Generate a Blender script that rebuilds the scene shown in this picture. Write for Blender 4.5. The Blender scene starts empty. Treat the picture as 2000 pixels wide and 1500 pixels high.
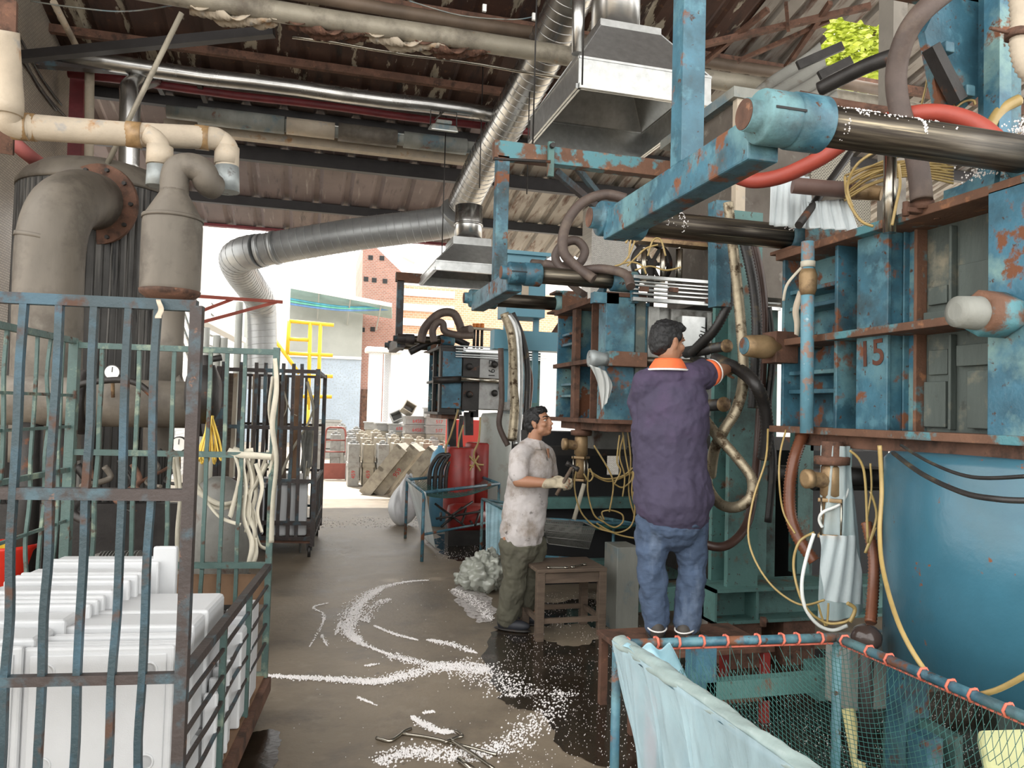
import bpy, bmesh, math, random
from mathutils import Vector, Matrix, Quaternion
V = Vector
R = math.radians
random.seed(7)
sc = bpy.context.scene
COL = sc.collection

# ---------------------------------------------------------------- camera
F_PX = 1480.0
YAW, PITCH, ROLL = R(15.1), math.atan(53/1480), 0.027
CAM = V((0, 0, 1.6))
FW = V((math.sin(YAW)*math.cos(PITCH), math.cos(YAW)*math.cos(PITCH), math.sin(PITCH)))
R0 = V((math.cos(YAW), -math.sin(YAW), 0))
U0 = R0.cross(FW)
RT = R0*math.cos(ROLL) + U0*math.sin(ROLL)
UP = U0*math.cos(ROLL) - R0*math.sin(ROLL)
cd = bpy.data.cameras.new('camera')
cam = bpy.data.objects.new('camera', cd)
COL.objects.link(cam)
cam.matrix_world = Matrix(((RT.x, UP.x, -FW.x, CAM.x), (RT.y, UP.y, -FW.y, CAM.y), (RT.z, UP.z, -FW.z, CAM.z), (0, 0, 0, 1)))
cd.sensor_fit = 'HORIZONTAL'; cd.sensor_width = 36.0
cd.lens = F_PX/2000*36
cd.clip_start = 0.05; cd.clip_end = 400
sc.camera = cam

# ---------------------------------------------------------------- light
w = bpy.data.worlds.new('world'); sc.world = w; w.use_nodes = True
wn = w.node_tree; wn.nodes.clear()
wo = wn.nodes.new('ShaderNodeOutputWorld'); wb = wn.nodes.new('ShaderNodeBackground')
wb.inputs[0].default_value = (1.0, 0.985, 0.955, 1); wb.inputs[1].default_value = 2.6
wn.links.new(wb.outputs[0], wo.inputs[0])
sd = bpy.data.lights.new('sun', 'SUN'); sd.energy = 6.5; sd.angle = R(1.0); sd.color = (1, .95, .86)
so = bpy.data.objects.new('sun', sd); COL.objects.link(so)
so.rotation_euler = V((-0.30, 0.80, 1.25)).to_track_quat('Z', 'Y').to_euler()   # shines from beyond the far eave, high
vs = sc.view_settings
sc.display_settings.display_device = 'sRGB'
vs.view_transform = 'Standard'; vs.look = 'None'; vs.gamma = 1.0; vs.use_curve_mapping = False
vs.exposure = 0.5
sc.cycles.max_bounces = 7; sc.cycles.diffuse_bounces = 4; sc.cycles.glossy_bounces = 3
sc.cycles.transparent_max_bounces = 10; sc.cycles.caustics_reflective = False; sc.cycles.caustics_refractive = False
sc.cycles.use_denoising = True

# ---------------------------------------------------------------- pixel -> world point on a known plane
def ray(px, py):
    return FW + RT*((px-1000)/F_PX) + UP*((750-py)/F_PX)
def pt(px, py, X=None, Y=None, Z=None, d=None):
    r = ray(px, py)
    if X is not None: t = (X-CAM.x)/r.x
    elif Y is not None: t = (Y-CAM.y)/r.y
    elif Z is not None: t = (Z-CAM.z)/r.z
    else: t = d
    return CAM + r*t
ROOF_S = 0.231
def roofz(y): return 5.1 + ROOF_S*(15-y)
def onroof(px, py, drop=0.0):
    r = ray(px, py)
    t = (5.1+ROOF_S*15-drop-CAM.z)/(r.z+ROOF_S*r.y)
    return CAM + r*t

# ---------------------------------------------------------------- materials
MATS = {}
def M(name, col, rough=.6, metal=0.0, var=.25, vscale=4.0, layers=(), bump=0.0, bscale=60.0, streak=(1, 1, 1), spec=.5, alpha=1.0, trans=0.0, sss=0.0):
    """layers: (colour, scale, lo, hi, roughness, metal, stretch)"""
    m = bpy.data.materials.new(name); m.use_nodes = True
    nt = m.node_tree; N = nt.nodes; L = nt.links
    b = N['Principled BSDF']
    tc = N.new('ShaderNodeTexCoord')
    def noise(scale, st=(1, 1, 1), det=6, rg=.6):
        mp = N.new('ShaderNodeMapping'); mp.inputs['Scale'].default_value = st
        L.new(tc.outputs['Object'], mp.inputs[0])
        n = N.new('ShaderNodeTexNoise'); n.inputs['Scale'].default_value = scale
        n.inputs['Detail'].default_value = det; n.inputs['Roughness'].default_value = rg
        L.new(mp.outputs[0], n.inputs['Vector']); return n.outputs[0]
    c = [max(0, x) for x in col]
    r1 = N.new('ShaderNodeValToRGB')
    r1.color_ramp.elements[0].position = .3; r1.color_ramp.elements[1].position = .7
    r1.color_ramp.elements[0].color = (*[x*(1-var) for x in c], 1)
    r1.color_ramp.elements[1].color = (*[min(1, x*(1+var*.7)) for x in c], 1)
    L.new(noise(vscale, streak), r1.inputs[0])
    cur = r1.outputs[0]; rg = None; mt = None
    for ly in layers:
        lc, ls, lo, hi = ly[:4]
        lr = ly[4] if len(ly) > 4 else rough; lm = ly[5] if len(ly) > 5 else metal
        st = ly[6] if len(ly) > 6 else (1, 1, 1)
        rp = N.new('ShaderNodeMapRange'); rp.inputs['From Min'].default_value = lo; rp.inputs['From Max'].default_value = hi
        L.new(noise(ls, st, 8, .62), rp.inputs[0])
        mx = N.new('ShaderNodeMix'); mx.data_type = 'RGBA'
        L.new(rp.outputs[0], mx.inputs[0]); L.new(cur, mx.inputs[6]); mx.inputs[7].default_value = (*lc, 1)
        cur = mx.outputs[2]
        for which, val, base in (('r', lr, rough), ('m', lm, metal)):
            prev = rg if which == 'r' else mt
            if val == base and prev is None: continue
            q = N.new('ShaderNodeMix'); q.data_type = 'FLOAT'
            L.new(rp.outputs[0], q.inputs[0])
            if prev is None: q.inputs[2].default_value = base
            else: L.new(prev, q.inputs[2])
            q.inputs[3].default_value = val
            if which == 'r': rg = q.outputs[0]
            else: mt = q.outputs[0]
    L.new(cur, b.inputs['Base Color'])
    b.inputs['Roughness'].default_value = rough; b.inputs['Metallic'].default_value = metal
    b.inputs['Specular IOR Level'].default_value = spec
    if rg: L.new(rg, b.inputs['Roughness'])
    if mt: L.new(mt, b.inputs['Metallic'])
    b.inputs['Alpha'].default_value = alpha
    b.inputs['Transmission Weight'].default_value = trans
    if sss: b.inputs['Subsurface Weight'].default_value = sss; b.inputs['Subsurface Radius'].default_value = (.02, .008, .005)
    if bump:
        bp = N.new('ShaderNodeBump'); bp.inputs['Strength'].default_value = bump; bp.inputs['Distance'].default_value = .01
        L.new(noise(bscale, streak), bp.inputs['Height']); L.new(bp.outputs[0], b.inputs['Normal'])
    MATS[name] = m
    return m
RUST = (.17, .065, .03); DRUST = (.07, .035, .022)
mBlue = M('worn_blue_paint', (.040, .122, .17), .42, 0, .5, 5, [((.075, .19, .24), 9, .52, .62, .5), ((.13, .26, .28), 1.7, .5, .64, .6), ((.035, .055, .06), 3.1, .53, .68, .7), (RUST, 6, .57, .63, .85), (DRUST, 26, .62, .67, .9)], .25)
mBlueB = M('bright_blue_paint', (.048, .155, .225), .4, 0, .45, 5, [((.03, .085, .12), 3, .5, .64, .6), ((.20, .33, .31), 1.9, .49, .6, .6), (RUST, 5, .57, .61, .85), (DRUST, 22, .62, .67, .9)], .25)
mTeal = M('teal_green_paint', (.085, .185, .17), .55, 0, .25, 4, [((.045, .06, .055), 2.2, .5, .66, .7), (RUST, 5, .58, .68, .85), (DRUST, 30, .62, .68, .9)], .25)
mRustBlue = M('mostly_rusted_blue_steel', (.15, .075, .045), .8, 0, .35, 5, [((.08, .22, .25), 4, .54, .6, .6), ((.3, .14, .07), 12, .6, .7, .9)], .4)
mRust = M('rusty_steel', (.14, .07, .045), .8, .1, .4, 5, [((.055, .03, .02), 9, .5, .65, .8), ((.24, .12, .07), 20, .62, .7, .9)], .35)
mDark = M('dark_greasy_steel', (.035, .032, .03), .5, .4, .4, 6, [(RUST, 8, .62, .72, .8)], .2)
mBlack = M('flat_void_black', (.012, .012, .013), .7, 0, .3)  # flat black that paints in unlit holes, slots and dark masses
mShaft = M('oily_polished_shaft', (.15, .13, .10), .36, .85, .6, 5, [((.035, .028, .022), 2.6, .42, .58, .42, .7, (.35, 12, 12)), ((.36, .30, .2), 3.5, .58, .66, .35, .9, (.3, 14, 14))], .05, 30, (.4, 12, 12))
mChrome = M('bright_steel', (.42, .39, .33), .25, 1, .2, 5)
mGalv = M('galvanised_sheet', (.50, .51, .50), .34, .85, .16, 14, [((.62, .63, .62), 5, .55, .75, .28)], .03, 80)
mDuct = M('spiral_duct_metal', (.46, .455, .44), .27, .95, .25, 3, [((.22, .21, .19), 2.5, .58, .8, .4)], .02)
mGreyPaint = M('flaking_grey_paint', (.23, .235, .21), .6, 0, .25, 5, [((.12, .17, .19), 3, .52, .62), (RUST, 6, .62, .72, .85)], .25, 60, (1, 1, .25))
mPlatenIn = M('grimy_panel_paint', (.085, .105, .095), .65, 0, .35, 3, [((.24, .22, .16), 5, .52, .68, .8), ((.03, .03, .025), 8, .6, .72, .7)], .3, 40, (1, 1, .3))
mAlu = M('dull_cast_aluminium', (.32, .32, .30), .45, .6, .3, 5, [((.12, .11, .095), 6, .5, .7, .6)], .2)
mBrass = M('dirty_brass', (.34, .23, .12), .5, .45, .3, 9, [(DRUST, 8, .52, .68, .8, .1)], .2)
mHoseB = M('brown_rubber_hose', (.085, .06, .05), .6, 0, .3, 6, [((.17, .13, .10), 5, .5, .75, .8)], .2)
mHoseK = M('black_rubber_hose', (.025, .023, .022), .45, 0, .4, 8, [((.12, .09, .05), 9, .56, .7, .6)], .15)
mHoseS = M('braided_steel_hose', (.40, .34, .24), .38, .7, .25, 20, [((.09, .06, .035), 14, .52, .62, .7)], .3, 260)
mHoseR = M('red_rubber_hose', (.34, .055, .035), .5, 0, .2, 5, [((.2, .06, .05), 5, .55, .8, .7)], .1)
mHoseO = M('rust_brown_ribbed_hose', (.16, .055, .025), .35, 0, .25, 8)
mYTube = M('yellowed_air_tube', (.38, .27, .10), .35, 0, .25, 8)
mWTube = M('white_air_tube', (.75, .77, .74), .3, 0, .08)
mInsul = M('cream_pipe_lagging', (.46, .39, .30), .7, 0, .16, 5, [((.36, .2, .09), 5, .6, .72, .8), ((.35, .33, .3), 9, .6, .7)], .25)
mCastPipe = M('grimy_cast_pipe', (.150, .130, .105), .6, .15, .3, 2.5, [((.055, .045, .036), 3, .48, .72, .7), ((.22, .20, .165), 3, .6, .75)], .15, 40, (1, 1, .4))
mTankD = M('streaked_dark_tank', (.075, .072, .068), .55, .3, .3, 4, [((.25, .24, .22), 5, .50, .66, .6, .3, (3.2, 3.2, .08)), ((.012, .012, .012), 9, .58, .64, .5, .3, (3, 3, .1))], .1)
mGreen = M('green_cage_paint', (.062, .110, .100), .5, 0, .25, 7, [((.22, .27, .2), 9, .56, .68, .7), (DRUST, 12, .58, .66, .85)], .3)
mNavy = M('navy_cage_paint', (.020, .042, .052), .42, 0, .3, 6, [((.035, .085, .12), 5, .5, .65, .5), (DRUST, 7, .55, .64, .8)], .3)
mCageRust = M('brown_cage_steel', (.045, .034, .031), .55, .1, .35, 6, [((.05, .09, .11), 5, .52, .62, .5), ((.2, .1, .06), 16, .64, .7)], .3)
mFoam = M('white_polystyrene', (.60, .61, .62), .55, 0, .05, 5, [((.50, .49, .46), 3, .6, .8)], .12, 320, sss=0)
mBead = M('white_foam_beads', (.84, .81, .80), .5, 0, .05)
mPink = M('salmon_nylon_rope', (.70, .17, .11), .6, 0, .2, 30, (), .4, 300)
mNet = M('dark_green_nylon_net', (.03, .13, .115), .5, 0, .3, 12)
def film(name, col, alpha, rough=.22):
    m = M(name, col, rough, 0, .25, 5, (), .4, 26, (1, 1, .35), .9, alpha)
    nt = m.node_tree; b = nt.nodes['Principled BSDF']            # film looks denser where it turns edge-on
    lw = nt.nodes.new('ShaderNodeLayerWeight'); lw.inputs[0].default_value = .35
    rp = nt.nodes.new('ShaderNodeMapRange'); rp.inputs['To Min'].default_value = alpha; rp.inputs['To Max'].default_value = min(1, alpha+.45)
    nt.links.new(lw.outputs[1], rp.inputs[0]); nt.links.new(rp.outputs[0], b.inputs['Alpha'])
    return m
mFilm = film('clear_plastic_film', (.62, .76, .78), .48)
mFilmB = film('bluish_plastic_film', (.45, .72, .82), .55)
mFilmW = film('milky_plastic_film', (.74, .82, .84), .86, .35)
mStrap = M('cream_cotton_strap', (.56, .52, .42), .85, 0, .2, 9, (), .2, 200)
mGreyCloth = M('grey_rag', (.26, .26, .24), .9, 0, .3, 9)
mSkin = M('tan_skin', (.36, .18, .105), .5, 0, .10, 9, [((.36, .16, .095), 6, .55, .8)], .06, 220, sss=.08)
mHair = M('black_hair', (.008, .008, .009), .45, 0, .4, 40, (), .6, 240, (1, 1, .2))
mPurple = M('dark_purple_jersey', (.050, .041, .076), .85, 0, .2, 4, [((.085, .052, .11), 1.6, .5, .72)], .5, 18)
mOrange = M('orange_rib_collar', (.80, .16, .05), .8, 0, .1, 20, (), .2, 300)
mWhiteTrim = M('white_rib_trim', (.75, .73, .70), .8, 0, .08)
mJeans = M('blue_denim', (.055, .085, .145), .85, 0, .3, 7, [((.13, .17, .24), 4, .52, .75, .85, 0, (2, 2, .6))], .5, 24, (1, 1, 2.2))
mJeansG = M('greyed_denim_yoke', (.13, .15, .15), .85, 0, .2, 9, (), .3, 30)
mShirtW = M('stained_white_polo', (.52, .485, .475), .85, 0, .1, 4, [((.27, .225, .19), 4.5, .48, .64), ((.10, .085, .075), 13, .60, .70)], .3, 20)
mOlive = M('olive_work_trousers', (.10, .095, .068), .85, 0, .22, 5, [((.15, .14, .11), 6, .55, .75)], .4, 22)
mShoe = M('black_canvas_shoe', (.018, .02, .027), .6, 0, .3, 9)
mShoeG = M('brown_grey_shoe', (.06, .052, .045), .7, 0, .3, 9)
mGlove = M('cream_cotton_glove', (.46, .40, .29), .9, 0, .2, 14, [((.2, .16, .11), 12, .55, .7)], .4, 160)
mWood = M('old_dark_wood', (.12, .085, .06), .75, 0, .35, 4, (), .3, 40, (1, 8, 8))
mPlywood = M('brown_fibreboard', (.22, .13, .075), .75, 0, .25, 6)
mYellow = M('yellow_safety_paint', (.85, .55, .03), .5, 0, .1)
mWhiteP = M('white_plastic', (.82, .82, .8), .35, 0, .04)
mRedP = M('red_plastic', (.62, .03, .015), .35, 0, .08)
mRedD = M('dark_red_enamel', (.28, .025, .02), .4, 0, .25, 6, [(DRUST, 6, .6, .7)])
mGasBlue = M('sky_blue_enamel', (.16, .42, .62), .4, 0, .15)
mMouldBox = M('beige_cast_mould', (.42, .38, .31), .6, .2, .22, 7, [((.26, .23, .19), 6, .52, .7)], .2)
mMouldGrey = M('grey_cast_mould', (.36, .36, .35), .55, .3, .2, 7, [((.22, .2, .18), 6, .52, .7)], .2)
mRedInk = M('red_marker_paint', (.62, .06, .06), .7, 0, .15)
mInk = M('black_marker', (.02, .02, .02), .7, 0, .1)
mRustInk = M('rust_scratched_numeral', (.10, .035, .02), .8, 0, .3, 20)
mGlass = M('frosted_lamp_glass', (.85, .87, .85), .3, 0, .05)
mMotor = M('grey_motor_enamel', (.17, .17, .155), .6, .1, .3, 6, [(DRUST, 6, .55, .7)], .2)
mYBag = M('yellow_foam_lid', (.80, .80, .42), .6, 0, .12, 5)

# ---------------------------------------------------------------- mesh builder (world coordinates)
def cr(path, n=6, closed=False):
    P = [V(p) for p in path]
    if len(P) < 3: return P
    out = []
    L = len(P)
    rng = range(L) if closed else range(L-1)
    for i in rng:
        if closed: a, b, c, d = P[(i-1) % L], P[i], P[(i+1) % L], P[(i+2) % L]
        else: a, b, c, d = P[max(i-1, 0)], P[i], P[i+1], P[min(i+2, L-1)]
        for k in range(n):
            t = k/n
            out.append(.5*((2*b)+(c-a)*t+(2*a-5*b+4*c-d)*t*t+(3*b-a-3*c+d)*t**3))
    if not closed: out.append(P[-1])
    return out
class MB:
    def __init__(s): s.v = []; s.f = []; s.sm = []; s.mi = []; s.cur = 0
    def face(s, idx, smooth=False): s.f.append(idx); s.sm.append(smooth); s.mi.append(s.cur)
    def box(s, c, size, rot=None, taper=1.0):
        c = V(c); x, y, z = [q/2 for q in size]; n = len(s.v)
        for dz in (-1, 1):
            t = taper if dz > 0 else 1
            for dx, dy in ((-1, -1), (1, -1), (1, 1), (-1, 1)):
                p = V((dx*x*t, dy*y*t, dz*z))
                s.v.append(c+(rot @ p if rot else p))
        for f in ((3, 2, 1, 0), (4, 5, 6, 7), (0, 1, 5, 4), (1, 2, 6, 5), (2, 3, 7, 6), (3, 0, 4, 7)): s.face([n+i for i in f])
        return s
    def bb(s, x0, x1, y0, y1, z0, z1): return s.box(((x0+x1)/2, (y0+y1)/2, (z0+z1)/2), (abs(x1-x0), abs(y1-y0), abs(z1-z0)))
    def beam(s, a, b, w, h, up=(0, 0, 1)):
        a = V(a); b = V(b); d = (b-a); L = d.length; d.normalize(); u = V(up)
        if abs(d.dot(u)) > .98: u = V((0, 1, 0))
        sx = d.cross(u).normalized(); uz = sx.cross(d)
        m = Matrix((sx, d, uz)).transposed()
        return s.box((a+b)/2, (w, L, h), m)
    def ring(s, c, u, v, r, seg, sq=1.0):
        n = len(s.v)
        for i in range(seg):
            a = 2*math.pi*i/seg
            s.v.append(c+u*(math.cos(a)*r)+v*(math.sin(a)*r*sq))
        return n
    def tube(s, path, r, seg=8, caps=True, rf=None, sq=1.0, upv=None):
        P = [V(p) for p in path]
        if len(P) < 2: return s
        t0 = (P[1]-P[0]).normalized()
        ref = V(upv) if upv else (V((0, 0, 1)) if abs(t0.z) < .9 else V((1, 0, 0)))
        u = (ref-t0*ref.dot(t0)).normalized(); first = prev = None; pt_ = t0
        for i, p in enumerate(P):
            if i == 0: t = t0
            elif i == len(P)-1: t = (P[i]-P[i-1])
            else: t = (P[i+1]-P[i-1])
            if t.length < 1e-9: t = pt_
            t = t.normalized(); q = pt_.rotation_difference(t); u = q @ u; u = (u-t*u.dot(t)).normalized(); pt_ = t
            vv = t.cross(u)
            rr = rf(i/(len(P)-1)) if rf else (r[i] if isinstance(r, (list, tuple)) else r)
            k = s.ring(p, u, vv, rr, seg, sq)
            if prev is not None:
                for j in range(seg): s.face([prev+j, prev+(j+1) % seg, k+(j+1) % seg, k+j], True)
            else: first = k
            prev = k
        if caps:
            s.face([first+j for j in range(seg)][::-1]); s.face([prev+j for j in range(seg)])
        return s
    def cyl(s, a, b, r, r2=None, seg=20, caps=True):
        return s.tube([a, b], [r, r if r2 is None else r2], seg, caps)
    def lathe(s, base, axis, prof, seg=24, caps=True):
        """prof: list of (distance along axis, radius)"""
        a = V(axis).normalized(); base = V(base)
        ref = V((0, 0, 1)) if abs(a.z) < .9 else V((1, 0, 0))
        u = (ref-a*ref.dot(a)).normalized(); vv = a.cross(u); prev = None; first = None
        for d, r in prof:
            k = s.ring(base+a*d, u, vv, max(r, 1e-4), seg)
            if prev is not None:
                for j in range(seg): s.face([prev+j, prev+(j+1) % seg, k+(j+1) % seg, k+j], True)
            else: first = k
            prev = k
        if caps: s.face([first+j for j in range(seg)][::-1]); s.face([prev+j for j in range(seg)])
        return s
    def ribbed(s, path, r, pitch=.012, amp=.06, seg=10):
        P = cr(path, 8); out = [P[0]]; acc = 0; ds = pitch/2
        for i in range(1, len(P)):
            a = P[i-1]; b = P[i]; L = (b-a).length
            if L < 1e-9: continue
            while acc+L >= ds:
                t = (ds-acc)/L; a = a+(b-a)*t; out.append(a); L = (b-a).length; acc = 0
                if L < 1e-9: break
            acc += L
        rr = [r*(1+(amp if i % 2 else -amp)) for i in range(len(out))]
        return s.tube(out, rr, seg)
    def hose(s, path, r, seg=10, n=7): return s.tube(cr(path, n), r, seg)
    def prism(s, poly, ext):
        """poly: list of world points (planar), ext: extrusion vector"""
        n = len(s.v); k = len(poly); e = V(ext)
        for p in poly: s.v.append(V(p))
        for p in poly: s.v.append(V(p)+e)
        s.face(list(range(n, n+k))[::-1]); s.face(list(range(n+k, n+2*k)))
        for i in range(k): s.face([n+i, n+(i+1) % k, n+k+(i+1) % k, n+k+i])
        return s
    def grid(s, fn, nu, nv, smooth=True, closed=False):
        n = len(s.v)
        for i in range(nu+1):
            for j in range(nv+1): s.v.append(V(fn(i/nu, j/nv)))
        for i in range(nu):
            for j in range(nv):
                a = n+i*(nv+1)+j; s.face([a, a+1, a+nv+2, a+nv+1], smooth)
        return s
    def sph(s, c, r, seg=12, rings=8, rot=None):
        c = V(c); rr = (r, r, r) if not isinstance(r, (tuple, list)) else r; n = len(s.v)
        def P(p): return c+(rot @ p if rot else p)
        s.v.append(P(V((0, 0, rr[2]))))
        for i in range(1, rings):
            th = math.pi*i/rings
            for j in range(seg):
                ph = 2*math.pi*j/seg
                s.v.append(P(V((rr[0]*math.sin(th)*math.cos(ph), rr[1]*math.sin(th)*math.sin(ph), rr[2]*math.cos(th)))))
        s.v.append(P(V((0, 0, -rr[2])))); last = len(s.v)-1
        for j in range(seg): s.face([n, n+1+j, n+1+(j+1) % seg], True)
        for i in range(rings-2):
            for j in range(seg):
                a = n+1+i*seg; s.face([a+j, a+seg+j, a+seg+(j+1) % seg, a+(j+1) % seg], True)
        a = n+1+(rings-2)*seg
        for j in range(seg): s.face([a+j, last, a+(j+1) % seg], True)
        return s
    def build(s, name, mat, parent=None, bev=0, solid=0, remesh=0, smooth_it=0, sub=0):
        me = bpy.data.meshes.new(name)
        off = V((0, 0, 0)); p = parent
        while p is not None: off += p.location; p = p.parent
        me.from_pydata([tuple(v-off) for v in s.v], [], s.f)
        me.polygons.foreach_set('use_smooth', s.sm)
        mats = mat if isinstance(mat, (list, tuple)) else [mat]
        for m in mats: me.materials.append(m)
        if len(mats) > 1: me.polygons.foreach_set('material_index', s.mi)
        me.update()
        o = bpy.data.objects.new(name, me); COL.objects.link(o)
        if parent: o.parent = parent
        if solid:
            q = o.modifiers.new('solid', 'SOLIDIFY'); q.thickness = solid; q.offset = 0
        if bev:
            q = o.modifiers.new('bevel', 'BEVEL'); q.width = bev; q.segments = 2; q.limit_method = 'ANGLE'; q.angle_limit = R(40)
        if remesh:
            q = o.modifiers.new('fuse', 'REMESH'); q.mode = 'VOXEL'; q.voxel_size = remesh; q.use_smooth_shade = True
            if smooth_it:
                q = o.modifiers.new('relax', 'SMOOTH'); q.factor = .5; q.iterations = smooth_it
        if sub:
            q = o.modifiers.new('sub', 'SUBSURF'); q.levels = q.render_levels = sub
        return o
def tag(o, label=None, cat=None, group=None, kind=None):
    if label: o['label'] = label
    if cat: o['category'] = cat
    if group: o['group'] = group
    if kind: o['kind'] = kind
    return o
def thing(name, label, cat, loc=(0, 0, 0), group=None):
    o = bpy.data.objects.new(name, None); COL.objects.link(o); o.location = loc; o.empty_display_size = .1
    return tag(o, label, cat, group)
def struct(o): o['kind'] = 'structure'; return o
def recenter(o):
    """moves a one-mesh thing's origin to the bottom centre of its mesh"""
    vs_ = o.data.vertices; n = len(vs_)
    if not n: return o
    c = V((0, 0, 0)); zmin = min(v.co.z for v in vs_)
    for v in vs_: c += v.co
    c /= n; c.z = zmin
    o.data.transform(Matrix.Translation(-c)); o.location = c
    return o
def solo(mb, name, mat, label, cat, group=None, kind=None, **k):
    o = recenter(mb.build(name, mat, None, **k)); return tag(o, label, cat, group, kind)
def copy_tree(o, parent=None):
    c = o.copy(); COL.objects.link(c)
    if parent: c.parent = parent
    for ch in [q for q in bpy.data.objects if q.parent == o]: copy_tree(ch, c)
    return c
def text(s, size, loc, xdir, ydir, mat, parent, name='lettering', ext=.0015, bold=0.0):
    cu = bpy.data.curves.new(name, 'FONT'); cu.body = s; cu.size = size; cu.extrude = ext; cu.offset = bold
    cu.align_x = 'CENTER'; cu.align_y = 'CENTER'
    t = bpy.data.objects.new(name, cu); COL.objects.link(t)
    bpy.context.view_layer.update()
    me = bpy.data.meshes.new_from_object(t.evaluated_get(bpy.context.evaluated_depsgraph_get()))
    bpy.data.objects.remove(t)
    x = V(xdir).normalized(); y = V(ydir).normalized(); z = x.cross(y)
    m = Matrix((x, y, z)).transposed().to_4x4(); m.translation = V(loc)
    me.transform(m)
    off = V((0, 0, 0)); p = parent
    while p is not None: off += p.location; p = p.parent
    me.transform(Matrix.Translation(-off))
    me.materials.clear(); me.materials.append(mat)
    o = bpy.data.objects.new(name, me); COL.objects.link(o); o.parent = parent
    return o
def rot(ax, deg): return Matrix.Rotation(R(deg), 3, ax)
# ================================================================ SETTING
# floor: brown-grey worn concrete, wet patches
def floor_mat():
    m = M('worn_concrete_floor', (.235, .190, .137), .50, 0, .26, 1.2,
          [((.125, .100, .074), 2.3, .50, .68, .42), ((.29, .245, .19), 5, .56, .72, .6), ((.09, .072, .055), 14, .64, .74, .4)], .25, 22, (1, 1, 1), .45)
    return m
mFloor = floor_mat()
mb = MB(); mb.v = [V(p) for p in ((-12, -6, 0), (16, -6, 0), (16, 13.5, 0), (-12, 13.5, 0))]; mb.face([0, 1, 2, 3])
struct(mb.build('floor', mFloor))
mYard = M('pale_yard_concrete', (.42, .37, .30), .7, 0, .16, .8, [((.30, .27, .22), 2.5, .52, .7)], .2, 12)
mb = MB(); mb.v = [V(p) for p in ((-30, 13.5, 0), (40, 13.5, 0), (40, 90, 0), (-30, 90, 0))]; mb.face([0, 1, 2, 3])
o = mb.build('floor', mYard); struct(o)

# tiled left wall (mosaic of small cream tiles, grimy)
def tile_mat(name, c1, c2, mortar, sx, axis='yz', rough=.35, wt=.62, dirt=.5):
    m = bpy.data.materials.new(name); m.use_nodes = True
    nt = m.node_tree; N = nt.nodes; L = nt.links; b = N['Principled BSDF']
    tc = N.new('ShaderNodeTexCoord'); sp = N.new('ShaderNodeSeparateXYZ'); cb = N.new('ShaderNodeCombineXYZ')
    L.new(tc.outputs['Object'], sp.inputs[0])
    L.new(sp.outputs['Y' if axis == 'yz' else 'X'], cb.inputs[0]); L.new(sp.outputs['Z'], cb.inputs[1])
    br = N.new('ShaderNodeTexBrick'); br.inputs['Scale'].default_value = sx
    br.inputs['Color1'].default_value = (*c1, 1); br.inputs['Color2'].default_value = (*c2, 1); br.inputs['Mortar'].default_value = (*mortar, 1)
    br.inputs['Mortar Size'].default_value = .03; br.inputs['Brick Width'].default_value = wt
    L.new(cb.outputs[0], br.inputs['Vector'])
    n = N.new('ShaderNodeTexNoise'); n.inputs['Scale'].default_value = 1.4; n.inputs['Detail'].default_value = 7
    L.new(tc.outputs['Object'], n.inputs['Vector'])
    rp = N.new('ShaderNodeMapRange'); rp.inputs['From Min'].default_value = .42; rp.inputs['From Max'].default_value = .7; rp.inputs['To Max'].default_value = dirt
    L.new(n.outputs[0], rp.inputs[0])
    mx = N.new('ShaderNodeMix'); mx.data_type = 'RGBA'; L.new(rp.outputs[0], mx.inputs[0]); L.new(br.outputs[0], mx.inputs[6]); mx.inputs[7].default_value = (*[x*.4 for x in c1], 1)
    L.new(mx.outputs[2], b.inputs['Base Color']); b.inputs['Roughness'].default_value = rough
    bp = N.new('ShaderNodeBump'); bp.inputs['Strength'].default_value = .3; bp.inputs['Distance'].default_value = .01
    L.new(br.outputs[1], bp.inputs['Height']); bp.invert = True; L.new(bp.outputs[0], b.inputs['Normal'])
    return m
mTileL = tile_mat('cream_mosaic_tile', (.42, .37, .30), (.33, .29, .24), (.12, .10, .08), 9)
struct(MB().bb(-3.45, -3.2, 6.5, 11.7, 0, 6.6).build('wall_left', mTileL))
# roof of ribbed sheets, sloping down away from the camera
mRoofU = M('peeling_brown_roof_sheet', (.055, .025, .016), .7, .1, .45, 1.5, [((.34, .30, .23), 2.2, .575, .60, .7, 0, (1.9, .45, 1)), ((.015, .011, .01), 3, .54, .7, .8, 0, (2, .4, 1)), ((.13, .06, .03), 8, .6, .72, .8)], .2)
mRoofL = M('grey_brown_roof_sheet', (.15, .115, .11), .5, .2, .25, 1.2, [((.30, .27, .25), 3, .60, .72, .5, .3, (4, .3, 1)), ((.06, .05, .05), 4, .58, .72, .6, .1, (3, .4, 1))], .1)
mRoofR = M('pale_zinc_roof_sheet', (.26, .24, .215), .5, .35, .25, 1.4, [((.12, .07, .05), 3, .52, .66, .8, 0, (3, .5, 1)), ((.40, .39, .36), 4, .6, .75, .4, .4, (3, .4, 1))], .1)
HOLE = [(5.9, 8.9), (8.2, 10.6)]
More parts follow.
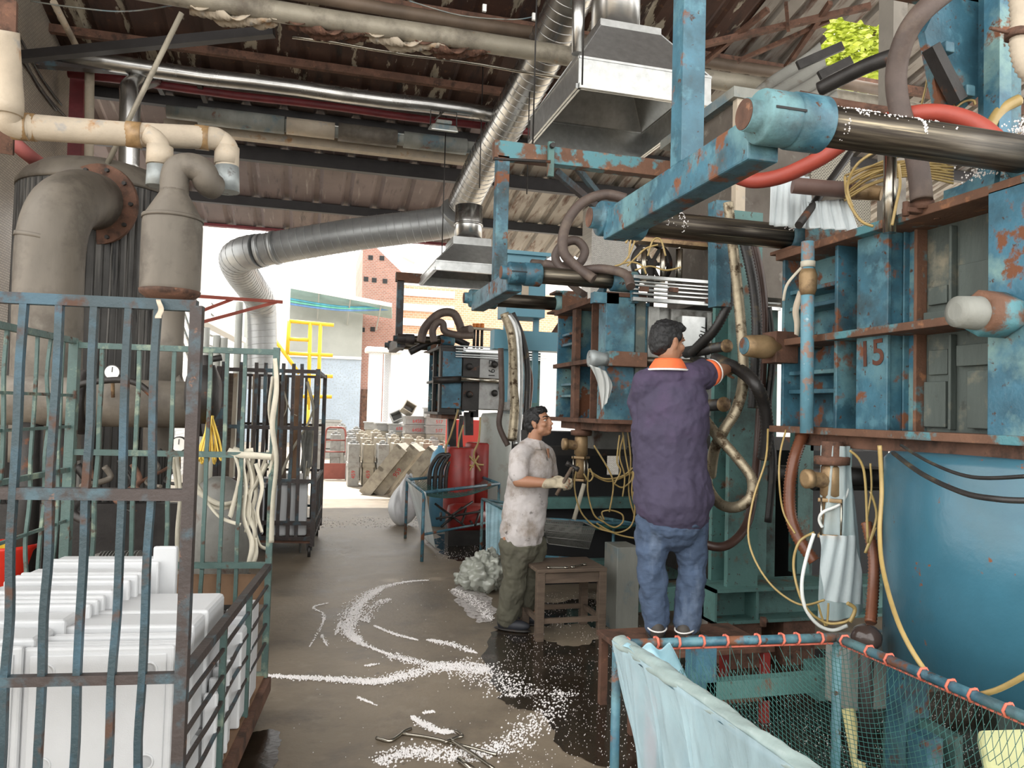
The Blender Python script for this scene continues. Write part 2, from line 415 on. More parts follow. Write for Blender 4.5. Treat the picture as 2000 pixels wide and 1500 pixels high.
def ribroof(x0, x1, y0, y1, ny, pitch, h, hole=None, lift=0.0):
    mb = MB(); xs = []; x = x0
    while x < x1-.001:
        xs += [(x, 0), (x+pitch*.62, 0), (x+pitch*.74, h), (x+pitch*.88, h)]; x += pitch
    xs.append((x, 0)); nx = len(xs); ys = [y0+(y1-y0)*i/ny for i in range(ny+1)]
    for yy in ys:
        for xx, dz in xs: mb.v.append(V((xx, yy, roofz(yy)+dz+lift)))
    for j in range(ny):
        for i in range(nx-1):
            cx = (xs[i][0]+xs[i+1][0])/2; cy = (ys[j]+ys[j+1])/2
            if hole and hole(cx, cy): continue
            a = j*nx+i; mb.face([a, a+1, a+nx+1, a+nx])
    return mb
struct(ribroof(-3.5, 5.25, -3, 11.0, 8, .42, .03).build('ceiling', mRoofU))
HP = [onroof(*q) for q in ((1590, 75), (1604, 48), (1625, 36), (1670, 44), (1735, 38), (1740, 205), (1690, 192), (1655, 235), (1560, 240), (1612, 178), (1640, 150), (1612, 120))]
def hole(x, y):
    ins = False; n = len(HP); x += .05*math.sin(y*11); y += .06*math.sin(x*9)
    for i in range(n):
        a, b = HP[i], HP[(i+1) % n]
        if (a.y > y) != (b.y > y) and x < (b.x-a.x)*(y-a.y)/(b.y-a.y)+a.x: ins = not ins
    return ins
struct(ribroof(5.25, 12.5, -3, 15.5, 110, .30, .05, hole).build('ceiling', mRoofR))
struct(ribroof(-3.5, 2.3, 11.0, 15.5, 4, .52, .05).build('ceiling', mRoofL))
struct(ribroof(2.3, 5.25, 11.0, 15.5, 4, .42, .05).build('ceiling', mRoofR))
# far right wall and slab pillar
mConc = M('stained_concrete', (.22, .20, .17), .85, 0, .25, 1.5, [((.09, .08, .07), 3, .52, .7)], .2)
struct(MB().bb(8.2, 8.4, 3.5, 9.0, 0, 4.6).build('wall_right', mConc))
mbp = pt(1742, 100, Y=4.6)
struct(MB().bb(pt(1716, 100, Y=4.75).x, pt(1772, 100, Y=4.6).x, 4.6, 4.75, 2.4, 6.2).build('trim_1', mConc))
# tiled pillar behind the machines
mTileP = tile_mat('white_black_mosaic', (.62, .60, .55), (.5, .48, .44), (.08, .07, .06), 14, 'xz', .4, .5, .3)
a = pt(1155, 500, Y=13); b_ = pt(1242, 500, Y=13)
struct(MB().bb(a.x, b_.x, 13, 13.5, 0, roofz(13.4)).build('trim_2', mTileP))

# purlins and beams running across under the roof
mPurlin = M('dark_purlin_steel', (.03, .027, .027), .5, .3, .3, 4)
mPurlinR = M('dull_red_pipe_paint', (.16, .02, .025), .5, 0, .3, 5)
k = 3
for (px, py, drop, w_, h_, m_, x0, x1) in [
        (600, 402, .06, .10, .16, mPurlin, -3.3, 7.9), (700, 318, .07, .12, .22, mPurlin, -3.3, 7.9), (600, 452, .0, .10, .05, mPurlinR, -3.5, 3.0),
        (800, 205, .10, .10, .18, mPurlin, -3.3, 12), (560, 120, .05, .08, .10, mRust, -3.3, 12), (900, 30, .05, .08, .12, mRust, -3.3, 12), (600, 232, .08, .1, .14, mPurlin, -3.3, 9)]:
    p = onroof(px, py, drop); zc = roofz(p.y)-h_/2-.005
    struct(MB().bb(x0, x1, p.y-w_/2, p.y+w_/2, zc-h_/2, zc+h_/2).build('trim_%d' % k, m_)); k += 1
# roof truss on the right: rusty diagonals
for (p0, p1, w_) in [((1362, 90), (1700, 12), .07), ((1365, 130), (1500, 18), .06), ((1535, 132), (1622, 5), .06), ((1540, 60), (1535, 5), .04), ((1440, 120), (1620, 40), .05)]:
    A = onroof(*p0, .35); B = onroof(*p1, .25)
    struct(MB().beam(A, B, w_, w_).build('trim_%d' % k, mRust)); k += 1
# fallen sheet leaning under the torn opening
def hang(u, v):
    a = pt(1425, 225, d=8.4); b = pt(1600, 75, d=9.0); c = pt(1645, 205, d=8.2); d = pt(1500, 310, d=7.6)
    p = (a.lerp(b, u)).lerp(d.lerp(c, u), v)
    return p+V((0, 0, 1))*(.03*math.sin(v*34)+.05*math.sin(u*5))
mSheet = M('pale_grey_zinc_sheet', (.34, .34, .31), .45, .3, .2, 2, [((.14, .11, .08), 3, .56, .7, .8)], .1)
o = MB().grid(hang, 14, 60, False).build('roof_sheet', mSheet, solid=.004)
tag(recenter(o), 'loose zinc roof sheet hanging down under the torn roof opening', 'roof sheet')
for i, (p0, p1) in enumerate([((1558, 128), (1645, 90)), ((1600, 148), (1662, 118))]):
    A = pt(*p0, d=8.0); B = pt(*p1, d=8.0)
    solo(MB().beam(A, B, .05, .09), 'roof_batten', mDark, ['broken dark batten sticking out at the torn roof opening, upper one', 'broken dark batten sticking out at the torn roof opening, lower one'][i], 'batten')

# ---------------------------------------------------------------- outdoor yard beyond the eave
mWhiteW = M('sunlit_white_render', (.80, .78, .74), .9, 0, .06, 1)
mBlueW = M('pale_blue_render', (.40, .47, .55), .9, 0, .12, 1.2, [((.34, .38, .42), 14, .5, .62)], .3, 40)
mGreyW = M('grey_green_render', (.40, .41, .38), .9, 0, .12, 1.2)
mBrick = tile_mat('red_brick', (.36, .17, .13), (.28, .13, .10), (.34, .28, .24), 3.2, 'xz', .9, .5, .15)
mBrickY = tile_mat('orange_brick', (.62, .36, .22), (.52, .30, .18), (.6, .5, .4), 2.2, 'xz', .9, .5, .1)
mTileW = tile_mat('white_yard_tile', (.80, .80, .80), (.75, .75, .76), (.55, .57, .6), 6, 'xz', .6, .5, .08)
mTileY = tile_mat('white_yard_tile_side', (.82, .82, .82), (.76, .76, .77), (.55, .57, .6), 3, 'yz', .6, .5, .08)
def px2(px, py, Y): return pt(px, py, Y=Y)
# blue rendered hall at the end of the yard
Y1 = 34.0
a = pt(440, 700, Y=Y1); b_ = pt(706, 700, Y=Y1)
T = thing('building', 'pale blue rendered hall closing the far end of the yard', 'building', (a.x, Y1, 0))
zt = pt(640, 592, Y=Y1).z; zm = pt(640, 700, Y=Y1).z
MB().bb(a.x, b_.x, Y1, Y1+6, 0, zm).build('lower_wall', mBlueW, T)
MB().bb(a.x, b_.x, Y1, Y1+6, zm+.1, zt).build('upper_wall', mGreyW, T)
MB().bb(a.x-.2, b_.x, Y1-.12, Y1+.1, zm, zm+.12).build('ledge', mWhiteW, T)
q0 = pt(560, 558, Y=Y1-2.2); q1 = pt(765, 596, Y=Y1-2.2)
T2 = thing('canopy', 'sheet metal canopy with pale green roof projecting above the blue hall wall', 'canopy', (q0.x, Y1, 0))
mCan = M('pale_green_sheet', (.40, .55, .52), .5, .2, .15, 2)
q2 = pt(560, 596, Y=Y1); q3 = pt(765, 640, Y=Y1)
m_ = MB(); m_.v = [q0, q1, V((q3.x, Y1-.05, q1.z-.3)), V((q2.x, Y1-.05, q0.z-.3))]; m_.face([0, 1, 2, 3]); m_.build('sheet', mCan, T2, solid=.05)
m_ = MB(); m_.beam(q0, q1, .08, .16); m_.build('eave_beam', mWhiteW, T2)
for i in range(3):
    A = q0.lerp(q1, .3+.3*i); MB().beam(A, V((A.x, Y1-.05, A.z-.9)), .05, .06).build('bracket', mGreyW, T2)
for i, c in enumerate(((.12, .45, .62), (.2, .6, .45), (.15, .3, .6))):
    A = pt(562, 583+5*i, Y=Y1-1.4); B = pt(765, 600+2*i, Y=Y1-1.4)
    mc = M('cable_paint_%d' % i, c, .5)
    solo(MB().tube(cr([A, A.lerp(B, .5)-V((0, 0, .15)), B], 6), .045, 6), 'water_hose', mc, ['blue hose strung under the canopy, top strand', 'green hose strung under the canopy, middle strand', 'dark blue hose strung under the canopy, lowest strand'][i], 'hose')
# brick chimney-like gable and brick wall
Y2 = 34.3
g = [pt(709, 478, Y=Y2), pt(733, 481, Y=Y2), pt(788, 535, Y=Y2), pt(786, 830, Y=Y2), pt(703, 830, Y=Y2)]
g[3].z = g[4].z = 0
T = thing('building', 'tall red brick gable wall behind the yard', 'building', (g[0].x, Y2, 0))
m_ = MB().prism(g, (0, 5, 0)); m_.build('brick_wall', mBrick, T)
for (x_, y_) in ((724, 503), (746, 504), (715, 545), (731, 547), (752, 549), (708, 644), (728, 643)):
    c = pt(x_, y_, Y=Y2-.03); MB().bb(c.x-.1, c.x+.1, Y2-.03, Y2+.1, c.z-.1, c.z+.1).build('putlog_hole', mBlack, T)
a, b_ = pt(707, 760, Y=Y2-.1), pt(724, 815, Y=Y2-.1)
MB().bb(a.x, b_.x, Y2-.1, Y2, 0, a.z).build('door', mRust, T)
# long orange brick block with pale window bands
Y3 = 38.0
a = pt(765, 555, Y=Y3); b_ = pt(1100, 680, Y=Y3)
T = thing('building', 'sunlit orange and cream brick block seen above the tiled wall', 'building', (a.x, Y3, 0))
MB().bb(a.x, b_.x, Y3, Y3+5, 0, a.z).build('wall', mBrickY, T)
for i in range(5):
    z = a.z-.25-i*.75
    MB().bb(a.x-.05, a.x+3.2, Y3-.08, Y3+.1, z-.28, z+.08).build('cream_band', mWhiteW, T)
# sky-high white sheds behind (bright)
a = pt(780, 470, Y=44); b_ = pt(1500, 600, Y=44)
T = thing('building', 'white shed with a grey corrugated verge beyond the small hood', 'building', (a.x, 44, 0))
MB().bb(a.x, b_.x+6, 44, 50, 0, a.z-.8).build('wall', mWhiteW, T)
A = pt(772, 490, Y=43); B = pt(812, 510, Y=43)
MB().beam(A, B, .5, .3).build('verge', mGalv, T)
# white tiled wall right of the passage
Y4 = 24.5
a = pt(712, 690, Y=Y4); b_ = pt(775, 690, Y=Y4); c = pt(1100, 700, Y=Y4-1)
T = thing('garden_wall', 'white tiled wall with capped gate pillar beside the passage', 'wall', (a.x, Y4, 0))
MB().bb(pt(752, 690, Y=Y4).x, c.x+2, Y4, Y4+.3, 0, pt(800, 672, Y=Y4).z).build('wall', mTileW, T)
MB().bb(a.x+.12, a.x+.52, Y4-.7, Y4-.2, 0, a.z).build('pillar', mTileW, T)
MB().bb(b_.x-.25, b_.x-.02, Y4-.7, Y4-.2, 0, b_.z+.1).build('pillar', mTileW, T)
MB().bb(a.x, b_.x+.1, Y4-.85, Y4-.05, a.z, a.z+.16).build('capping', mWhiteW, T, bev=.03)
# left white building with cables, X plane
T = thing('building', 'overexposed white tiled building on the left of the passage', 'building', (-2.6, 17, 0))
MB().bb(-6, -2.6, 17, 33, 0, 8.5).build('wall', mTileY, T)
MB().bb(-2.6, -2.3, 19, 19.4, 3.5, 8).build('downpipe', mWhiteW, T)
a = pt(528, 515, Y=22); b_ = pt(561, 720, Y=22)
solo(MB().bb(a.x, b_.x, 22, 22.4, 0, a.z+.3), 'gate_post', mTileW, 'tall white tiled post at the end of the white building', 'pillar')
for i in range(8):
    A = V((-2.58, 17.2, 5.2-.33*i)); B = V((-2.58, 22.5, 4.3-.28*i))
    mid = (A+B)/2-V((0, 0, .35))
    lab = 'thin grey cable sagging along the sunlit white wall, %s' % ['topmost', 'second from the top', 'third from the top', 'fourth from the top', 'fifth from the top', 'sixth from the top', 'last but one', 'lowest'][i]
    tag(recenter(MB().tube(cr([A, mid, B], 6), .016, 5).build('wall_cable', mGreyPaint)), lab, 'cable', 'cables on the white wall')
m_ = MB()
for i in range(14): m_.bb(-2.6, -2.42, 19.95, 20.15, 2.6+.2*i, 2.72+.2*i)
m_.bb(-2.6, -2.5, 20.0, 20.1, 2.5, 5.6)
solo(m_, 'insulator_rack', mRust, 'column of brown cable insulators on the white wall', 'insulators')
# red painted bracket, pipes below it
T = thing('wall_bracket', 'red steel wall bracket reaching out from behind the tanks', 'bracket', pt(560, 588, Y=14))
for (p0, p1) in [((378, 578), (552, 590)), ((392, 630), (540, 590)), ((392, 608), (455, 584))]:
    MB().beam(pt(*p0, Y=13), pt(*p1, Y=13.2), .05, .05).build('bar', mRustR if False else M('red_oxide', (.38, .08, .05), .6), T)
for i, (px, h0, h1) in enumerate([(403, 640, 760), (424, 655, 770), (438, 660, 770), (468, 590, 720)]):
    A = pt(px, h0, Y=15.8); B = pt(px, h1, Y=15.8)
    solo(MB().cyl(A, V((A.x, A.y, .0)), .07, seg=12), 'yard_pipe', mGreyW, 'upright pale pipe in the sun behind the cages, %s' % ['leftmost', 'second from left', 'third from left', 'beside the spiral duct'][i], 'pipe')
mb = MB(); pA = pt(395, 625, Y=18.5); pB = pt(470, 665, Y=20)
solo(MB().beam(pA, pB, .3, .12), 'stair_stringer', mWhiteW, 'white sloping stair side behind the cages', 'stair')
# yellow guard rail of a stair platform
YG = 19.0
T = thing('guard_rail', 'yellow steel stair platform railing in the yard', 'railing', (pt(600, 700, Y=YG).x, YG, 0))
for (p0, p1) in [((565, 627), (652, 635)), ((565, 662), (603, 664)), ((564, 690), (650, 694)), ((565, 627), (561, 692)), ((606, 630), (602, 800)), ((626, 632), (621, 790)),
                 ((534, 660), (585, 730)), ((608, 735), (650, 735)), ((585, 774), (648, 775))]:
    MB().cyl(pt(*p0, Y=YG), pt(*p1, Y=YG), .045, seg=8).build('rail', mYellow, T)
mb = MB(); mb.cyl(V((pt(603, 790, Y=YG).x, YG, 0)), pt(602, 790, Y=YG), .045, seg=8).build('post', mYellow, T)
# tree beyond the torn roof, and greenery on the hillside
mLeaf = M('backlit_leaves', (.62, .70, .12), .6, 0, .3, 3, [((.80, .85, .30), 8, .5, .6)]);  # leaf colour raised to stand in for sun shining through
mBark = M('bark', (.12, .08, .05), .9)
def tree(c, rad, n, label, seed):
    rd = random.Random(seed)
    T = thing('tree', label, 'tree', (c[0], c[1], 0))
    m_ = MB()
    for i in range(n):
        while True:
            p = V((rd.uniform(-1, 1), rd.uniform(-1, 1), rd.uniform(-1, 1)))
            if p.length < 1: break
        p = p*(.55+.45*rd.random())
        q = V(c)+V((p.x*rad[0], p.y*rad[1], p.z*rad[2])); s_ = rd.uniform(.05, .12)
        rm = Matrix.Rotation(rd.random()*6.3, 3, 'Z') @ Matrix.Rotation(rd.uniform(-1, 1), 3, 'X')
        k0 = len(m_.v)
        for dx, dy in ((-s_, 0), (0, -s_*.5), (s_, 0), (0, s_*.5)): m_.v.append(q+rm @ V((dx, dy, 0)))
        m_.face([k0, k0+1, k0+2, k0+3])
    m_.build('foliage', mLeaf, T)
    m_ = MB(); m_.cyl((c[0], c[1], 0), (c[0], c[1], c[2]), .22, .12, 8)
    for i in range(7):
        a_ = i*.9; m_.cyl((c[0], c[1], c[2]-rad[2]*.6+.3*i), (c[0]+math.cos(a_)*rad[0]*.7, c[1]+math.sin(a_)*rad[1]*.7, c[2]+.2*i), .08, .02, 6)
    m_.build('trunk', mBark, T)
tc_ = pt(1665, 110, d=17)
tree((tc_.x, tc_.y, tc_.z-.3), (3.2, 2.6, 3.2), 22000, 'bright leafy tree seen through the torn roof opening', 3)
# ================================================================ PIPES UNDER THE ROOF, DUCTS, HOODS
def xpipe(px, py, Y, r, x0, x1, name, mat, label, cat='pipe', seg=14):
    p = pt(px, py, Y=Y); mb = MB(); n = 10
    mb.tube([V((x0+(x1-x0)*i/n, Y, p.z+.01*math.sin(i*1.7))) for i in range(n+1)], r, seg)
    return solo(mb, name, mat, label, cat)
mPipeTop = M('weathered_overhead_pipe', (.30, .27, .21), .55, .2, .25, 2.5, [((.13, .11, .085), 3, .48, .68, .7), ((.30, .17, .08), 9, .64, .72, .8)], .2)
xpipe(800, 62, 8.0, .105, -3.2, 8.0, 'overhead_pipe', mPipeTop, 'thick weathered overhead pipe crossing below the roof, nearest one')
xpipe(1000, 58, 8.9, .075, -1.0, 8.0, 'overhead_pipe', M('brown_overhead_pipe', (.14, .10, .07), .6, .1, .3, 3), 'thinner brown overhead pipe just above the thick weathered one')
xpipe(830, 111, 8.6, .018, -.3, 4.0, 'conduit', mChrome, 'thin pale conduit hanging below the two overhead pipes', 'conduit', 8)
xpipe(560, 170, 9.9, .10, -3.0, 2.5, 'overhead_pipe', mDuct, 'shiny silver overhead pipe in front of the red pipe')
xpipe(600, 203, 10.4, .05, -3.0, 3.6, 'overhead_pipe', mPurlinR, 'dark red overhead pipe behind the silver pipe')
p = pt(700, 262, Y=11.2)
T = thing('lagged_pipe', 'overhead pipe wrapped in grey and cream lagging sleeves behind the flood light', 'pipe', (p.x, p.y, p.z))
MB().cyl((-2.0, 11.2, p.z), (6.5, 11.2, p.z), .09, seg=14).build('pipe', mGreyPaint, T)
for i, (x0, x1, r, m_) in enumerate([(-1.6, -.45, .125, mGreyPaint), (-.42, .25, .12, mInsul), (.3, 1.15, .13, mCastPipe), (1.25, 2.2, .12, mGreyPaint)]):
    MB().cyl((x0, 11.2, p.z), (x1, 11.2, p.z), r, seg=16).build('lagging_sleeve', m_, T)
p = pt(700, 285, Y=11.6)
MB().bb(-2.1, 2.6, 11.55, 11.7, p.z-.09, p.z+.06).build('lagging_tray', mInsul, T)
PZ = pt(800, 62, Y=8.0).z
# wrapped foam hanging from thick pipe
for i, (px, py) in enumerate([(455, 62), (640, 72), (790, 92), (880, 108)]):
    c = pt(px, py, Y=8.06); c.z = PZ-.10; rd = random.Random(i)
    def wrap(u, v, c=c, rd=rd): return c+V(((u-.5)*.85, (v-.5)*.2, -.07*math.sin(u*math.pi)-.05*math.sin(v*9+u*14)+.04))
    o = MB().grid(wrap, 24, 6).build('pipe_wrap', mRust if i % 2 else mInsul, solid=.01)
    tag(recenter(o), 'rotting wrap sagging under the thick overhead pipe, %s' % ['above the left truss', 'second from left', 'third from left', 'nearest the spiral duct'][i], 'pipe wrap')
# left struts and truss rods
def rod(p0, p1, d0, d1, r, mat, name, label, cat='rod', seg=8, square=False):
    A = pt(*p0, d=d0); B = pt(*p1, d=d1); mb = MB()
    mb.beam(A, B, r*2, r*2) if square else mb.cyl(A, B, r, seg=seg)
    return solo(mb, name, mat, label, cat)
rod((355, 25), (186, 368), 6.5, 6.6, .022, mPipeTop, 'bamboo_pole', 'long pale pole slanting down in front of the silver pipe', 'pole')
rod((105, 5), (153, 98), 7.5, 8.6, .035, mInsul, 'strut', 'short cream strut in the upper left roof corner')
rod((30, 112), (535, 62), 8.3, 8.3, .05, mPurlin, 'roof_tie', 'brown steel tie crossing the upper left corner', 'roof tie', square=True)
rod((40, 118), (330, 140), 8.8, 9.3, .06, mCageRust, 'roof_tie', 'grimy tie bar under the brown one, ending at the silver pipe', 'roof tie', square=True)
rod((302, 150), (318, 182), 9.6, 10, .03, mDark, 'pipe_hanger', 'left dark hanger strap below the silver pipe', 'hanger', square=True)
rod((385, 152), (402, 198), 9.6, 10, .03, mDark, 'pipe_hanger', 'right dark hanger strap below the silver pipe', 'hanger', square=True)
rod((175, 132), (169, 1018), 9.2, 9.95, .055, mInsul, 'standpipe', 'cream upright pipe in front of the red post', 'pipe', 12)
rod((155, 125), (148, 318), 9.7, 9.7, .08, mPurlinR, 'wall_post', 'dark red upright post at the wall corner', 'post', square=True)
mb = MB(); mb.tube(cr([pt(252, 335, d=9.0), pt(254, 200, d=9.0), pt(258, 168, d=9.1), pt(300, 150, d=9.6)], 7), .115, 18)
solo(mb, 'exhaust_pipe', mDuct, 'dull silver exhaust pipe rising behind the dark tank and bending right', 'pipe')
mb = MB(); mb.hose([pt(0, 250, d=6.5), pt(40, 290, d=6.6), pt(85, 325, d=7)], .06, 10)
solo(mb, 'wall_pipe', M('faded_red_pipe', (.42, .13, .12), .6), 'faded red pipe slanting down behind the tank at the left edge', 'pipe')
rod((12, 0), (5, 300), 5.6, 5.8, .07, mRust, 'wall_post', 'rusty post at the far left edge behind the lagged pipe', 'post', square=True)
for i, (p0, p1) in enumerate([((32, 60), (120, 205)), ((32, 85), (110, 215)), ((40, 110), (135, 235))]):
    mb = MB(); A = pt(*p0, X=-3.17); B = pt(*p1, X=-3.17)
    mb.tube(cr([A, (A+B)/2-V((0, 0, .06)), B], 4), .014, 6)
    solo(mb, 'wall_cable', mHoseK, ['upper dark cable on the mosaic wall', 'middle dark cable on the mosaic wall', 'lower dark cable on the mosaic wall'][i], 'cable')
mb = MB(); mb.tube(cr([pt(60, 2, d=7.5), pt(150, 15, d=7.5), pt(250, 22, d=7.6), pt(370, 5, d=8)], 6), .008, 5)
solo(mb, 'overhead_cable', mGreyPaint, 'thin grey cable sagging across the upper left', 'cable')
mb = MB(); mb.tube(cr([pt(800, 2, d=7.9), pt(900, 30, d=8), pt(1000, 38, d=8.1), pt(1045, 32, d=8.1)], 6), .007, 5)
solo(mb, 'overhead_cable', mGreyPaint, 'thin wire strung between two small junction boxes at the top', 'cable')
for i, (px, py) in enumerate([(946, 16), (1043, 33)]):
    c = pt(px, py, d=8); solo(MB().box(c, (.04, .03, .075)), 'junction_box', mWhiteP, ['small white junction box at the top, left one', 'small white junction box beside the spiral duct'][i], 'junction box')

# ---- spiral ducts
def spiral(path, r, name, label, n=10, pitch=.11, mat=None):
    T = thing(name, label, 'duct', path[0])
    P = cr(path, n); MB().tube(P, r, 32).build('duct_wall', mat or mDuct, T)
    # raised lock seam winding round the duct
    L = [0]
    for i in range(1, len(P)): L.append(L[-1]+(P[i]-P[i-1]).length)
    seam = []; t0 = (P[1]-P[0]).normalized(); ref = V((0, 0, 1)) if abs(t0.z) < .9 else V((1, 0, 0)); u = (ref-t0*ref.dot(t0)).normalized(); prev = t0
    frames = []
    for i in range(len(P)):
        t = (P[min(i+1, len(P)-1)]-P[max(i-1, 0)]).normalized(); u = prev.rotation_difference(t) @ u; u = (u-t*u.dot(t)).normalized(); prev = t
        frames.append((P[i], u, t.cross(u)))
    steps = int(L[-1]/pitch*20); j = 0
    for k_ in range(steps+1):
        s_ = L[-1]*k_/steps
        while j < len(L)-2 and L[j+1] < s_: j += 1
        f = (s_-L[j])/max(1e-6, L[j+1]-L[j]); p, u_, v_ = frames[j]; p2, u2, v2 = frames[min(j+1, len(P)-1)]
        c = p.lerp(p2, f); uu = u_.lerp(u2, f); vv = v_.lerp(v2, f); a_ = k_/20*2*math.pi
        seam.append(c+(uu*math.cos(a_)+vv*math.sin(a_))*(r+.001))
    MB().tube(seam, .007, 5).build('lock_seam', mat or mDuct, T)
    return T
DR = .25
d1 = [pt(1150, -90, d=8.2), pt(1085, 60, d=9.0), pt(1012, 200, d=10.0), pt(942, 325, d=11.2), pt(905, 400, d=12.0)]
spiral(d1, DR, 'spiral_duct', 'big silver spiral duct slanting down from the top centre', 8)
mDuctG = M('shaded_grey_duct', (.34, .35, .35), .40, .45, .2, 3)  # greyer copy of the duct metal, with shade put into its colour
spiral([pt(893, 412, d=12.15), pt(882, 428, d=12.3), pt(855, 437, d=12.3), pt(700, 457, d=12.3), pt(560, 480, d=12.35), pt(505, 490, d=12.4)], DR+.01, 'spiral_duct', 'grey horizontal duct running left from the foot of the slanting duct', 8, .13, mDuctG)
spiral([pt(505, 490, d=12.4), pt(478, 496, d=12.5), pt(462, 507, d=12.8), pt(470, 530, d=13.4), pt(490, 560, d=14.4), pt(508, 590, d=15.0), pt(512, 640, d=15.2), pt(512, 760, d=15.2)], .28, 'spiral_duct', 'pale duct elbow turning down beside the white building', 8, .14, mDuctG)
T = bpy.data.objects['spiral_duct']
for (px, py, d) in ((512, 489, 12.4), (538, 484, 12.35)):
    c = pt(px, py, d=d); ax = (pt(560, 480, d=12.35)-pt(505, 490, d=12.4)).normalized()
    mb = MB().cyl(c-ax*.03, c+ax*.03, .275, seg=32)
    solo(mb, 'duct_clamp', mDuctG, 'clamp ring on the grey horizontal duct, %s' % ('nearer its left elbow' if px < 520 else 'right of the other ring'), 'clamp ring')

def hood(name, label, x0, x1, y0, y1, zb, lip, rise, tx, ty, tr, neck_r, neck_h, cx=None):
    T = thing(name, label, 'extraction hood', ((x0+x1)/2, (y0+y1)/2, zb))
    cx = cx or (x0+x1)/2; cy = (y0+y1)/2; z1 = zb+lip; z2 = z1+rise
    mb = MB()
    def quad(a, b, c, d): n = len(mb.v); mb.v += [V(a), V(b), V(c), V(d)]; mb.face([n, n+1, n+2, n+3])
    B = [(x0, y0), (x1, y0), (x1, y1), (x0, y1)]; Tt = [(cx-tx, cy-ty), (cx+tx, cy-ty), (cx+tx, cy+ty), (cx-tx, cy+ty)]
    for i in range(4):
        j = (i+1) % 4
        quad((*B[i], z1), (*B[j], z1), (*Tt[j], z2), (*Tt[i], z2)); quad((*Tt[i], z2), (*Tt[j], z2), (*Tt[j], z2+tr), (*Tt[i], z2+tr))
    quad(*[(*q, z2+tr) for q in Tt])
    mb.build('hood_body', mGalv, T, solid=.006)
    mb = MB()
    for i in range(4):
        j = (i+1) % 4; quad((*B[i], zb), (*B[j], zb), (*B[j], z1), (*B[i], z1))
    mb.build('skirt', mGalv, T, solid=.008)
    mb = MB()
    for i in range(4):
        j = (i+1) % 4; mb.beam((*B[i], zb+.02), (*B[j], zb+.02), .05, .04)
    mb.build('rim_angle', mGalv, T)
    mb = MB()
    for i in range(4):
        j = (i+1) % 4; mb.beam((*B[i], z1), (*B[j], z1), .02, .02)
        mb.beam((*Tt[i], z2), (*Tt[j], z2), .014, .014); mb.beam((*B[i], z1), (*Tt[i], z2), .014, .014)
    mb.build('seams', mGalv, T)
    mb = MB().cyl((cx, cy, z2+tr), (cx, cy, z2+tr+neck_h), neck_r, seg=28)
    mb.cyl((cx, cy, z2+tr), (cx, cy, z2+tr+.04), neck_r+.025, seg=28); mb.cyl((cx, cy, z2+tr+neck_h*.45), (cx, cy, z2+tr+neck_h*.45+.03), neck_r+.012, seg=28)
    mb.build('neck', mDuct, T)
    return T
c = pt(1130, 172, Y=6.0)
hood('extraction_hood', 'large galvanised extraction hood hanging at the top centre over the middle machine', c.x, c.x+1.25, 6.0, 7.45, c.z, .27, .50, .30, .38, .06, .235, 1.3, c.x+.62)
c2 = pt(850, 527, Y=9.6)
hood('extraction_hood', 'small galvanised extraction hood under the foot of the slanting duct', c2.x, c2.x+1.05, 9.6, 10.9, c2.z, .12, .32, .26, .3, .1, .19, .5, pt(915, 440, Y=10.25).x)
for i, (px, y0, y1, d) in enumerate([(1137, 0, 168, 6.4), (1045, 0, 285, 7.6), (940, 140, 370, 10.3), (866, 300, 500, 11), (1028, 300, 380, 9.5)]):
    A = pt(px+ (3 if i else 4), y0, d=d); B = V((A.x, A.y, pt(px, y1, d=d).z)); A.z = roofz(A.y)
    solo(MB().cyl(A, B, .008, seg=6), 'hanger_wire', mDark, 'thin steel hanger wire, %s' % ['at the near corner of the large hood', 'at the far corner of the large hood', 'beside the slanting duct in mid air', 'reaching down to the small hood', 'above the blue frame post'][i], 'hanger')
# narrow duct beside hood
mb = MB().cyl(pt(1128, 105, d=6.9), pt(1130, -60, d=6.9), .055, seg=14)
solo(mb, 'branch_duct', mDuct, 'narrow upright duct between slanting duct and large hood', 'duct')
# flood light
c = pt(866, 250, Y=9.6)
T = thing('flood_light', 'flood light hanging below the red pipe', 'lamp', (c.x, c.y, c.z))
MB().box(c+V((0, 0, .06)), (.20, .14, .05)).build('driver_housing', mGreyPaint, T, bev=.01)
m_ = MB(); m_.box(c+V((0, 0, .0)), (.38, .22, .08), rot('X', 18), .8); m_.build('lamp_body', mGreyPaint, T, bev=.015)
m_ = MB(); m_.box(c+V((0, -.045, -.045)), (.33, .18, .012), rot('X', 18)); m_.build('lens', mGlass, T)
m_ = MB(); m_.tube([c+V((-.17, 0, .02)), c+V((-.17, 0, .22)), c+V((.17, 0, .22)), c+V((.17, 0, .02))], .01, 6); m_.tube([c+V((0, 0, .22)), V((c.x, 10.4, pt(600, 203, Y=10.4).z))], .012, 6); m_.build('bracket', mDark, T)

# ================================================================ LEFT: LAGGED PIPE, TANKS
D = 6.2
mb = MB()
P = [pt(8, 60, Y=5.6), pt(14, 150, Y=5.7), pt(18, 205, Y=5.75), pt(14, 232, Y=5.8), pt(35, 246, Y=5.85), pt(70, 249, Y=5.9), pt(250, 262, Y=6.1), pt(400, 269, Y=6.25), pt(428, 275, Y=6.3), pt(443, 292, Y=6.3), pt(444, 330, Y=6.3)]
T = thing('lagged_steam_pipe', 'cream lagged steam pipe running across the left side above the tanks', 'pipe', P[5])
mb.tube(cr(P, 8), .088, 20); mb.build('lagging', mInsul, T)
MB().tube(cr([pt(285, 262, Y=6.1), pt(305, 275, Y=6.1), pt(313, 300, Y=6.1), pt(312, 345, Y=6.1)], 6), .075, 18).build('branch', mInsul, T)
mBand = M('glossy_brown_tape', (.30, .19, .09), .4, 0, .3, 20)
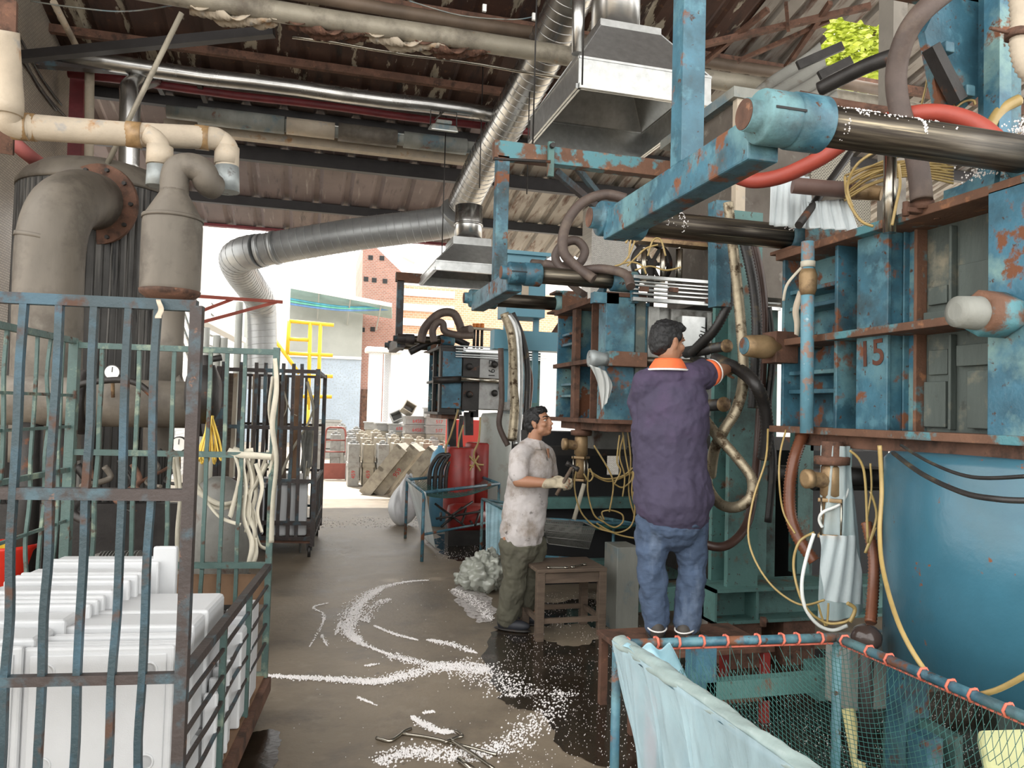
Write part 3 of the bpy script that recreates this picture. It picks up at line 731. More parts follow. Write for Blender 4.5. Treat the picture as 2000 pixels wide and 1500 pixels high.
for (px, py, Y) in ((40, 247, 5.87), (55, 248, 5.9), (262, 263, 6.1), (395, 269, 6.25)):
    c = pt(px, py, Y=Y); MB().cyl(c-V((.05, 0, 0)), c+V((.05, 0, 0)), .094, seg=20).build('tape_band', mBand, T)
for (px, py, Y) in ((443, 305, 6.3), (312, 305, 6.1), (15, 205, 5.75)):
    c = pt(px, py, Y=Y); MB().cyl(c-V((0, 0, .07)), c+V((0, 0, .07)), .093, seg=20).build('wire_binding', mInsul, T)
# blue-grey tee below the elbow
mZinc = M('zinc_grey_pipe', (.33, .36, .36), .5, .4, .2, 8, [(DRUST, 7, .6, .7, .8)], .2)
T = thing('pipe_tee', 'blue grey pipe tee under the lagged elbow', 'pipe fitting', pt(443, 350, Y=6.3))
MB().cyl(pt(443, 326, Y=6.3), pt(444, 376, Y=6.3), .092, seg=20).build('upright', mZinc, T)
MB().cyl(pt(446, 352, Y=6.3), pt(392, 349, Y=6.3), .09, seg=20).build('side_arm', mZinc, T)
MB().cyl(pt(312, 325, Y=6.1), pt(309, 365, Y=6.1), .088, seg=18).build('second_upright', mZinc, T)
# separator bottle
B_ = pt(335, 500, Y=6.0); sx = B_.x; sy = B_.y
def zz(py, px=335, Y=6.0): return pt(px, py, Y=Y).z
T = thing('separator_vessel', 'upright grey separator vessel with conical neck and elbow, beside the dark tank', 'vessel', (sx, sy, 0))
MB().lathe((sx, sy, 0), (0, 0, 1), [(zz(590), .05), (zz(588), .12), (zz(575), .20), (zz(560), .207), (zz(440), .207), (zz(425), .20), (zz(378), .10), (zz(372), .10)], 32).build('body', mCastPipe, T)
MB().lathe((sx, sy, 0), (0, 0, 1), [(zz(592), .06), (zz(588), .14), (zz(575), .205), (zz(568), .211)], 32).build('bottom_cap', mRust, T)
MB().cyl((sx, sy, zz(431)), (sx, sy, zz(424)), .212, seg=32).build('shoulder_weld', mCastPipe, T)
MB().tube(cr([(sx, sy, zz(375)), (sx, sy, zz(345)), (sx+.03, sy, zz(328)), (sx+.11, sy, zz(322)), (sx+.19, sy, zz(330)), (sx+.22, sy+.03, zz(347)), (sx+.25, sy+.1, zz(349))], 6), .10, 20).build('elbow', mCastPipe, T)
MB().cyl((sx, sy, zz(590)), (sx, sy, zz(775)), .108, seg=20).build('down_pipe', mCastPipe, T)
MB().tube(cr([(sx+.12, sy, zz(755)), (sx+.02, sy, zz(765)), (sx-.03, sy, zz(800)), (sx-.03, sy, zz(890))], 6), .105, 20).build('lower_elbow', mCastPipe, T)
# dark ribbed tank
T = thing('storage_tank', 'large dark streaked upright tank with domed top on the left', 'tank', (-2.0, 7.75, 0))
c = pt(196, 400, Y=7.75); tx = c.x
zt = pt(188, 345, Y=7.75).z; rt = .66
MB().lathe((tx, 7.75, 0), (0, 0, 1), [(.3, rt), (zt-.18, rt)], 64, False).build('shell', mTankD, T)
MB().lathe((tx, 7.75, 0), (0, 0, 1), [(zt-.19, rt+.015), (zt-.15, rt+.015), (zt-.06, rt-.04), (zt+.04, rt-.17), (zt+.10, rt-.36), (zt+.13, .02)], 64).build('domed_lid', mCastPipe, T)
m_ = MB()
for i in range(64):
    a_ = 2*math.pi*i/64
    m_.cyl((tx+rt*math.cos(a_), 7.75+rt*math.sin(a_), .35), (tx+rt*math.cos(a_), 7.75+rt*math.sin(a_), zt-.2), .011, seg=5)
tag(m_.build('cladding_ribs', mTankD, T), kind=None)
m_ = MB()
for i in range(4): a_ = i*math.pi/2+.4; m_.bb(tx+.5*math.cos(a_)-.06, tx+.5*math.cos(a_)+.06, 7.75+.5*math.sin(a_)-.06, 7.75+.5*math.sin(a_)+.06, 0, .35)
m_.build('feet', mDark, T)
# big elbow pipe with flange
T = thing('elbow_pipe', 'thick pale elbow pipe bolted to the dark tank by a round flange', 'pipe', (pt(95, 700, Y=6.4).x, 6.4, 0))
e = [pt(88, 900, Y=6.4), pt(92, 700, Y=6.4), pt(97, 520, Y=6.4), pt(104, 455, Y=6.4), pt(122, 410, Y=6.5), pt(152, 390, Y=6.75), pt(178, 392, Y=7.0), pt(196, 398, Y=7.15)]
MB().tube(cr(e, 8), .235, 32).build('pipe_bend', mCastPipe, T)
MB().tube(cr([pt(100, 470, Y=6.4), pt(98, 478, Y=6.4)], 2), .242, 32).build('weld_bead', mCastPipe, T)
fa = (pt(205, 402, Y=7.2)-pt(170, 390, Y=6.95)).normalized(); fc = pt(190, 398, Y=7.08)
MB().cyl(fc, fc+fa*.04, .34, seg=32).build('flange', mRust, T)
u_ = fa.cross(V((0, 0, 1))).normalized(); v_ = fa.cross(u_)
for i in range(10):
    a_ = i*.628; q = fc+(u_*math.cos(a_)+v_*math.sin(a_))*.295
    MB().cyl(q-fa*.025, q+fa*.05, .018, seg=6).build('bolt', mDark, T)
# horizontal vessel with gauges
T = thing('receiver_vessel', 'horizontal grey receiver vessel low behind the green cage', 'vessel', (pt(300, 790, Y=5.6).x, 5.6, 0))
hz = pt(300, 789, Y=5.6).z; x0 = pt(-40, 789, Y=5.6).x; x1 = pt(392, 789, Y=5.6).x
MB().lathe((x0, 5.6, hz), (1, 0, 0), [(0, .16), (x1-x0-.06, .16), (x1-x0, .13)], 28).build('shell', mCastPipe, T)
for px in (168, 392):
    xx = pt(px, 789, Y=5.6).x; MB().cyl((xx-.03, 5.6, hz), (xx+.03, 5.6, hz), .215, seg=28).build('flange', mDark, T)
for (px, r_) in ((60, .08), (120, .07)):
    xx = pt(px, 789, Y=5.6).x; MB().cyl((xx, 5.6, hz), (xx, 5.6, .2), r_, seg=14).build('support_leg', mDark, T)
mDial = M('dial_face', (.78, .78, .74), .3)
for i, (px, py, Y) in enumerate([(219, 727, 5.35), (349, 868, 5.2)]):
    c = pt(px, py, Y=Y)
    T = thing('pressure_gauge', ['white dial pressure gauge above the horizontal vessel', 'white dial pressure gauge low beside the vessel elbow'][i], 'gauge', c)
    MB().cyl(c+V((0, .04, 0)), c, .05, seg=24).build('case', mDark, T)
    MB().cyl(c, c-V((0, .004, 0)), .043, seg=24).build('dial', mDial, T)
    MB().beam(c-V((0, .006, 0)), c+V((.002, -.006, .034)), .005, .002).build('needle', mInk, T)
    MB().cyl(c-V((0, -.02, .045)), c-V((0, -.05, .16)), .012, seg=8).build('stem', mBrass, T)
# arched dark hoop and clutter low down behind the cage
mb = MB().tube(cr([pt(140, 770, Y=5.3), pt(160, 750, Y=5.3), pt(230, 742, Y=5.3), pt(270, 750, Y=5.3), pt(300, 775, Y=5.3)], 6), .02, 8)
solo(mb, 'hoop', mDark, 'dark bent rod over the horizontal vessel', 'rod')
T = thing('pump', 'grimy pump with motor on the ground behind the green cage', 'pump', (pt(270, 1050, Y=5.4).x, 5.4, 0))
c = pt(275, 985, Y=5.4); 
MB().lathe((c.x-.34, 5.4, .42), (1, 0, 0), [(0, .05), (.02, .17), (.10, .2), (.34, .2), (.36, .12), (.6, .12)], 24).build('motor', mMotor, T)
m_ = MB()
for i in range(12): m_.cyl((c.x-.22+.02*i, 5.4, .42), (c.x-.215+.02*i, 5.4, .42), .212, seg=24)
m_.build('cooling_fins', mMotor, T)
MB().lathe((c.x+.2, 5.4, .42), (1, 0, 0), [(0, .2), (.05, .22), (.16, .22), (.2, .1)], 24).build('volute', mCastPipe, T)
MB().cyl((c.x+.28, 5.4, .5), (c.x+.28, 5.4, 1.05), .06, seg=14).build('riser', mCastPipe, T)
MB().bb(c.x-.4, c.x+.5, 5.2, 5.6, .06, .2).build('plinth', mDark, T)
rd = random.Random(5)
for i in range(9):
    px = 150+i*27; A = pt(px, 890+rd.randint(-20, 40), Y=5.5+rd.random()*.5); B = pt(px+rd.randint(-70, 90), 960+rd.randint(-30, 60), Y=5.4)
    B.z = max(B.z, .04)
    mb = MB().tube(cr([A, A.lerp(B, .3)+V((.05, .05, -.05)), A.lerp(B, .7)-V((.06, 0, .05)), B], 5), rd.choice((.012, .02, .03)), 8)
    solo(mb, 'machine_pipe', [mDark, mRust, mCastPipe][i % 3], 'short grimy pipe in the pump tangle behind the green cage, %s' % ['leftmost', 'second from left', 'third from left', 'fourth from left', 'middle one', 'fourth from right', 'third from right', 'second from right', 'rightmost'][i], 'pipe', 'pipes around the pump')
T = thing('electric_motor', 'dark upright motor drum right of the pump, behind the hanging straps', 'motor', (pt(425, 1000, Y=5.3).x, 5.3, 0))
c = pt(430, 950, Y=5.3)
MB().lathe((c.x, 5.3, 0), (0, 0, 1), [(.45, .16), (.5, .2), (1.0, .2), (1.08, .12), (1.12, .05)], 24).build('drum', mMotor, T)
MB().bb(c.x-.2, c.x+.2, 5.1, 5.5, 0, .45).build('stand', mDark, T)
c = pt(398, 770, Y=5.2)
m_ = MB().lathe((c.x-.1, 5.2, c.z), (1, 0, 0), [(0, .12), (.03, .19), (.16, .19), (.2, .1)], 24); m_.cyl((c.x, 5.2, c.z), (c.x, 5.2, c.z+.25), .03, seg=10); m_.cyl((c.x-.08, 5.2, c.z+.2), (c.x+.1, 5.2, c.z+.24), .02, seg=8)
solo(m_, 'valve_body', mDark, 'black valve body at the right end of the horizontal vessel', 'valve')
# dark low backdrop: brick plinth behind pumps
T = thing('service_pit_wall', 'low dark brick wall behind the pumps on the left', 'wall', (-1.5, 6.9, 0))
MB().bb(-3.2, .0-.55, 6.9, 7.0, 0, .75).build('wall', mDark, T)
# heap of scrap swarf
m_ = MB(); rd = random.Random(11)
for i in range(260):
    c = pt(rd.uniform(330, 470), rd.uniform(1000, 1110), Y=4.9+rd.random()*.6); c.z = max(.02, min(c.z, .28))
    a_ = rd.random()*6.3; q = c+V((math.cos(a_), math.sin(a_), rd.uniform(-.3, .3)))*rd.uniform(.03, .12); q.z = max(q.z, .01)
    m_.tube([c, (c+q)/2+V((0, 0, .02)), q], .006, 4)
o = m_.build('scrap_swarf', mDark); tag(recenter(o), 'heap of dark wire scrap on the floor behind the green cage', 'scrap heap', kind='stuff')
# ================================================================ CAGE CARTS
CX = V((.115, 1, 0)).normalized(); CP = V((CX.y, -CX.x, 0))      # along the near cart's side / across it
def bar(path, w, name, mat, parent, sq=1.0, wob=0, rd=random):
    P = [V(p) for p in path]
    if wob:
        A, B = P[0], P[-1]; n = 9
        P = [A.lerp(B, i/n)+(V((rd.uniform(-1, 1), rd.uniform(-1, 1), rd.uniform(-1, 1)*.3))*wob if 0 < i < n else V((0, 0, 0))) for i in range(n+1)]
        P = cr(P, 3)
    d = (P[-1]-P[0]).normalized()
    if abs(d.z) > .7: up = CX+CP
    else: up = V((0, 0, 1))+d.cross(V((0, 0, 1))).normalized()
    mb = MB().tube(P, w*.7071, 4, True, None, sq, up)
    mb.sm = [False]*len(mb.sm)
    return mb.build(name, mat, parent)
FR = V((-.345, 2.57, 0)); BR = V((-.165, 4.24, 0)); BL = V((-1.165, 4.36, 0)); FL = FR+(BL-BR)
ZC = dict(top=1.905, mid=1.31, low=.745, bot=.17)
T = thing('cage_cart', 'nearest tall barred cage cart full of white foam boxes, front left', 'cage cart', (FR.x, FR.y, 0))
def Z(p, z): return V((p.x, p.y, z))
rd = random.Random(2)
for p, w_, m_ in ((FR, .036, mCageRust), (FL, .036, mNavy), (BR, .032, mGreen), (BL, .045, mGreen)):
    bar([Z(p, .1), Z(p, 1.905)], w_, 'corner_post', m_, T)
for z, w_ in ((1.905, .034), (1.31, .036), (.745, .030), (.17, .04)):
    bar([Z(FL, z), Z(FR, z)], w_, 'front_rail', mNavy if z > 1.5 else mCageRust, T)
n = 10
for i in range(1, n):
    p = FR.lerp(FL, i/n*1.0)
    if i == 1: p = FR.lerp(FL, .115)
    bar([Z(p, .17)-CX*.005, Z(p, 1.9)-CX*.005], .021, 'front_bar', mNavy, T, wob=.0045, rd=rd)
for z, w_ in ((1.88, .03), (1.33, .03), (.75, .03), (.17, .035)): bar([Z(BL, z), Z(BR, z)], w_, 'back_rail', mGreen, T)
for x in (-1.034, -.854, -.68, -.50, -.415, -.325):
    f = (x-BL.x)/(BR.x-BL.x); p = BL.lerp(BR, f); bar([Z(p, .17), Z(p, 1.88)], .019, 'back_bar', mGreen, T, wob=.005, rd=rd)
for z, w_ in ((1.9, .03), (1.62, .014), (1.46, .014), (1.24, .024), (.98, .014), (.72, .024), (.17, .03)):
    bar([Z(FL, z), Z(BL, z)], w_, 'side_rail', mGreen, T)
for i in range(1, 12):
    p = FL.lerp(BL, i/12); bar([Z(p, .17), Z(p, 1.9)], .014, 'side_bar', mGreen, T, wob=.01, rd=rd)
bar([Z(FR, .745), Z(BR, .745)], .032, 'gate_rail', mCageRust, T)
for z in (.645, .545, .445, .345): bar([Z(FR, z), Z(BR, z)], .012, 'gate_bar', mCageRust, T, wob=.006, rd=rd)
for f in (.36, .68): p = FR.lerp(BR, f); bar([Z(p, .17), Z(p, .74)], .024, 'gate_upright', mGreen, T)
m_ = MB().prism([Z(FL, .13), Z(FR, .13), Z(BR, .13), Z(BL, .13)], (0, 0, .045)); m_.build('deck', mPlywood, T)
bar([Z(FR, .13), Z(BR, .13)], .07, 'deck_beam', mRust, T); bar([Z(FL, .13), Z(FR, .13)], .07, 'deck_beam', mRust, T)
def caster(p, parent, r=.05):
    c = MB().bb(p.x-.03, p.x+.03, p.y-.03, p.y+.03, r*1.1, r*2+.02).build('caster', mDark, parent)
    MB().cyl((p.x-.015, p.y, r), (p.x+.015, p.y, r), r, seg=20).build('wheel', mHoseK, c)
for p in (FR, BR, FL, BL): caster(p.lerp((FR+BL)/2, .08), T, .045)
m_ = MB(); q = BL.lerp(BR, .1); q2 = BL.lerp(BR, .98)
solo(MB().beam(Z(q, .61)+CX*.06, Z(q2, .61)+CX*.06, .015, .16), 'fibreboard', mPlywood, 'brown fibreboard strip behind the back rail of the near cage', 'board')
# foam boxes
def foam_box(name, p, w_, d, h, label, group, detail=True, yaw=0.0):
    """p: front lower right corner; w across, d deep, h high"""
    e = V((math.cos(yaw)*CP.x+math.sin(yaw)*CX.x, math.cos(yaw)*CP.y+math.sin(yaw)*CX.y, 0)); f = V((-e.y, e.x, 0))
    m = Matrix((e, f, V((0, 0, 1)))).transposed()
    c = p-e*w_/2+f*d/2+V((0, 0, h/2))
    T_ = thing(name, label, 'foam box', (c.x, c.y, p.z), group)
    lip = min(.022, d*.5)
    MB().box(c+f*lip*.5, (w_-.012, d-lip, h-.012), m).build('body', mFoam, T_, bev=.018 if d > .06 else .009)
    MB().box(c-f*(d/2-lip/2), (w_, lip, h), m).build('rim', mFoam, T_, bev=.009)
    if detail:
        MB().box(c-f*(d/2+.002), (w_-.045, .008, h-.045), m).build('raised_panel', mFoam, T_, bev=.006)
        for sx in (-1, 1):
            for sz in (-1, 1):
                q = c-f*(d/2+.005)+e*(sx*(w_/2-.075))+V((0, 0, sz*(h/2-.075)))
                MB().lathe(q, -f, [(0, .028), (.004, .027), (.004, .021), (.001, .02)], 20).build('moulded_boss', mFoam, T_)
    return T_
def fb(u, v, z): return FR+CP*u+CX*v+V((0, 0, z))        # u<0 into the cart from its right side, v deep
G = 'white foam boxes in the near cage'
foam_box('foam_box', fb(-.062, .14, .355), .46, .042, .445, 'white foam tray with four round bosses right behind the near cage front bars', G)
names = ['second', 'third', 'fourth', 'fifth']
for i in range(4): foam_box('foam_box', fb(-.062+.003*i, .185+.044*i, .356), .455, .041, .440-.006*(i % 2), 'thin white foam tray, %s from the front, right column' % names[i], G, False)
foam_box('foam_box', fb(-.058, .365, .356), .45, .20, .448, 'thick white foam box behind the thin trays in the right column', G, False)
foam_box('foam_box', fb(-.058, .57, .356), .45, .32, .446, 'wide white foam box at the back of the right column', G, False)
foam_box('foam_box', fb(-.06, .12, .18), .47, .44, .17, 'white foam box lowest at the front of the near cage, its lid just showing', G, True)
foam_box('foam_box', fb(-.06, .58, .18), .47, .30, .17, 'white foam box in the bottom layer behind the front one', G, False)
v = .12; rd = random.Random(4)
seq = [(.045, 0), (.17, 1), (.15, 0), (.045, 0), (.04, 0), (.045, 0), (.13, 1), (.05, 0), (.045, 1), (.13, 0), (.05, 1), (.12, 0)]
ords = ['front', 'second', 'third', 'fourth', 'fifth', 'sixth', 'seventh', 'eighth', 'ninth', 'tenth', 'eleventh', 'rearmost']
for i, (d, k) in enumerate(seq):
    u = -.515+.16*(v-.12)+k*.006; h = .455+.10*(v-.12)+k*.004
    foam_box('foam_box', fb(u, v, .356), .47, d, h, 'white foam %s on edge, %s one in the left column of the near cage' % ('tray' if d < .06 else 'box', ords[i]), G, i < 1)
    v += d+.003
for i in range(4): foam_box('foam_box', fb(-.515, .12+.27*i, .18), .47, .26, .172, 'white foam box in the bottom layer of the left column, %s' % ['front one', 'second one', 'third one', 'rear one'][i], G, False)
foam_box('foam_box', fb(-.31, 1.05, .4), .10, .06, .56, 'tall white foam tray standing at the back right of the left column', G, False)
for i, (vv, d, h, uu) in enumerate([(.55, .07, .36, -.022), (.63, .05, .39, -.02), (.69, .05, .41, -.018), (.76, .10, .42, -.015), (1.0, .16, .46, .02), (1.17, .05, .48, .03), (1.23, .22, .50, .035)]):
    foam_box('foam_box', fb(-.004, vv-.02, .18), .052 if vv < .9 else .12, d, h-.04, 'narrow white foam piece against the low side gate, %s one' % ords[i], 'foam pieces by the side gate', False)
# ---- dark cage cart behind
T = thing('cage_cart', 'dark brown barred cage cart on casters further down the passage', 'cage cart', (.1, 8.3, 0))
a, b_, c_, d_ = V((.105, 8.3, 0)), V((-.90, 8.5, 0)), V((.21, 9.75, 0)), V((-.80, 9.95, 0))
rd = random.Random(9)
for p in (a, b_, c_, d_): bar([Z(p, .12), Z(p, 1.99)], .045, 'corner_post', mCageRust, T)
for z in (1.96, 1.36, .80, .36, .20):
    bar([Z(a, z), Z(b_, z)], .04, 'front_rail', mCageRust, T); 
    if z != 1.36: bar([Z(a, z), Z(c_, z)], .035, 'side_rail', mCageRust, T)
    bar([Z(c_, z), Z(d_, z)], .03, 'back_rail', mCageRust, T)
for px in (431, 467, 497, 516, 551, 571, 587):
    p = pt(px, 800, Y=8.36); f = (p.x-b_.x)/(a.x-b_.x); q = b_.lerp(a, f); bar([Z(q, .2), Z(q, 2.04)], .034, 'front_bar', mCageRust, T, wob=.004, rd=rd)
for i in range(1, 8): q = a.lerp(c_, i/8); bar([Z(q, .2), Z(q, .8)], .03, 'side_bar', mCageRust, T)
for i in range(1, 9): q = d_.lerp(c_, i/9); bar([Z(q, .2), Z(q, 1.96)], .03, 'back_bar', mCageRust, T)
m_ = MB().prism([Z(a, .15), Z(b_, .15), Z(d_, .15), Z(c_, .15)], (0, 0, .05)); m_.build('deck', mRust, T)
for p in (a, b_, c_, d_): caster(p.lerp((a+d_)/2, .06), T, .065)
for i, (px, w_, lean) in enumerate([(540, .10, 0), (560, .08, .05), (500, .05, .02), (578, .09, 0), (449, .05, 0), (458, .04, 0), (478, .05, .02)]):
    p = pt(px, 800, Y=8.75); A = V((p.x, 8.6, .21)); B = V((p.x-lean, 8.75, 1.93))
    solo(MB().beam(A, B, .02, w_, (1, 0, 0)), 'wooden_plank', [mPlywood, mWood, mInsul][i % 3], 'plank standing in the dark cage cart, %s' % ['wide one behind the third bar from the right', 'leaning reddish one next to it', 'thin one in the middle', 'wide one near the right post', 'pale narrow one at the far left', 'second pale narrow one from the left', 'thin one left of the middle'][i], 'plank')
for i, (u, z, h, w_) in enumerate([(.03, .21, .55, .42), (.47, .21, .50, .40)]):
    q = a.lerp(b_, u); e = (a-b_).normalized(); c = q+V((0, .12, 0))
    T_ = thing('foam_box', ['white foam box at the right front of the dark cage cart', 'white foam box left of the other one in the dark cage cart'][i], 'foam box', (c.x-w_/2, c.y+.3, z), 'foam boxes in the dark cage')
    MB().bb(c.x-w_-.02, c.x-.03, c.y, c.y+.9, z, z+h).build('body', mFoam, T_, bev=.02)
    MB().bb(c.x-w_-.03, c.x-.02, c.y-.01, c.y+.91, z+h, z+h+.04).build('lid', mFoam, T_, bev=.01)
# straps
def ribbon(path, w_, name, mat, label, cat='strap', group=None, tw=.8, seed=0):
    rd = random.Random(seed); P = cr(path, 8); mb = MB(); ph = rd.random()*6
    for i, p in enumerate(P):
        t = (P[min(i+1, len(P)-1)]-P[max(i-1, 0)]).normalized()
        s_ = t.cross(V((math.sin(ph+i*.07*tw), -1, .3*math.cos(i*.1)))).normalized()
        mb.v += [p-s_*w_/2, p+s_*w_/2]
        if i: k = 2*i; mb.face([k-2, k-1, k+1, k], True)
    return solo(mb, name, mat, label, cat, group, solid=.0025)
def P3(l, d): return [pt(x, y, d=d+(z if len(q) > 2 else 0)) for q in l for x, y, z in [(q[0], q[1], q[2] if len(q) > 2 else 0)]]
SG = 'cream straps on the cage'
straps = [
 ([(537, 700), (540, 760), (532, 830), (540, 900), (533, 980), (530, 1060)], .028), ([(534, 735), (526, 800), (536, 870), (528, 930), (534, 990)], .022),
 ([(360, 940), (400, 970), (440, 985), (490, 960), (522, 905)], .026), ([(378, 935), (420, 990), (470, 978), (505, 930), (524, 880)], .022), ([(400, 975), (430, 1010), (470, 1025)], .018),
 ([(470, 890), (480, 950), (476, 1010), (492, 1060), (486, 1100)], .026), ([(482, 895), (492, 940), (484, 1000), (498, 1040), (490, 1080), (494, 1100), (500, 1080), (498, 1050)], .024),
 ([(490, 900), (500, 960), (492, 1005), (505, 1060), (520, 1072)], .022), ([(460, 890), (468, 930), (452, 1000), (448, 1010)], .024), ([(500, 905), (512, 950), (503, 1000), (512, 1040)], .022),
 ([(466, 886), (474, 920), (488, 990), (480, 1040)], .02), ([(495, 895), (480, 960), (500, 1010), (495, 1050)], .02),
 ([(445, 880), (470, 888), (500, 890), (530, 893)], .034), ([(455, 876), (475, 882), (495, 880)], .03), ([(345, 890), (352, 960), (346, 1040), (347, 1115)], .022), ([(338, 893), (344, 940), (352, 985)], .02)]
slab = ['the right back post, top one', 'the right back post, second one', 'sagging in a long swag to the right post', 'sagging just under the long swag', 'short low one under the swags', 'hanging straight from the middle rail', 'ending in a loop near the bottom', 'curling to the right at the bottom', 'pale one left of the bundle', 'right of the bundle', 'thin one inside the bundle', 'crossing the bundle', 'tied along the middle rail', 'knotted on top of the middle rail', 'hanging alone behind the front corner post', 'short one behind the front corner post']
for i, (l, w_) in enumerate(straps):
    ribbon(P3(l, 4.0+.02*(i % 4)), w_, 'cotton_strap', mStrap, 'cream strap on the near cage back, '+slab[i], 'strap', SG, 1.4, i)
straps2 = [([(600, 745), (612, 800), (610, 880), (600, 930)], .035), ([(545, 935), (570, 880), (600, 830), (612, 800)], .03), ([(538, 1020), (570, 1010), (592, 960), (600, 900)], .025), ([(590, 850), (594, 930), (588, 1000), (586, 1090)], .03), ([(548, 745), (560, 790), (553, 815)], .012), ([(550, 745), (566, 800), (580, 812)], .012)]
for i, (l, w_) in enumerate(straps2):
    ribbon(P3(l, 8.25), w_, 'cotton_strap', mStrap if i != 3 else mGreyCloth, 'strap hanging on the dark cage cart, %s' % ['looped on the right post', 'slanting up to the right', 'low swag to the right post', 'greyish one reaching the floor', 'thin string near the top', 'second thin string near the top'][i], 'strap', None, 1, i+30)
def rag(u, v):
    a_ = pt(594, 840, d=8.3).lerp(pt(612, 840, d=8.3), u); b2 = pt(586, 920, d=8.25).lerp(pt(612, 910, d=8.25), u)
    return a_.lerp(b2, v)+V((0, -.03*math.sin(u*9+v*2), 0))
solo(MB().grid(rag, 14, 10), 'rag', mGreyCloth, 'grey rag hung over the right post of the dark cage cart', 'rag', solid=.006)
def tape(u, v):
    return pt(305+9*u, 585, d=2.36).lerp(pt(309+13*u+6*math.sin(v*5), 622, d=2.33), v)+V((0, -.006*math.sin(v*8), 0))
solo(MB().grid(tape, 4, 10), 'paper_tag', mInsul, 'torn piece of cream tape stuck on the top rail of the near cage', 'tape', solid=.001)
# yellow cable hank
rd = random.Random(3)
T = thing('cable_hank', 'hank of yellow cable hanging behind the cage', 'cable', pt(412, 820, Y=5.0))
for i in range(16):
    o_ = rd.uniform(-16, 20)
    P = [pt(410+rd.uniform(-4, 4), 812, Y=5.0+.01*i), pt(408+o_*.6, 850, Y=5.0+.01*i), pt(405+o_*1.2, 893+rd.uniform(-14, 4), Y=4.95+.01*i), pt(409+o_*1.25, 900+rd.uniform(-14, 4), Y=4.95+.012*i), pt(413+o_*.8, 860, Y=5.0+.012*i), pt(412+rd.uniform(-3, 5), 812, Y=5.0+.01*i)]
    MB().hose(P, .0055, 6).build('strand', M('yellow_cable', (.72, .50, .08), .4) if i == 0 else MATS['yellow_cable'], T)
# red bucket
c = pt(8, 1062, Y=5.6); 
T = thing('bucket', 'red bucket with yellow inside, at the left edge behind the cage', 'bucket', (c.x, 5.6, 0))
zt = c.z
MB().bb(c.x-.3, c.x+.3, 5.3, 5.9, 0, zt-.42).build('stand', mDark, T)
MB().lathe((c.x, 5.6, zt-.42), (0, 0, 1), [(0, .13), (.01, .14), (.38, .185), (.40, .195), (.42, .195), (.42, .18), (.39, .175)], 32, False).build('outer_wall', mRedP, T)
MB().lathe((c.x, 5.6, zt-.41), (0, 0, 1), [(0, .01), (.0, .13), (.40, .176)], 32, False).build('lining', mYellow, T)
# ================================================================ FOAM MOULDING MACHINES
ZB, ZM, ZT, ZS = 1.555, 2.01, 2.48, 2.60
def beads_on(c, rx, ry, rz, n, name, label, parent=None, seed=1, mat=None, s0=.0025, s1=.0055):
    rd = random.Random(seed); m_ = MB()
    for i in range(n):
        p = V(c)+V((rd.gauss(0, 1)*rx, rd.gauss(0, 1)*ry, abs(rd.gauss(0, 1))*rz)); octa(m_, p, rd.uniform(s0, s1))
    o = m_.build(name, mat or mBead)
    return tag(recenter(o), label, 'foam beads', None, 'stuff')
def octa(m_, p, s_):
    n = len(m_.v); m_.v += [p+V((s_, 0, 0)), p-V((s_, 0, 0)), p+V((0, s_, 0)), p-V((0, s_, 0)), p+V((0, 0, s_)), p-V((0, 0, s_))]
    for f in ((0, 2, 4), (2, 1, 4), (1, 3, 4), (3, 0, 4), (2, 0, 5), (1, 2, 5), (3, 1, 5), (0, 3, 5)): m_.face([n+i for i in f])
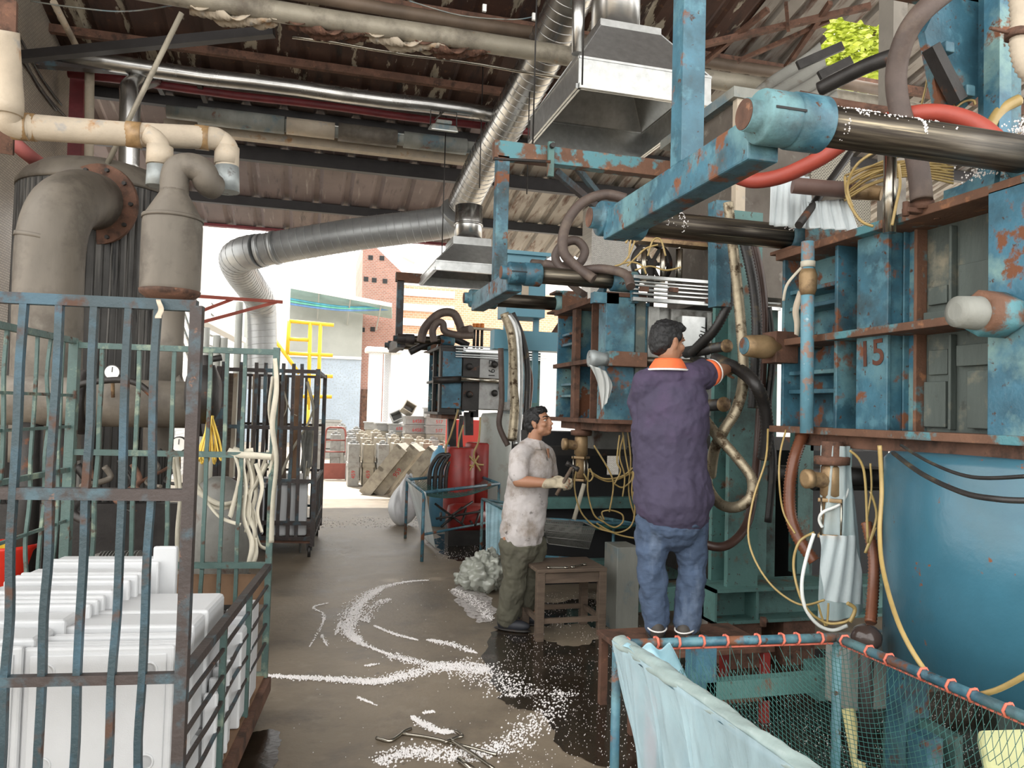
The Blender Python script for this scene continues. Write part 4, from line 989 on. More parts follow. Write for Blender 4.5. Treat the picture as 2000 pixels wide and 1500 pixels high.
def machine(label, XF, Yn, Yf, XL, Lyn, Lyf, sr, mats, postY, post_top, beam_x1, arm=mBlue, detail=True, near_open=True):
    mMain, mCol, mFl, mPanel = mats
    T = thing('moulding_machine', label, 'moulding machine', (XF+.6, (Yn+Yf)/2, 0))
    B = lambda x0, x1, y0, y1, z0, z1, name, mat, par=T, bev=.004: MB().bb(x0, x1, y0, y1, z0, z1).build(name, mat, par, bev)
    L = Yf-Yn; Y = lambda f: Yn+L*f
    # moving platen: back plate, flanges, stiffeners
    pl = B(XF+(.18 if detail else .22), XF+.30, Yn, Yf, ZB, ZT, 'platen_plate', mPanel)
    B(XF-.03, XF+.30, Yn-.02, Yf+.02, ZT-.012, ZT+.028, 'flange', mFl); B(XF-.03, XF+.24, Yn+.15, Yf+.02, ZM-.018, ZM+.018, 'flange', mFl)
    B(XF-.05, XF+.30, Yn-.02, Yf+.03, ZB-.03, ZB+.005, 'flange', mFl)
    B(XF+.02, XF+.28, Yn+.05, Yf-.1, ZB-.09, ZB-.03, 'lower_channel', mRust)
    # near end column (boxed) and far channel with short shelves
    B(XF-.03, XF+.20, Yn-.02, Y(.105), ZB, ZT, 'end_column', mCol)
    fa = .72 if detail else .66
    B(XF+.17, XF+.22, Y(fa), Yf, ZB, ZT, 'channel_web', mMain)
    B(XF+.02, XF+.2, Y(fa)-.01, Y(fa)+.012, ZB, ZT-.01, 'channel_edge', mMain); B(XF+.0, XF+.2, Yf-.022, Yf, ZB, ZT-.01, 'channel_edge', mMain)
    for z in (2.285, 2.195, 1.845, 1.745): B(XF+.03, XF+.19, Y(fa)+.02, Yf-.03, z-.011, z+.011, 'shelf_rib', mMain)
    # H bars
    if detail:
        B(XF+.03, XF+.05, Y(.493), Y(.629), ZB, ZT-.01, 'flat_stiffener', mMain); B(XF+.05, XF+.18, Y(.50), Y(.51), ZB, ZT-.01, 'stiffener_web', mMain)
        B(XF+.14, XF+.18, Y(.456), Y(.58), ZB, ZT-.01, 'blue_pilaster', mBlueB); B(XF+.11, XF+.18, Y(.487), Y(.493), ZB, ZT-.01, 'stiffener_web', mMain)
        B(XF+.12, XF+.18, Y(.445), Y(.457), ZB, ZT-.01, 'stiffener_web', mFl)
        rd = random.Random(5)
        for (f0, f1, z0, z1, dx) in [(.12, .31, 2.13, 2.27, .035), (.12, .28, 2.03, 2.11, .02), (.36, .44, 2.03, 2.09, .03), (.335, .345, 2.03, 2.45, .035), (.36, .43, 2.12, 2.2, .02), (.12, .32, 1.84, 1.93, .03), (.12, .28, 1.58, 1.82, .035), (.36, .44, 1.58, 1.78, .025), (.36, .43, 1.81, 1.92, .015),
                                     (.64, .72, 2.03, 2.12, .04), (.64, .72, 1.72, 1.80, .04), (.64, .72, 1.57, 1.70, .02), (.335, .345, 1.57, 1.98, .035)]:
            B(XF+.18-dx, XF+.18, Y(f0), Y(f1), z0, z1, 'inset_panel', mPanel)
    else:
        B(XF-.01, XF+.04, Y(fa)-.10, Y(fa)-.01, ZB, ZT-.01, 'flat_stiffener', mFl)
        B(XF+.13, XF+.22, Y(.34), Y(fa)-.1, ZB, ZT-.01, 'blue_pilaster', mBlueB); B(XF+.02, XF+.22, Y(.33), Y(.345), ZB, ZT-.01, 'stiffener_web', mFl)
    # guide shafts and yoke
    for yy, nm in ((Lyn, 0), (Lyf, 1)):
        sh = MB().cyl((XL+.12, yy, ZS), (XF+ (.10 if nm == 0 else .02), yy, ZS), sr, seg=36).build('guide_shaft', mShaft, T)
        h = MB().lathe((XL-.10, yy, ZS), (1, 0, 0), [(0, sr*.78), (.045, sr*.82), (.05, sr*1.25), (.06, sr*1.32), (.165, sr*1.32), (.17, sr*1.27), (.175, sr*1.38), (.29, sr*1.38), (.30, sr*1.2)], 36).build('shaft_hub', arm, T)
        MB().cyl((XL-.103, yy, ZS), (XL-.099, yy, ZS), sr*.74, seg=30).build('hub_face', mRust, h)
        MB().bb(XL-.04, XL+.08, yy-sr*1.36, yy+sr*1.36, ZS-.004, ZS+.004).build('clamp_slot', mBlack, h)
        g = MB().lathe((XF+.02, yy, ZS), (1, 0, 0), [(0, sr*1.02), (.01, sr*1.28), (.2, sr*1.3), (.21, sr)], 30).build('shaft_collar', mMain, T)
    m_ = MB().beam((XL+.02, Lyn+sr, ZS-.045), (XL+.02, Lyf-sr*.6, ZS-.045), .12, .15); m_.build('yoke_arm', arm, T, .008)
    # post on the yoke and cross beam
    if postY:
        B(XL-.035, XL+.065, postY-.05, postY+.05, ZS+.03, post_top, 'frame_post', arm)
        B(XL-.06, beam_x1, postY-.05, postY+.05, post_top-.02, post_top+.12, 'cross_beam', mRustBlue)
    # far corner bracket, near bracket
    m_ = MB(); m_.bb(XF-.02, XF+.30, Lyf-.10, Lyf+.10, ZT+.03, ZT+.05); m_.bb(XF-.0, XF+.30, Lyf-.10, Lyf+.10, ZS+.09, ZS+.11); m_.bb(XF+.06, XF+.30, Lyf-.12, Lyf-.10, ZT+.03, ZS+.11)
    m_.build('shaft_bracket', mRustBlue, T, .004)
    m_ = MB().prism([(XF+.0, Lyn+.10, ZT+.028), (XF+.02, Lyn+.10, ZS+.02), (XF+.02, Lyn+.42, ZT+.028)], (.025, 0, 0)); m_.build('gusset', mMain, T)
    # mould halves, fixed platen, tie and frame
    B(XF+.30, XF+.34, Yn+.02, Yf-.03, ZB+.02, ZT-.03, 'cooling_plate', mMain); B(XF+.34, XF+.52, Yn+.05, Yf-.05, ZB+.03, ZT-.05, 'steam_chamber', mAlu)
    B(XF+.52, XF+.86, Yn+.02, Yf-.05, ZB+.05, ZT-.06, 'mould_half', mAlu); B(XF+.88, XF+1.12, Yn+.04, Yf-.05, ZB+.05, ZT-.06, 'mould_half', mAlu)
    B(XF+1.12, XF+1.3, Yn+.05, Yf-.02, ZB, ZT, 'fixed_platen', mMain)
    for yy in (Yn+.1, Yf-.1):
        B(XF+1.3, XF+1.46, yy-.08, yy+.08, .0, ZS+.2 if detail else ZT, 'frame_column', mTeal)
    if not detail: B(XF+.15, XF+1.5, Yn+.02, Yn+.16, .12, .30, 'base_beam', mTeal)
    B(XF+.15, XF+1.5, Yf-.16, Yf-.02, .12, .30, 'base_beam', mTeal)
    B(XF+(1.17 if detail else .9), XF+1.3, Yn+.15, Yf-.1, .3, 1.3, 'lower_housing', mDark, bev=.01)
    for yy in (Yn+.1, Yf-.1): MB().cyl((XF+.1, yy, ZM), (XF+1.2, yy, ZM), .035, seg=20).build('tie_rod', mShaft, T)
    return T
M1 = machine('nearest blue foam moulding machine with scratched number on its ribbed platen, on the right', 2.5, 2.13, 3.62, 1.46, 2.19, 3.61, .068, (mBlue, mBlueB, mRustBlue, mPlatenIn), 2.80, 3.55, 3.4)
M2 = machine('middle blue moulding machine where the worker in purple stands', 2.15, 5.25, 6.45, 1.42, 5.28, 6.62, .062, (mBlueB, mBlue, mRust, mPlatenIn), 5.80, 3.62, 3.1, mBlue, False)
M3 = machine('farthest moulding machine with dark yoke, left of the middle one', 1.83, 10.6, 11.8, 1.27, 10.95, 12.2, .055, (mBlueB, mDark, mDark, mPlatenIn), 11.3, 3.50, 2.9, mCageRust, False)
# the scratched number on machine 1
for i, (px, py, s_, ch) in enumerate([(1699, 690, .17, '1'), (1711, 690, .17, '5')]):
    p = pt(px, py, X=2.527)
    text('15' if i else '', .17, pt(1702, 692, X=2.527), (0, -1, .04), (0, .04, 1), mRustInk, M1, 'scratched_number', .0012, .002) if i else None
B1 = lambda x0, x1, y0, y1, z0, z1, name, mat, par=M1, bev=.004: MB().bb(x0, x1, y0, y1, z0, z1).build(name, mat, par, bev)
# hexagonal tie nut near end, taped stub at far end
MB().lathe((2.23, 2.2, 2.0), (1, 0, 0), [(0, .03), (.01, .056), (.1, .062), (.17, .062)], 24).build('tie_stub', mGreyPaint, M1)
MB().lathe((2.33, 2.2, 2.0), (1, 0, 0), [(0, .07), (.005, .085), (.13, .085), (.135, .07)], 6).build('hex_nut', mRustBlue, M1)
MB().lathe((2.26, 3.60, 1.985), (1, 0, 0), [(0, .045), (.005, .055), (.04, .06), (.12, .066), (.2, .05)], 24).build('taped_stub', mBrass, M1)
MB().cyl((2.255, 3.60, 1.985), (2.262, 3.60, 1.985), .046, seg=24).build('stub_face', mBlue, M1)
B1(2.42, 2.56, 3.55, 3.68, 1.90, 2.07, 'stub_bracket', mRust)
# upright lever pole in front of the platen
T = thing('lever_pole', 'peeling blue round pole hanging upright in front of the nearest platen', 'pole', (2.40, 3.25, 1.53))
MB().cyl((2.40, 3.255, 1.53), (2.40, 3.265, 2.49), .032, seg=18).build('tube', M('pole_blue', (.13, .30, .38), .5, 0, .2, 6, [((.30, .20, .16), 9, .52, .58, .7), ((.45, .55, .6), 14, .6, .66)], .2), T)
MB().lathe((2.40, 3.26, 2.22), (0, 0, 1), [(0, .034), (.03, .043), (.10, .045), (.13, .034)], 14).build('cloth_wrap', mBrass, T)
MB().cyl((2.40, 3.262, 2.36), (2.40, 3.262, 2.39), .036, seg=14).build('tape_ring', mStrap, T)
ribbon([(2.37, 3.27, 2.36), (2.33, 3.33, 2.28), (2.33, 3.36, 2.2)], .014, 'rag_strip', mStrap, 'short pale rag strip tied to the peeling blue pole', 'rag')
ribbon([(2.375, 3.28, 2.24), (2.36, 3.30, 2.15), (2.37, 3.30, 2.08), (2.36, 3.29, 2.02)], .03, 'rag_strip', mInsul, 'brown rag tail hanging beside the peeling blue pole', 'rag')
# things standing on top of machine 1
def stand(px, y0, y1, Y, r, name, mat, label, cat='rod'):
    A = pt(px, y0, Y=Y); B = pt(px-2, y1, Y=Y); return solo(MB().cyl(B, A, r, seg=18), name, mat, label, cat)
stand(1739, 290, 455, 2.75, .027, 'piston_rod', mChrome, 'bright upright piston rod on top of the nearest platen', 'piston rod')
T = thing('wrapped_pipe', 'brown pipe joint wrapped in tape and torn film above the nearest platen', 'pipe', pt(1600, 370, Y=3.2))
MB().cyl(pt(1548, 362, Y=3.3), pt(1662, 372, Y=3.2), .040, seg=20).build('brown_pipe', M('brown_lagging', (.15, .09, .075), .6, 0, .2, 9), T)
MB().tube(cr([pt(1655, 372, Y=3.2), pt(1690, 375, Y=3.2), pt(1722, 378, Y=3.15)], 5), [.046-.001*i for i in range(11)], 16).build('taped_joint', mBrass, T)
MB().tube([pt(1660, 300, Y=3.6), pt(1560, 440, Y=3.2)], .02, 10).build('clamp', mDark, T)
def drape(p00, p10, p11, p01, fold, n, ph=0):
    def f(u, v):
        a = p00.lerp(p10, u); b = p01.lerp(p11, u); p = a.lerp(b, v)
        return p+V((0, -1, 0))*fold*(math.sin(u*n*6.28+ph+v)*(.4+.6*v)+.4*math.sin(u*n*15+v*3))
    return f
f = drape(pt(1505, 335, Y=3.45), pt(1580, 345, Y=3.45), pt(1590, 448, Y=3.4), pt(1500, 440, Y=3.4), .012, 3)
solo(MB().grid(f, 40, 12), 'plastic_sheet', mFilmW, 'white blue plastic sheet hanging above the far corner of the nearest platen', 'plastic sheet', solid=.001)
f = drape(pt(1575, 395, Y=3.3), pt(1655, 388, Y=3.25), pt(1677, 452, Y=3.2), pt(1580, 445, Y=3.25), .012, 4, 2)
solo(MB().grid(f, 40, 12), 'plastic_sheet', mFilmW, 'second white plastic sheet spread over the top flange, right of the first', 'plastic sheet', solid=.001)
mMeshPanel = tile_mat('cream_wire_mesh', (.05, .04, .03), (.06, .05, .04), (.45, .42, .32), 22, 'xz', .6, .5, .1)
a = pt(1585, 295, Y=4.6); b_ = pt(1660, 372, Y=4.6)
solo(MB().bb(a.x, b_.x, 4.6, 4.63, b_.z, a.z+.1), 'mesh_screen', mMeshPanel, 'cream wire mesh screen behind the wrapped pipe', 'screen')
a = pt(1640, 380, Y=4.7); b_ = pt(1700, 450, Y=4.7)
solo(MB().bb(a.x, b_.x, 4.7, 4.73, b_.z-.1, a.z), 'mesh_screen', mMeshPanel, 'lower wire mesh screen behind the bright piston rod', 'screen')
# box behind the near shaft (blue cover plates seen under it)
B1(2.72, 3.0, 2.35, 2.75, ZT+.02, ZT+.16, 'cover_box', mBlue); B1(2.62, 2.95, 2.13, 2.34, ZT+.02, ZT+.2, 'cover_box', mBlueB)
# brown clamped hose foot
T = thing('hose_clamp', 'rusty hose clamp foot on the top flange of the nearest machine', 'clamp', pt(1800, 415, Y=2.62))
c = pt(1800, 398, Y=2.62)
MB().cyl(c-V((0, 0, .03)), c+V((0, 0, .01)), .048, seg=16).build('collar', mRust, T); MB().box(c-V((0.0, 0, .035)), (.17, .04, .022)).build('strap', mRust, T, .004)
MB().cyl(c+V((-.08, 0, -.06)), c+V((-.08, 0, .0)), .014, seg=6).build('bolt', mRust, T); MB().cyl(c+V((.08, 0, -.06)), c+V((.08, 0, .0)), .014, seg=6).build('bolt', mRust, T)
mHoseBig = mHoseB
def H(l, r, name, mat, label, cat='hose', seg=12, n=7, rib=0, group=None):
    P = [pt(q[0], q[1], d=q[2]) for q in l]
    mb = MB(); mb.ribbed(P, r, rib, .10, seg) if rib else mb.hose(P, r, seg, n)
    return solo(mb, name, mat, label, cat, group)
H([(1860, -25, 3.2), (1800, 25, 3.2), (1765, 80, 3.25), (1750, 150, 3.3), (1760, 225, 3.3), (1783, 280, 3.25), (1795, 340, 3.2), (1800, 392, 3.18)], .044, 'rubber_hose', mHoseB, 'thick brown rubber hose arching down behind the near shaft, right', 'hose', 20)
H([(1440, 345, 3.75), (1475, 353, 3.7), (1530, 343, 3.6), (1600, 310, 3.5), (1660, 270, 3.45), (1720, 240, 3.4), (1790, 222, 3.3), (1850, 223, 3.25), (1910, 244, 3.2), (1960, 285, 3.15)], .037, 'rubber_hose', mHoseR, 'thick red rubber hose passing behind the near shaft', 'hose', 18)
H([(1990, 195, 3.3), (1955, 215, 3.3), (1930, 250, 3.3), (1900, 262, 3.3), (1850, 262, 3.4)], .025, 'rubber_hose', mYTube, 'yellow brown hose curling in from the right edge above the red hose')
for i, l in enumerate([[(1815, 95, 3.6), (1812, 150, 3.6), (1800, 205, 3.6), (1790, 240, 3.6)], [(1905, 205, 3.4), (1900, 196, 3.4), (1880, 200, 3.4), (1850, 225, 3.4)], [(1650, 345, 3.2), (1656, 390, 3.15), (1680, 430, 3.1), (1705, 442, 3.1)],
                       [(1755, 320, 3.0), (1758, 360, 3.0), (1750, 400, 3.0), (1742, 440, 3.0)], [(1690, 330, 3.6), (1740, 310, 3.5), (1800, 300, 3.5), (1850, 315, 3.5)], [(1700, 345, 3.6), (1750, 322, 3.5), (1810, 312, 3.5), (1850, 325, 3.5)], [(1680, 350, 3.6), (1730, 330, 3.5), (1800, 320, 3.5), (1850, 335, 3.5)],
                       [(1720, 290, 3.1), (1675, 320, 3.1), (1655, 365, 3.15), (1665, 405, 3.15)], [(1860, 205, 3.4), (1890, 230, 3.3), (1960, 262, 3.3), (2010, 258, 3.3)]]):
    H(l, .006, 'air_tube', mYTube, 'thin yellowed air tube around the near shaft, %s' % ['hanging from the gusset plate', 'looped with a white fitting', 'dropping to the plastic sheet', 'beside the piston rod', 'upper of three level ones', 'middle of three level ones', 'lowest of three level ones', 'left of the piston rod', 'running out at the right edge'][i], 'tube', 6)
# gusset plate, column, clamp at the top right
T = thing('press_bracket', 'big blue gusset plate hanging at the top right corner', 'bracket', pt(1880, 100, Y=2.7))
P = [pt(x, y, Y=2.75) for x, y in ((1865, -60), (1806, 62), (1835, 205), (1880, 215), (1955, 150), (1960, -60))]
MB().prism(P, (0, .04, 0)).build('gusset_plate', mBlue, T)
MB().beam(pt(1818, 92, Y=2.70), pt(1872, 198, Y=2.70), .05, .06, (0, 1, 0)).build('angle_bar', mDark, T)
for q in ((1848, 95), (1888, 180)): MB().box(pt(*q, Y=2.70), (.05, .05, .05)).build('lug', mBlue, T, .006)
MB().bb(pt(1945, 0, Y=2.6).x, pt(1968, 0, Y=2.6).x, 2.58, 2.66, 2.75, 3.7).build('column', mBlueB, T); MB().bb(pt(1968, 0, Y=2.6).x, pt(1995, 0, Y=2.6).x, 2.6, 2.75, 2.6, 3.7).build('column_side', mBlue, T)
H([(1985, -20, 3.0), (1990, 40, 3.0), (1988, 90, 3.0), (1998, 130, 3.0), (2015, 150, 3.0)], .030, 'clamped_pipe', mInsul, 'pale pipe with rusty clamp at the top right edge', 'pipe', rib=.02)
c = pt(1985, 60, d=3.0); T = thing('pipe_clamp', 'rusty ring clamp with bolt on the pale pipe at the top right edge', 'clamp', c)
MB().cyl(c-V((0, 0, .03)), c+V((0, 0, .0)), .042, seg=18).build('ring', mRust, T); MB().cyl(c+V((-.02, 0, -.015)), c+V((-.13, 0, -.01)), .007, seg=8).build('bolt', mRust, T)
beads_on((2.56, 2.17, ZS+.05), .04, .03, .035, 900, 'foam_beads', 'white foam beads heaped where the near shaft enters the nearest platen', seed=3)
beads_on((2.54, 2.3, ZS-.05), .05, .05, .03, 350, 'foam_beads', 'white foam beads clinging below the near shaft collar', seed=4)
beads_on((2.50, 3.58, ZS+.02), .02, .04, .05, 350, 'foam_beads', 'white foam beads around the far shaft collar of the nearest machine', seed=5)
def beads_shaft(y, segs, label, seed, sr=.068):
    rd = random.Random(seed); m_ = MB()
    for (x0, x1, n, a0, a1) in segs:
        for i in range(n):
            x = rd.uniform(x0, x1); a_ = R(rd.uniform(a0, a1)); octa(m_, V((x, y-math.cos(a_)*sr, ZS+math.sin(a_)*sr)), rd.uniform(.002, .005))
    tag(recenter(m_.build('foam_beads', mBead)), label, 'foam beads', None, 'stuff')
beads_shaft(2.19, [(1.72, 2.0, 30, 30, 90), (1.76, 1.80, 60, 20, 120), (1.79, 1.87, 110, 55, 110), (2.02, 2.035, 60, -5, 75), (1.9, 2.2, 16, 20, 80), (1.70, 1.72, 20, -60, 100)], 'white foam beads scattered along the near polished shaft', 6)
beads_shaft(3.61, [(1.75, 1.9, 35, -20, 80), (1.855, 1.87, 35, -40, 90)], 'white foam beads dotted on the far polished shaft', 7)

# steel hopper cabinet behind
T = thing('steel_cabinet', 'tall grimy steel cabinet behind the link bar of the nearest machine', 'cabinet', (3.4, 5.3, 2.6))
mCab = M('grimy_steel_sheet', (.13, .11, .09), .6, .2, .3, 3, [((.07, .055, .045), 3, .5, .7), ((.22, .2, .17), 9, .58, .7)], .2)
MB().bb(3.05, 3.75, 5.0, 6.1, 2.51, 3.98).build('sheet_box', mCab, T); MB().bb(2.98, 3.80, 4.94, 6.16, 3.98, 4.06).build('top_rim', mGreyPaint, T)
MB().bb(3.02, 3.10, 4.96, 5.02, 2.45, 3.98).build('corner_angle', mInsul, T)
for z in (2.9, 3.4): MB().bb(3.04, 3.76, 4.985, 5.0, z, z+.03).build('swage', mCab, T)
for x in (3.1, 3.7): MB().bb(x-.05, x+.05, 5.0, 5.1, 0, 2.51).build('leg', mTeal, T)
# teal frame column + base beam behind the purple worker
T = thing('support_gantry', 'teal steel frame column and base beam beside the worker in purple', 'machine frame', (2.75, 4.45, 0))
m_ = MB().bb(2.64, 2.86, 4.36, 4.40, .5, 2.95); m_.bb(2.735, 2.765, 4.40, 4.56, .5, 2.95); m_.bb(2.64, 2.86, 4.56, 4.60, .5, 2.95); m_.build('column', mTeal, T)
m_ = MB().bb(2.52, 4.0, 4.30, 4.60, .49, .51); m_.bb(2.52, 4.0, 4.30, 4.60, .29, .31); m_.bb(2.52, 4.0, 4.44, 4.46, .3, .5); m_.bb(2.52, 2.535, 4.3, 4.6, .29, .51); m_.bb(2.82, 2.84, 4.31, 4.59, .3, .5); m_.build('base_beam', mTeal, T)
for x in (2.75, 3.15): MB().bb(x-.12, x+.12, 4.32, 4.58, 0, .29).build('support_block', mRust, T, .004)
for x in (3.1, 3.45, 3.8): MB().bb(x-.05, x+.05, 4.7, 4.8, .5, 1.5).build('rear_upright', mTeal, T)
MB().cyl((2.8, 4.2, .355), (2.8, 4.2, .30), .02, seg=8).build('stud', mRust, T)
MB().bb(2.4, 4.2, 5.0, 5.06, 1.36, 1.46).build('rear_rail', mDark, T)
# black backing box standing in for the dark behind the nearest machine, with pipes
T = thing('dark_backing_box', 'black backing box and pipes standing in for the dark behind the nearest machine', 'manifold', (4.2, 4.9, 0))
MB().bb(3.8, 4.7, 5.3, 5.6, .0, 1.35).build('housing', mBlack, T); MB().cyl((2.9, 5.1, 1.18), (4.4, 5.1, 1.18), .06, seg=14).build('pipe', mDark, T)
MB().cyl((3.0, 4.0, 1.22), (4.2, 4.0, 1.22), .055, seg=14).build('pipe', mDark, T)
# big blue tank under machine 1
T = thing('accumulator_tank', 'big round blue tank standing under the nearest machine, lower right', 'tank', (2.93, 2.36, 0))
mTankB = M('worn_blue_tank_paint', (.038, .13, .185), .28, 0, .25, 1.6, [((.07, .105, .105), 1.1, .5, .75, .5), (RUST, 13, .66, .69, .8), ((.03, .11, .17), 2.2, .55, .75, .3)], .12, 30)
ct = V((2.98, 2.42, 0)); ru = math.hypot(2.98, 2.42)*math.sin(math.atan2(2.98, 2.42)-math.atan2(2.108, 2.4))
MB().lathe(ct, (0, 0, 1), [(.58, ru-.06), (.60, ru), (1.44, ru), (1.47, ru-.03), (1.49, .02)], 96).build('shell', mTankB, T)
for i in range(4):
    a_ = R(45+90*i); q = ct+V((math.cos(a_), math.sin(a_), 0))*(ru-.1); MB().bb(q.x-.06, q.x+.06, q.y-.06, q.y+.06, 0, .6).build('leg', mBlue, T)
H([(1745, 885, 3.1), (1800, 925, 2.65), (1880, 962, 2.3), (1950, 975, 2.15), (2010, 978, 2.1)], .009, 'drooping_cable', mHoseK, 'dark cable drooping across the big blue tank, lower one', 'cable', 8)
H([(1760, 870, 3.0), (1820, 905, 2.6), (1900, 932, 2.3), (2010, 930, 2.1)], .006, 'drooping_cable', mHoseK, 'dark cable drooping across the big blue tank, upper one', 'cable', 8)
# pilot valve cylinder hanging from platen 1
def valve(label, c, s, h=1.0):
    T = thing('drain_valve', label, 'valve', c)
    x, y, z = c
    MB().lathe(c, (0, 0, -1), [(0, .05*s), (.07*s, .05*s), (.072*s, .078*s), (.08*s, .083*s), (.11*s, .08*s), (.115*s, .05*s)], 24).build('flange', mRust, T)
    MB().lathe((x, y, z-.115*s), (0, 0, -1), [(0, .045*s), (.01, .05*s), (.14*s, .052*s), (.15*s, .04*s), (.24*s, .04*s), (.32*s, .037*s)], 24).build('body', mBrass, T)
    MB().tube(cr([(x-.03*s, y, z-.19*s), (x-.11*s, y, z-.18*s), (x-.135*s, y, z-.18*s)], 5), .036*s, 16).build('side_elbow', mBrass, T)
    MB().lathe((x-.115*s, y, z-.18*s), (-1, 0, 0), [(0, .046*s), (.03*s, .046*s), (.035*s, .03*s)], 16).build('union_nut', mBrass, T)
    for zz_ in (.27, .44): MB().lathe((x, y, z-zz_*s), (0, 0, -1), [(0, .075*s), (.018*s, .075*s)], 4).build('square_plate', mBrass, T, .002)
    for i in range(4):
        a_ = i*math.pi/2+R(8); q = V((x+math.cos(a_)*.062*s, y+math.sin(a_)*.062*s, z))
        MB().cyl(q-V((0, 0, .27*s)), q-V((0, 0, .47*s)), .006*s, seg=8).build('tie_bolt', mChrome, T)
    return T
vc = pt(1625, 862, Y=3.12)
valve('brass drain valve with four tie bolts hanging under the nearest platen', (vc.x, vc.y, vc.z), 1.0)
vc2 = pt(1136, 822, Y=5.9)
valve('brass drain valve hanging under the middle platen, beside the worker in white', (vc2.x, vc2.y, vc2.z), 1.08)
# clear bag round the valve
def bag(u, v):
    a_ = u*2*math.pi; w_ = .06+.05*v; x = vc.x+.02+.045*v+math.cos(a_)*(w_+.012*math.sin(a_*5+v*7)); y = vc.y+math.sin(a_)*(.055+.02*v+.010*math.sin(a_*7+v*5))
    return V((x, y, vc.z-.02-v*.80*(1-.03*math.cos(a_))))
m_ = MB().grid(bag, 48, 26)
solo(m_, 'plastic_bag', mFilm, 'clear plastic bag hanging around the brass valve under the nearest platen', 'plastic bag')
def bag2(u, v):
    p = pt(1600, 1045, Y=3.04).lerp(pt(1672, 1045, Y=3.04), u).lerp(pt(1608, 1172, Y=3.04).lerp(pt(1690, 1180, Y=3.04), u), v); return p+V((0, -.02*math.sin(u*3.14)-.008*math.sin(u*22+v*9), 0))
solo(MB().grid(bag2, 36, 16), 'plastic_bag', film('foggy_plastic', (.66, .74, .76), .62, .25), 'foggy inner plastic bag at the bottom of the hanging clear bag', 'plastic bag')
H([(1641, 918, 3.7), (1652, 935, 3.65), (1655, 960, 3.6), (1640, 985, 3.58), (1608, 1000, 3.58), (1600, 1015, 3.6), (1606, 1030, 3.6)], .0075, 'air_tube', mWTube, 'white air tube curling over the brass valve in the clear bag', 'tube', 8)
H([(1590, 1042, 3.5), (1575, 1090, 3.5), (1566, 1140, 3.5), (1572, 1185, 3.5), (1595, 1218, 3.5), (1625, 1231, 3.5), (1655, 1222, 3.5)], .0085, 'air_tube', mWTube, 'white air tube looping down below the clear bag', 'tube', 8)
tubes = [([(1500, 838, 4.0), (1495, 900, 3.9), (1470, 980, 3.85), (1463, 1060, 3.8), (1500, 1135, 3.7), (1560, 1180, 3.6), (1610, 1172, 3.5)], .0055, 'long one swinging from the nearest platen to the clear bag'),
         ([(1535, 840, 3.9), (1524, 885, 3.85), (1522, 940, 3.8), (1530, 1000, 3.8), (1553, 1042, 3.7)], .005, 'left of the rust brown hose'),
         ([(1590, 1040, 3.55), (1560, 1060, 3.55), (1550, 1110, 3.55), (1570, 1180, 3.5), (1610, 1215, 3.5), (1650, 1215, 3.45), (1670, 1200, 3.45)], .0065, 'following the white loop'),
         ([(1598, 1180, 3.5), (1605, 1205, 3.5), (1612, 1222, 3.5)], .005, 'short one inside the white loop'), ([(1618, 1178, 3.5), (1617, 1200, 3.5), (1615, 1222, 3.5)], .005, 'short one right inside the white loop'),
         ([(1718, 870, 3.0), (1722, 960, 3.0), (1718, 1040, 2.95), (1726, 1120, 2.8), (1760, 1230, 2.55), (1820, 1325, 2.4), (1880, 1356, 2.3), (1940, 1350, 2.2), (2010, 1315, 2.1)], .0085, 'thick amber one running down in front of the blue tank'),
         ([(1710, 1030, 3.4), (1690, 1080, 3.4), (1712, 1010, 3.4), (1700, 960, 3.4)], .006, 'behind the clear bag'), ([(1655, 1178, 3.4), (1670, 1190, 3.4), (1660, 1215, 3.4)], .009, 'stub with fittings under the bag'),
         ([(1660, 880, 3.4), (1680, 900, 3.4), (1690, 940, 3.4), (1695, 1060, 3.4)], .006, 'upright right of the clear bag'), ([(1700, 905, 3.5), (1702, 960, 3.5), (1690, 1030, 3.5)], .005, 'second upright right of the clear bag')]
for l, r, t in tubes: H(l, r, 'air_tube', mYTube, 'yellowed air tube, '+t, 'tube', 7)
H([(1570, 845, 3.95), (1550, 900, 3.9), (1542, 960, 3.88), (1545, 1010, 3.85), (1562, 1055, 3.8), (1592, 1098, 3.75)], .030, 'ribbed_hose', mHoseO, 'glossy rust brown ribbed hose curving left of the clear bag', 'hose', 14, rib=.016)
H([(1692, 1020, 3.5), (1705, 1080, 3.45), (1706, 1140, 3.4), (1700, 1220, 3.3)], .024, 'ribbed_hose', mHoseO, 'dark rust ribbed hose standing beside the blue tank', 'hose', 14, rib=.016)
c = pt(1692, 1245, d=3.15)
T = thing('steam_trap', 'dark glossy round steam trap at the foot of the ribbed hose', 'valve', c)
MB().sph(c, (.062, .062, .055), 20, 14).build('dome', M('glossy_dark_enamel', (.05, .035, .03), .15), T); MB().cyl(c-V((0, 0, .5)), c, .03, seg=12).build('stem', mDark, T)

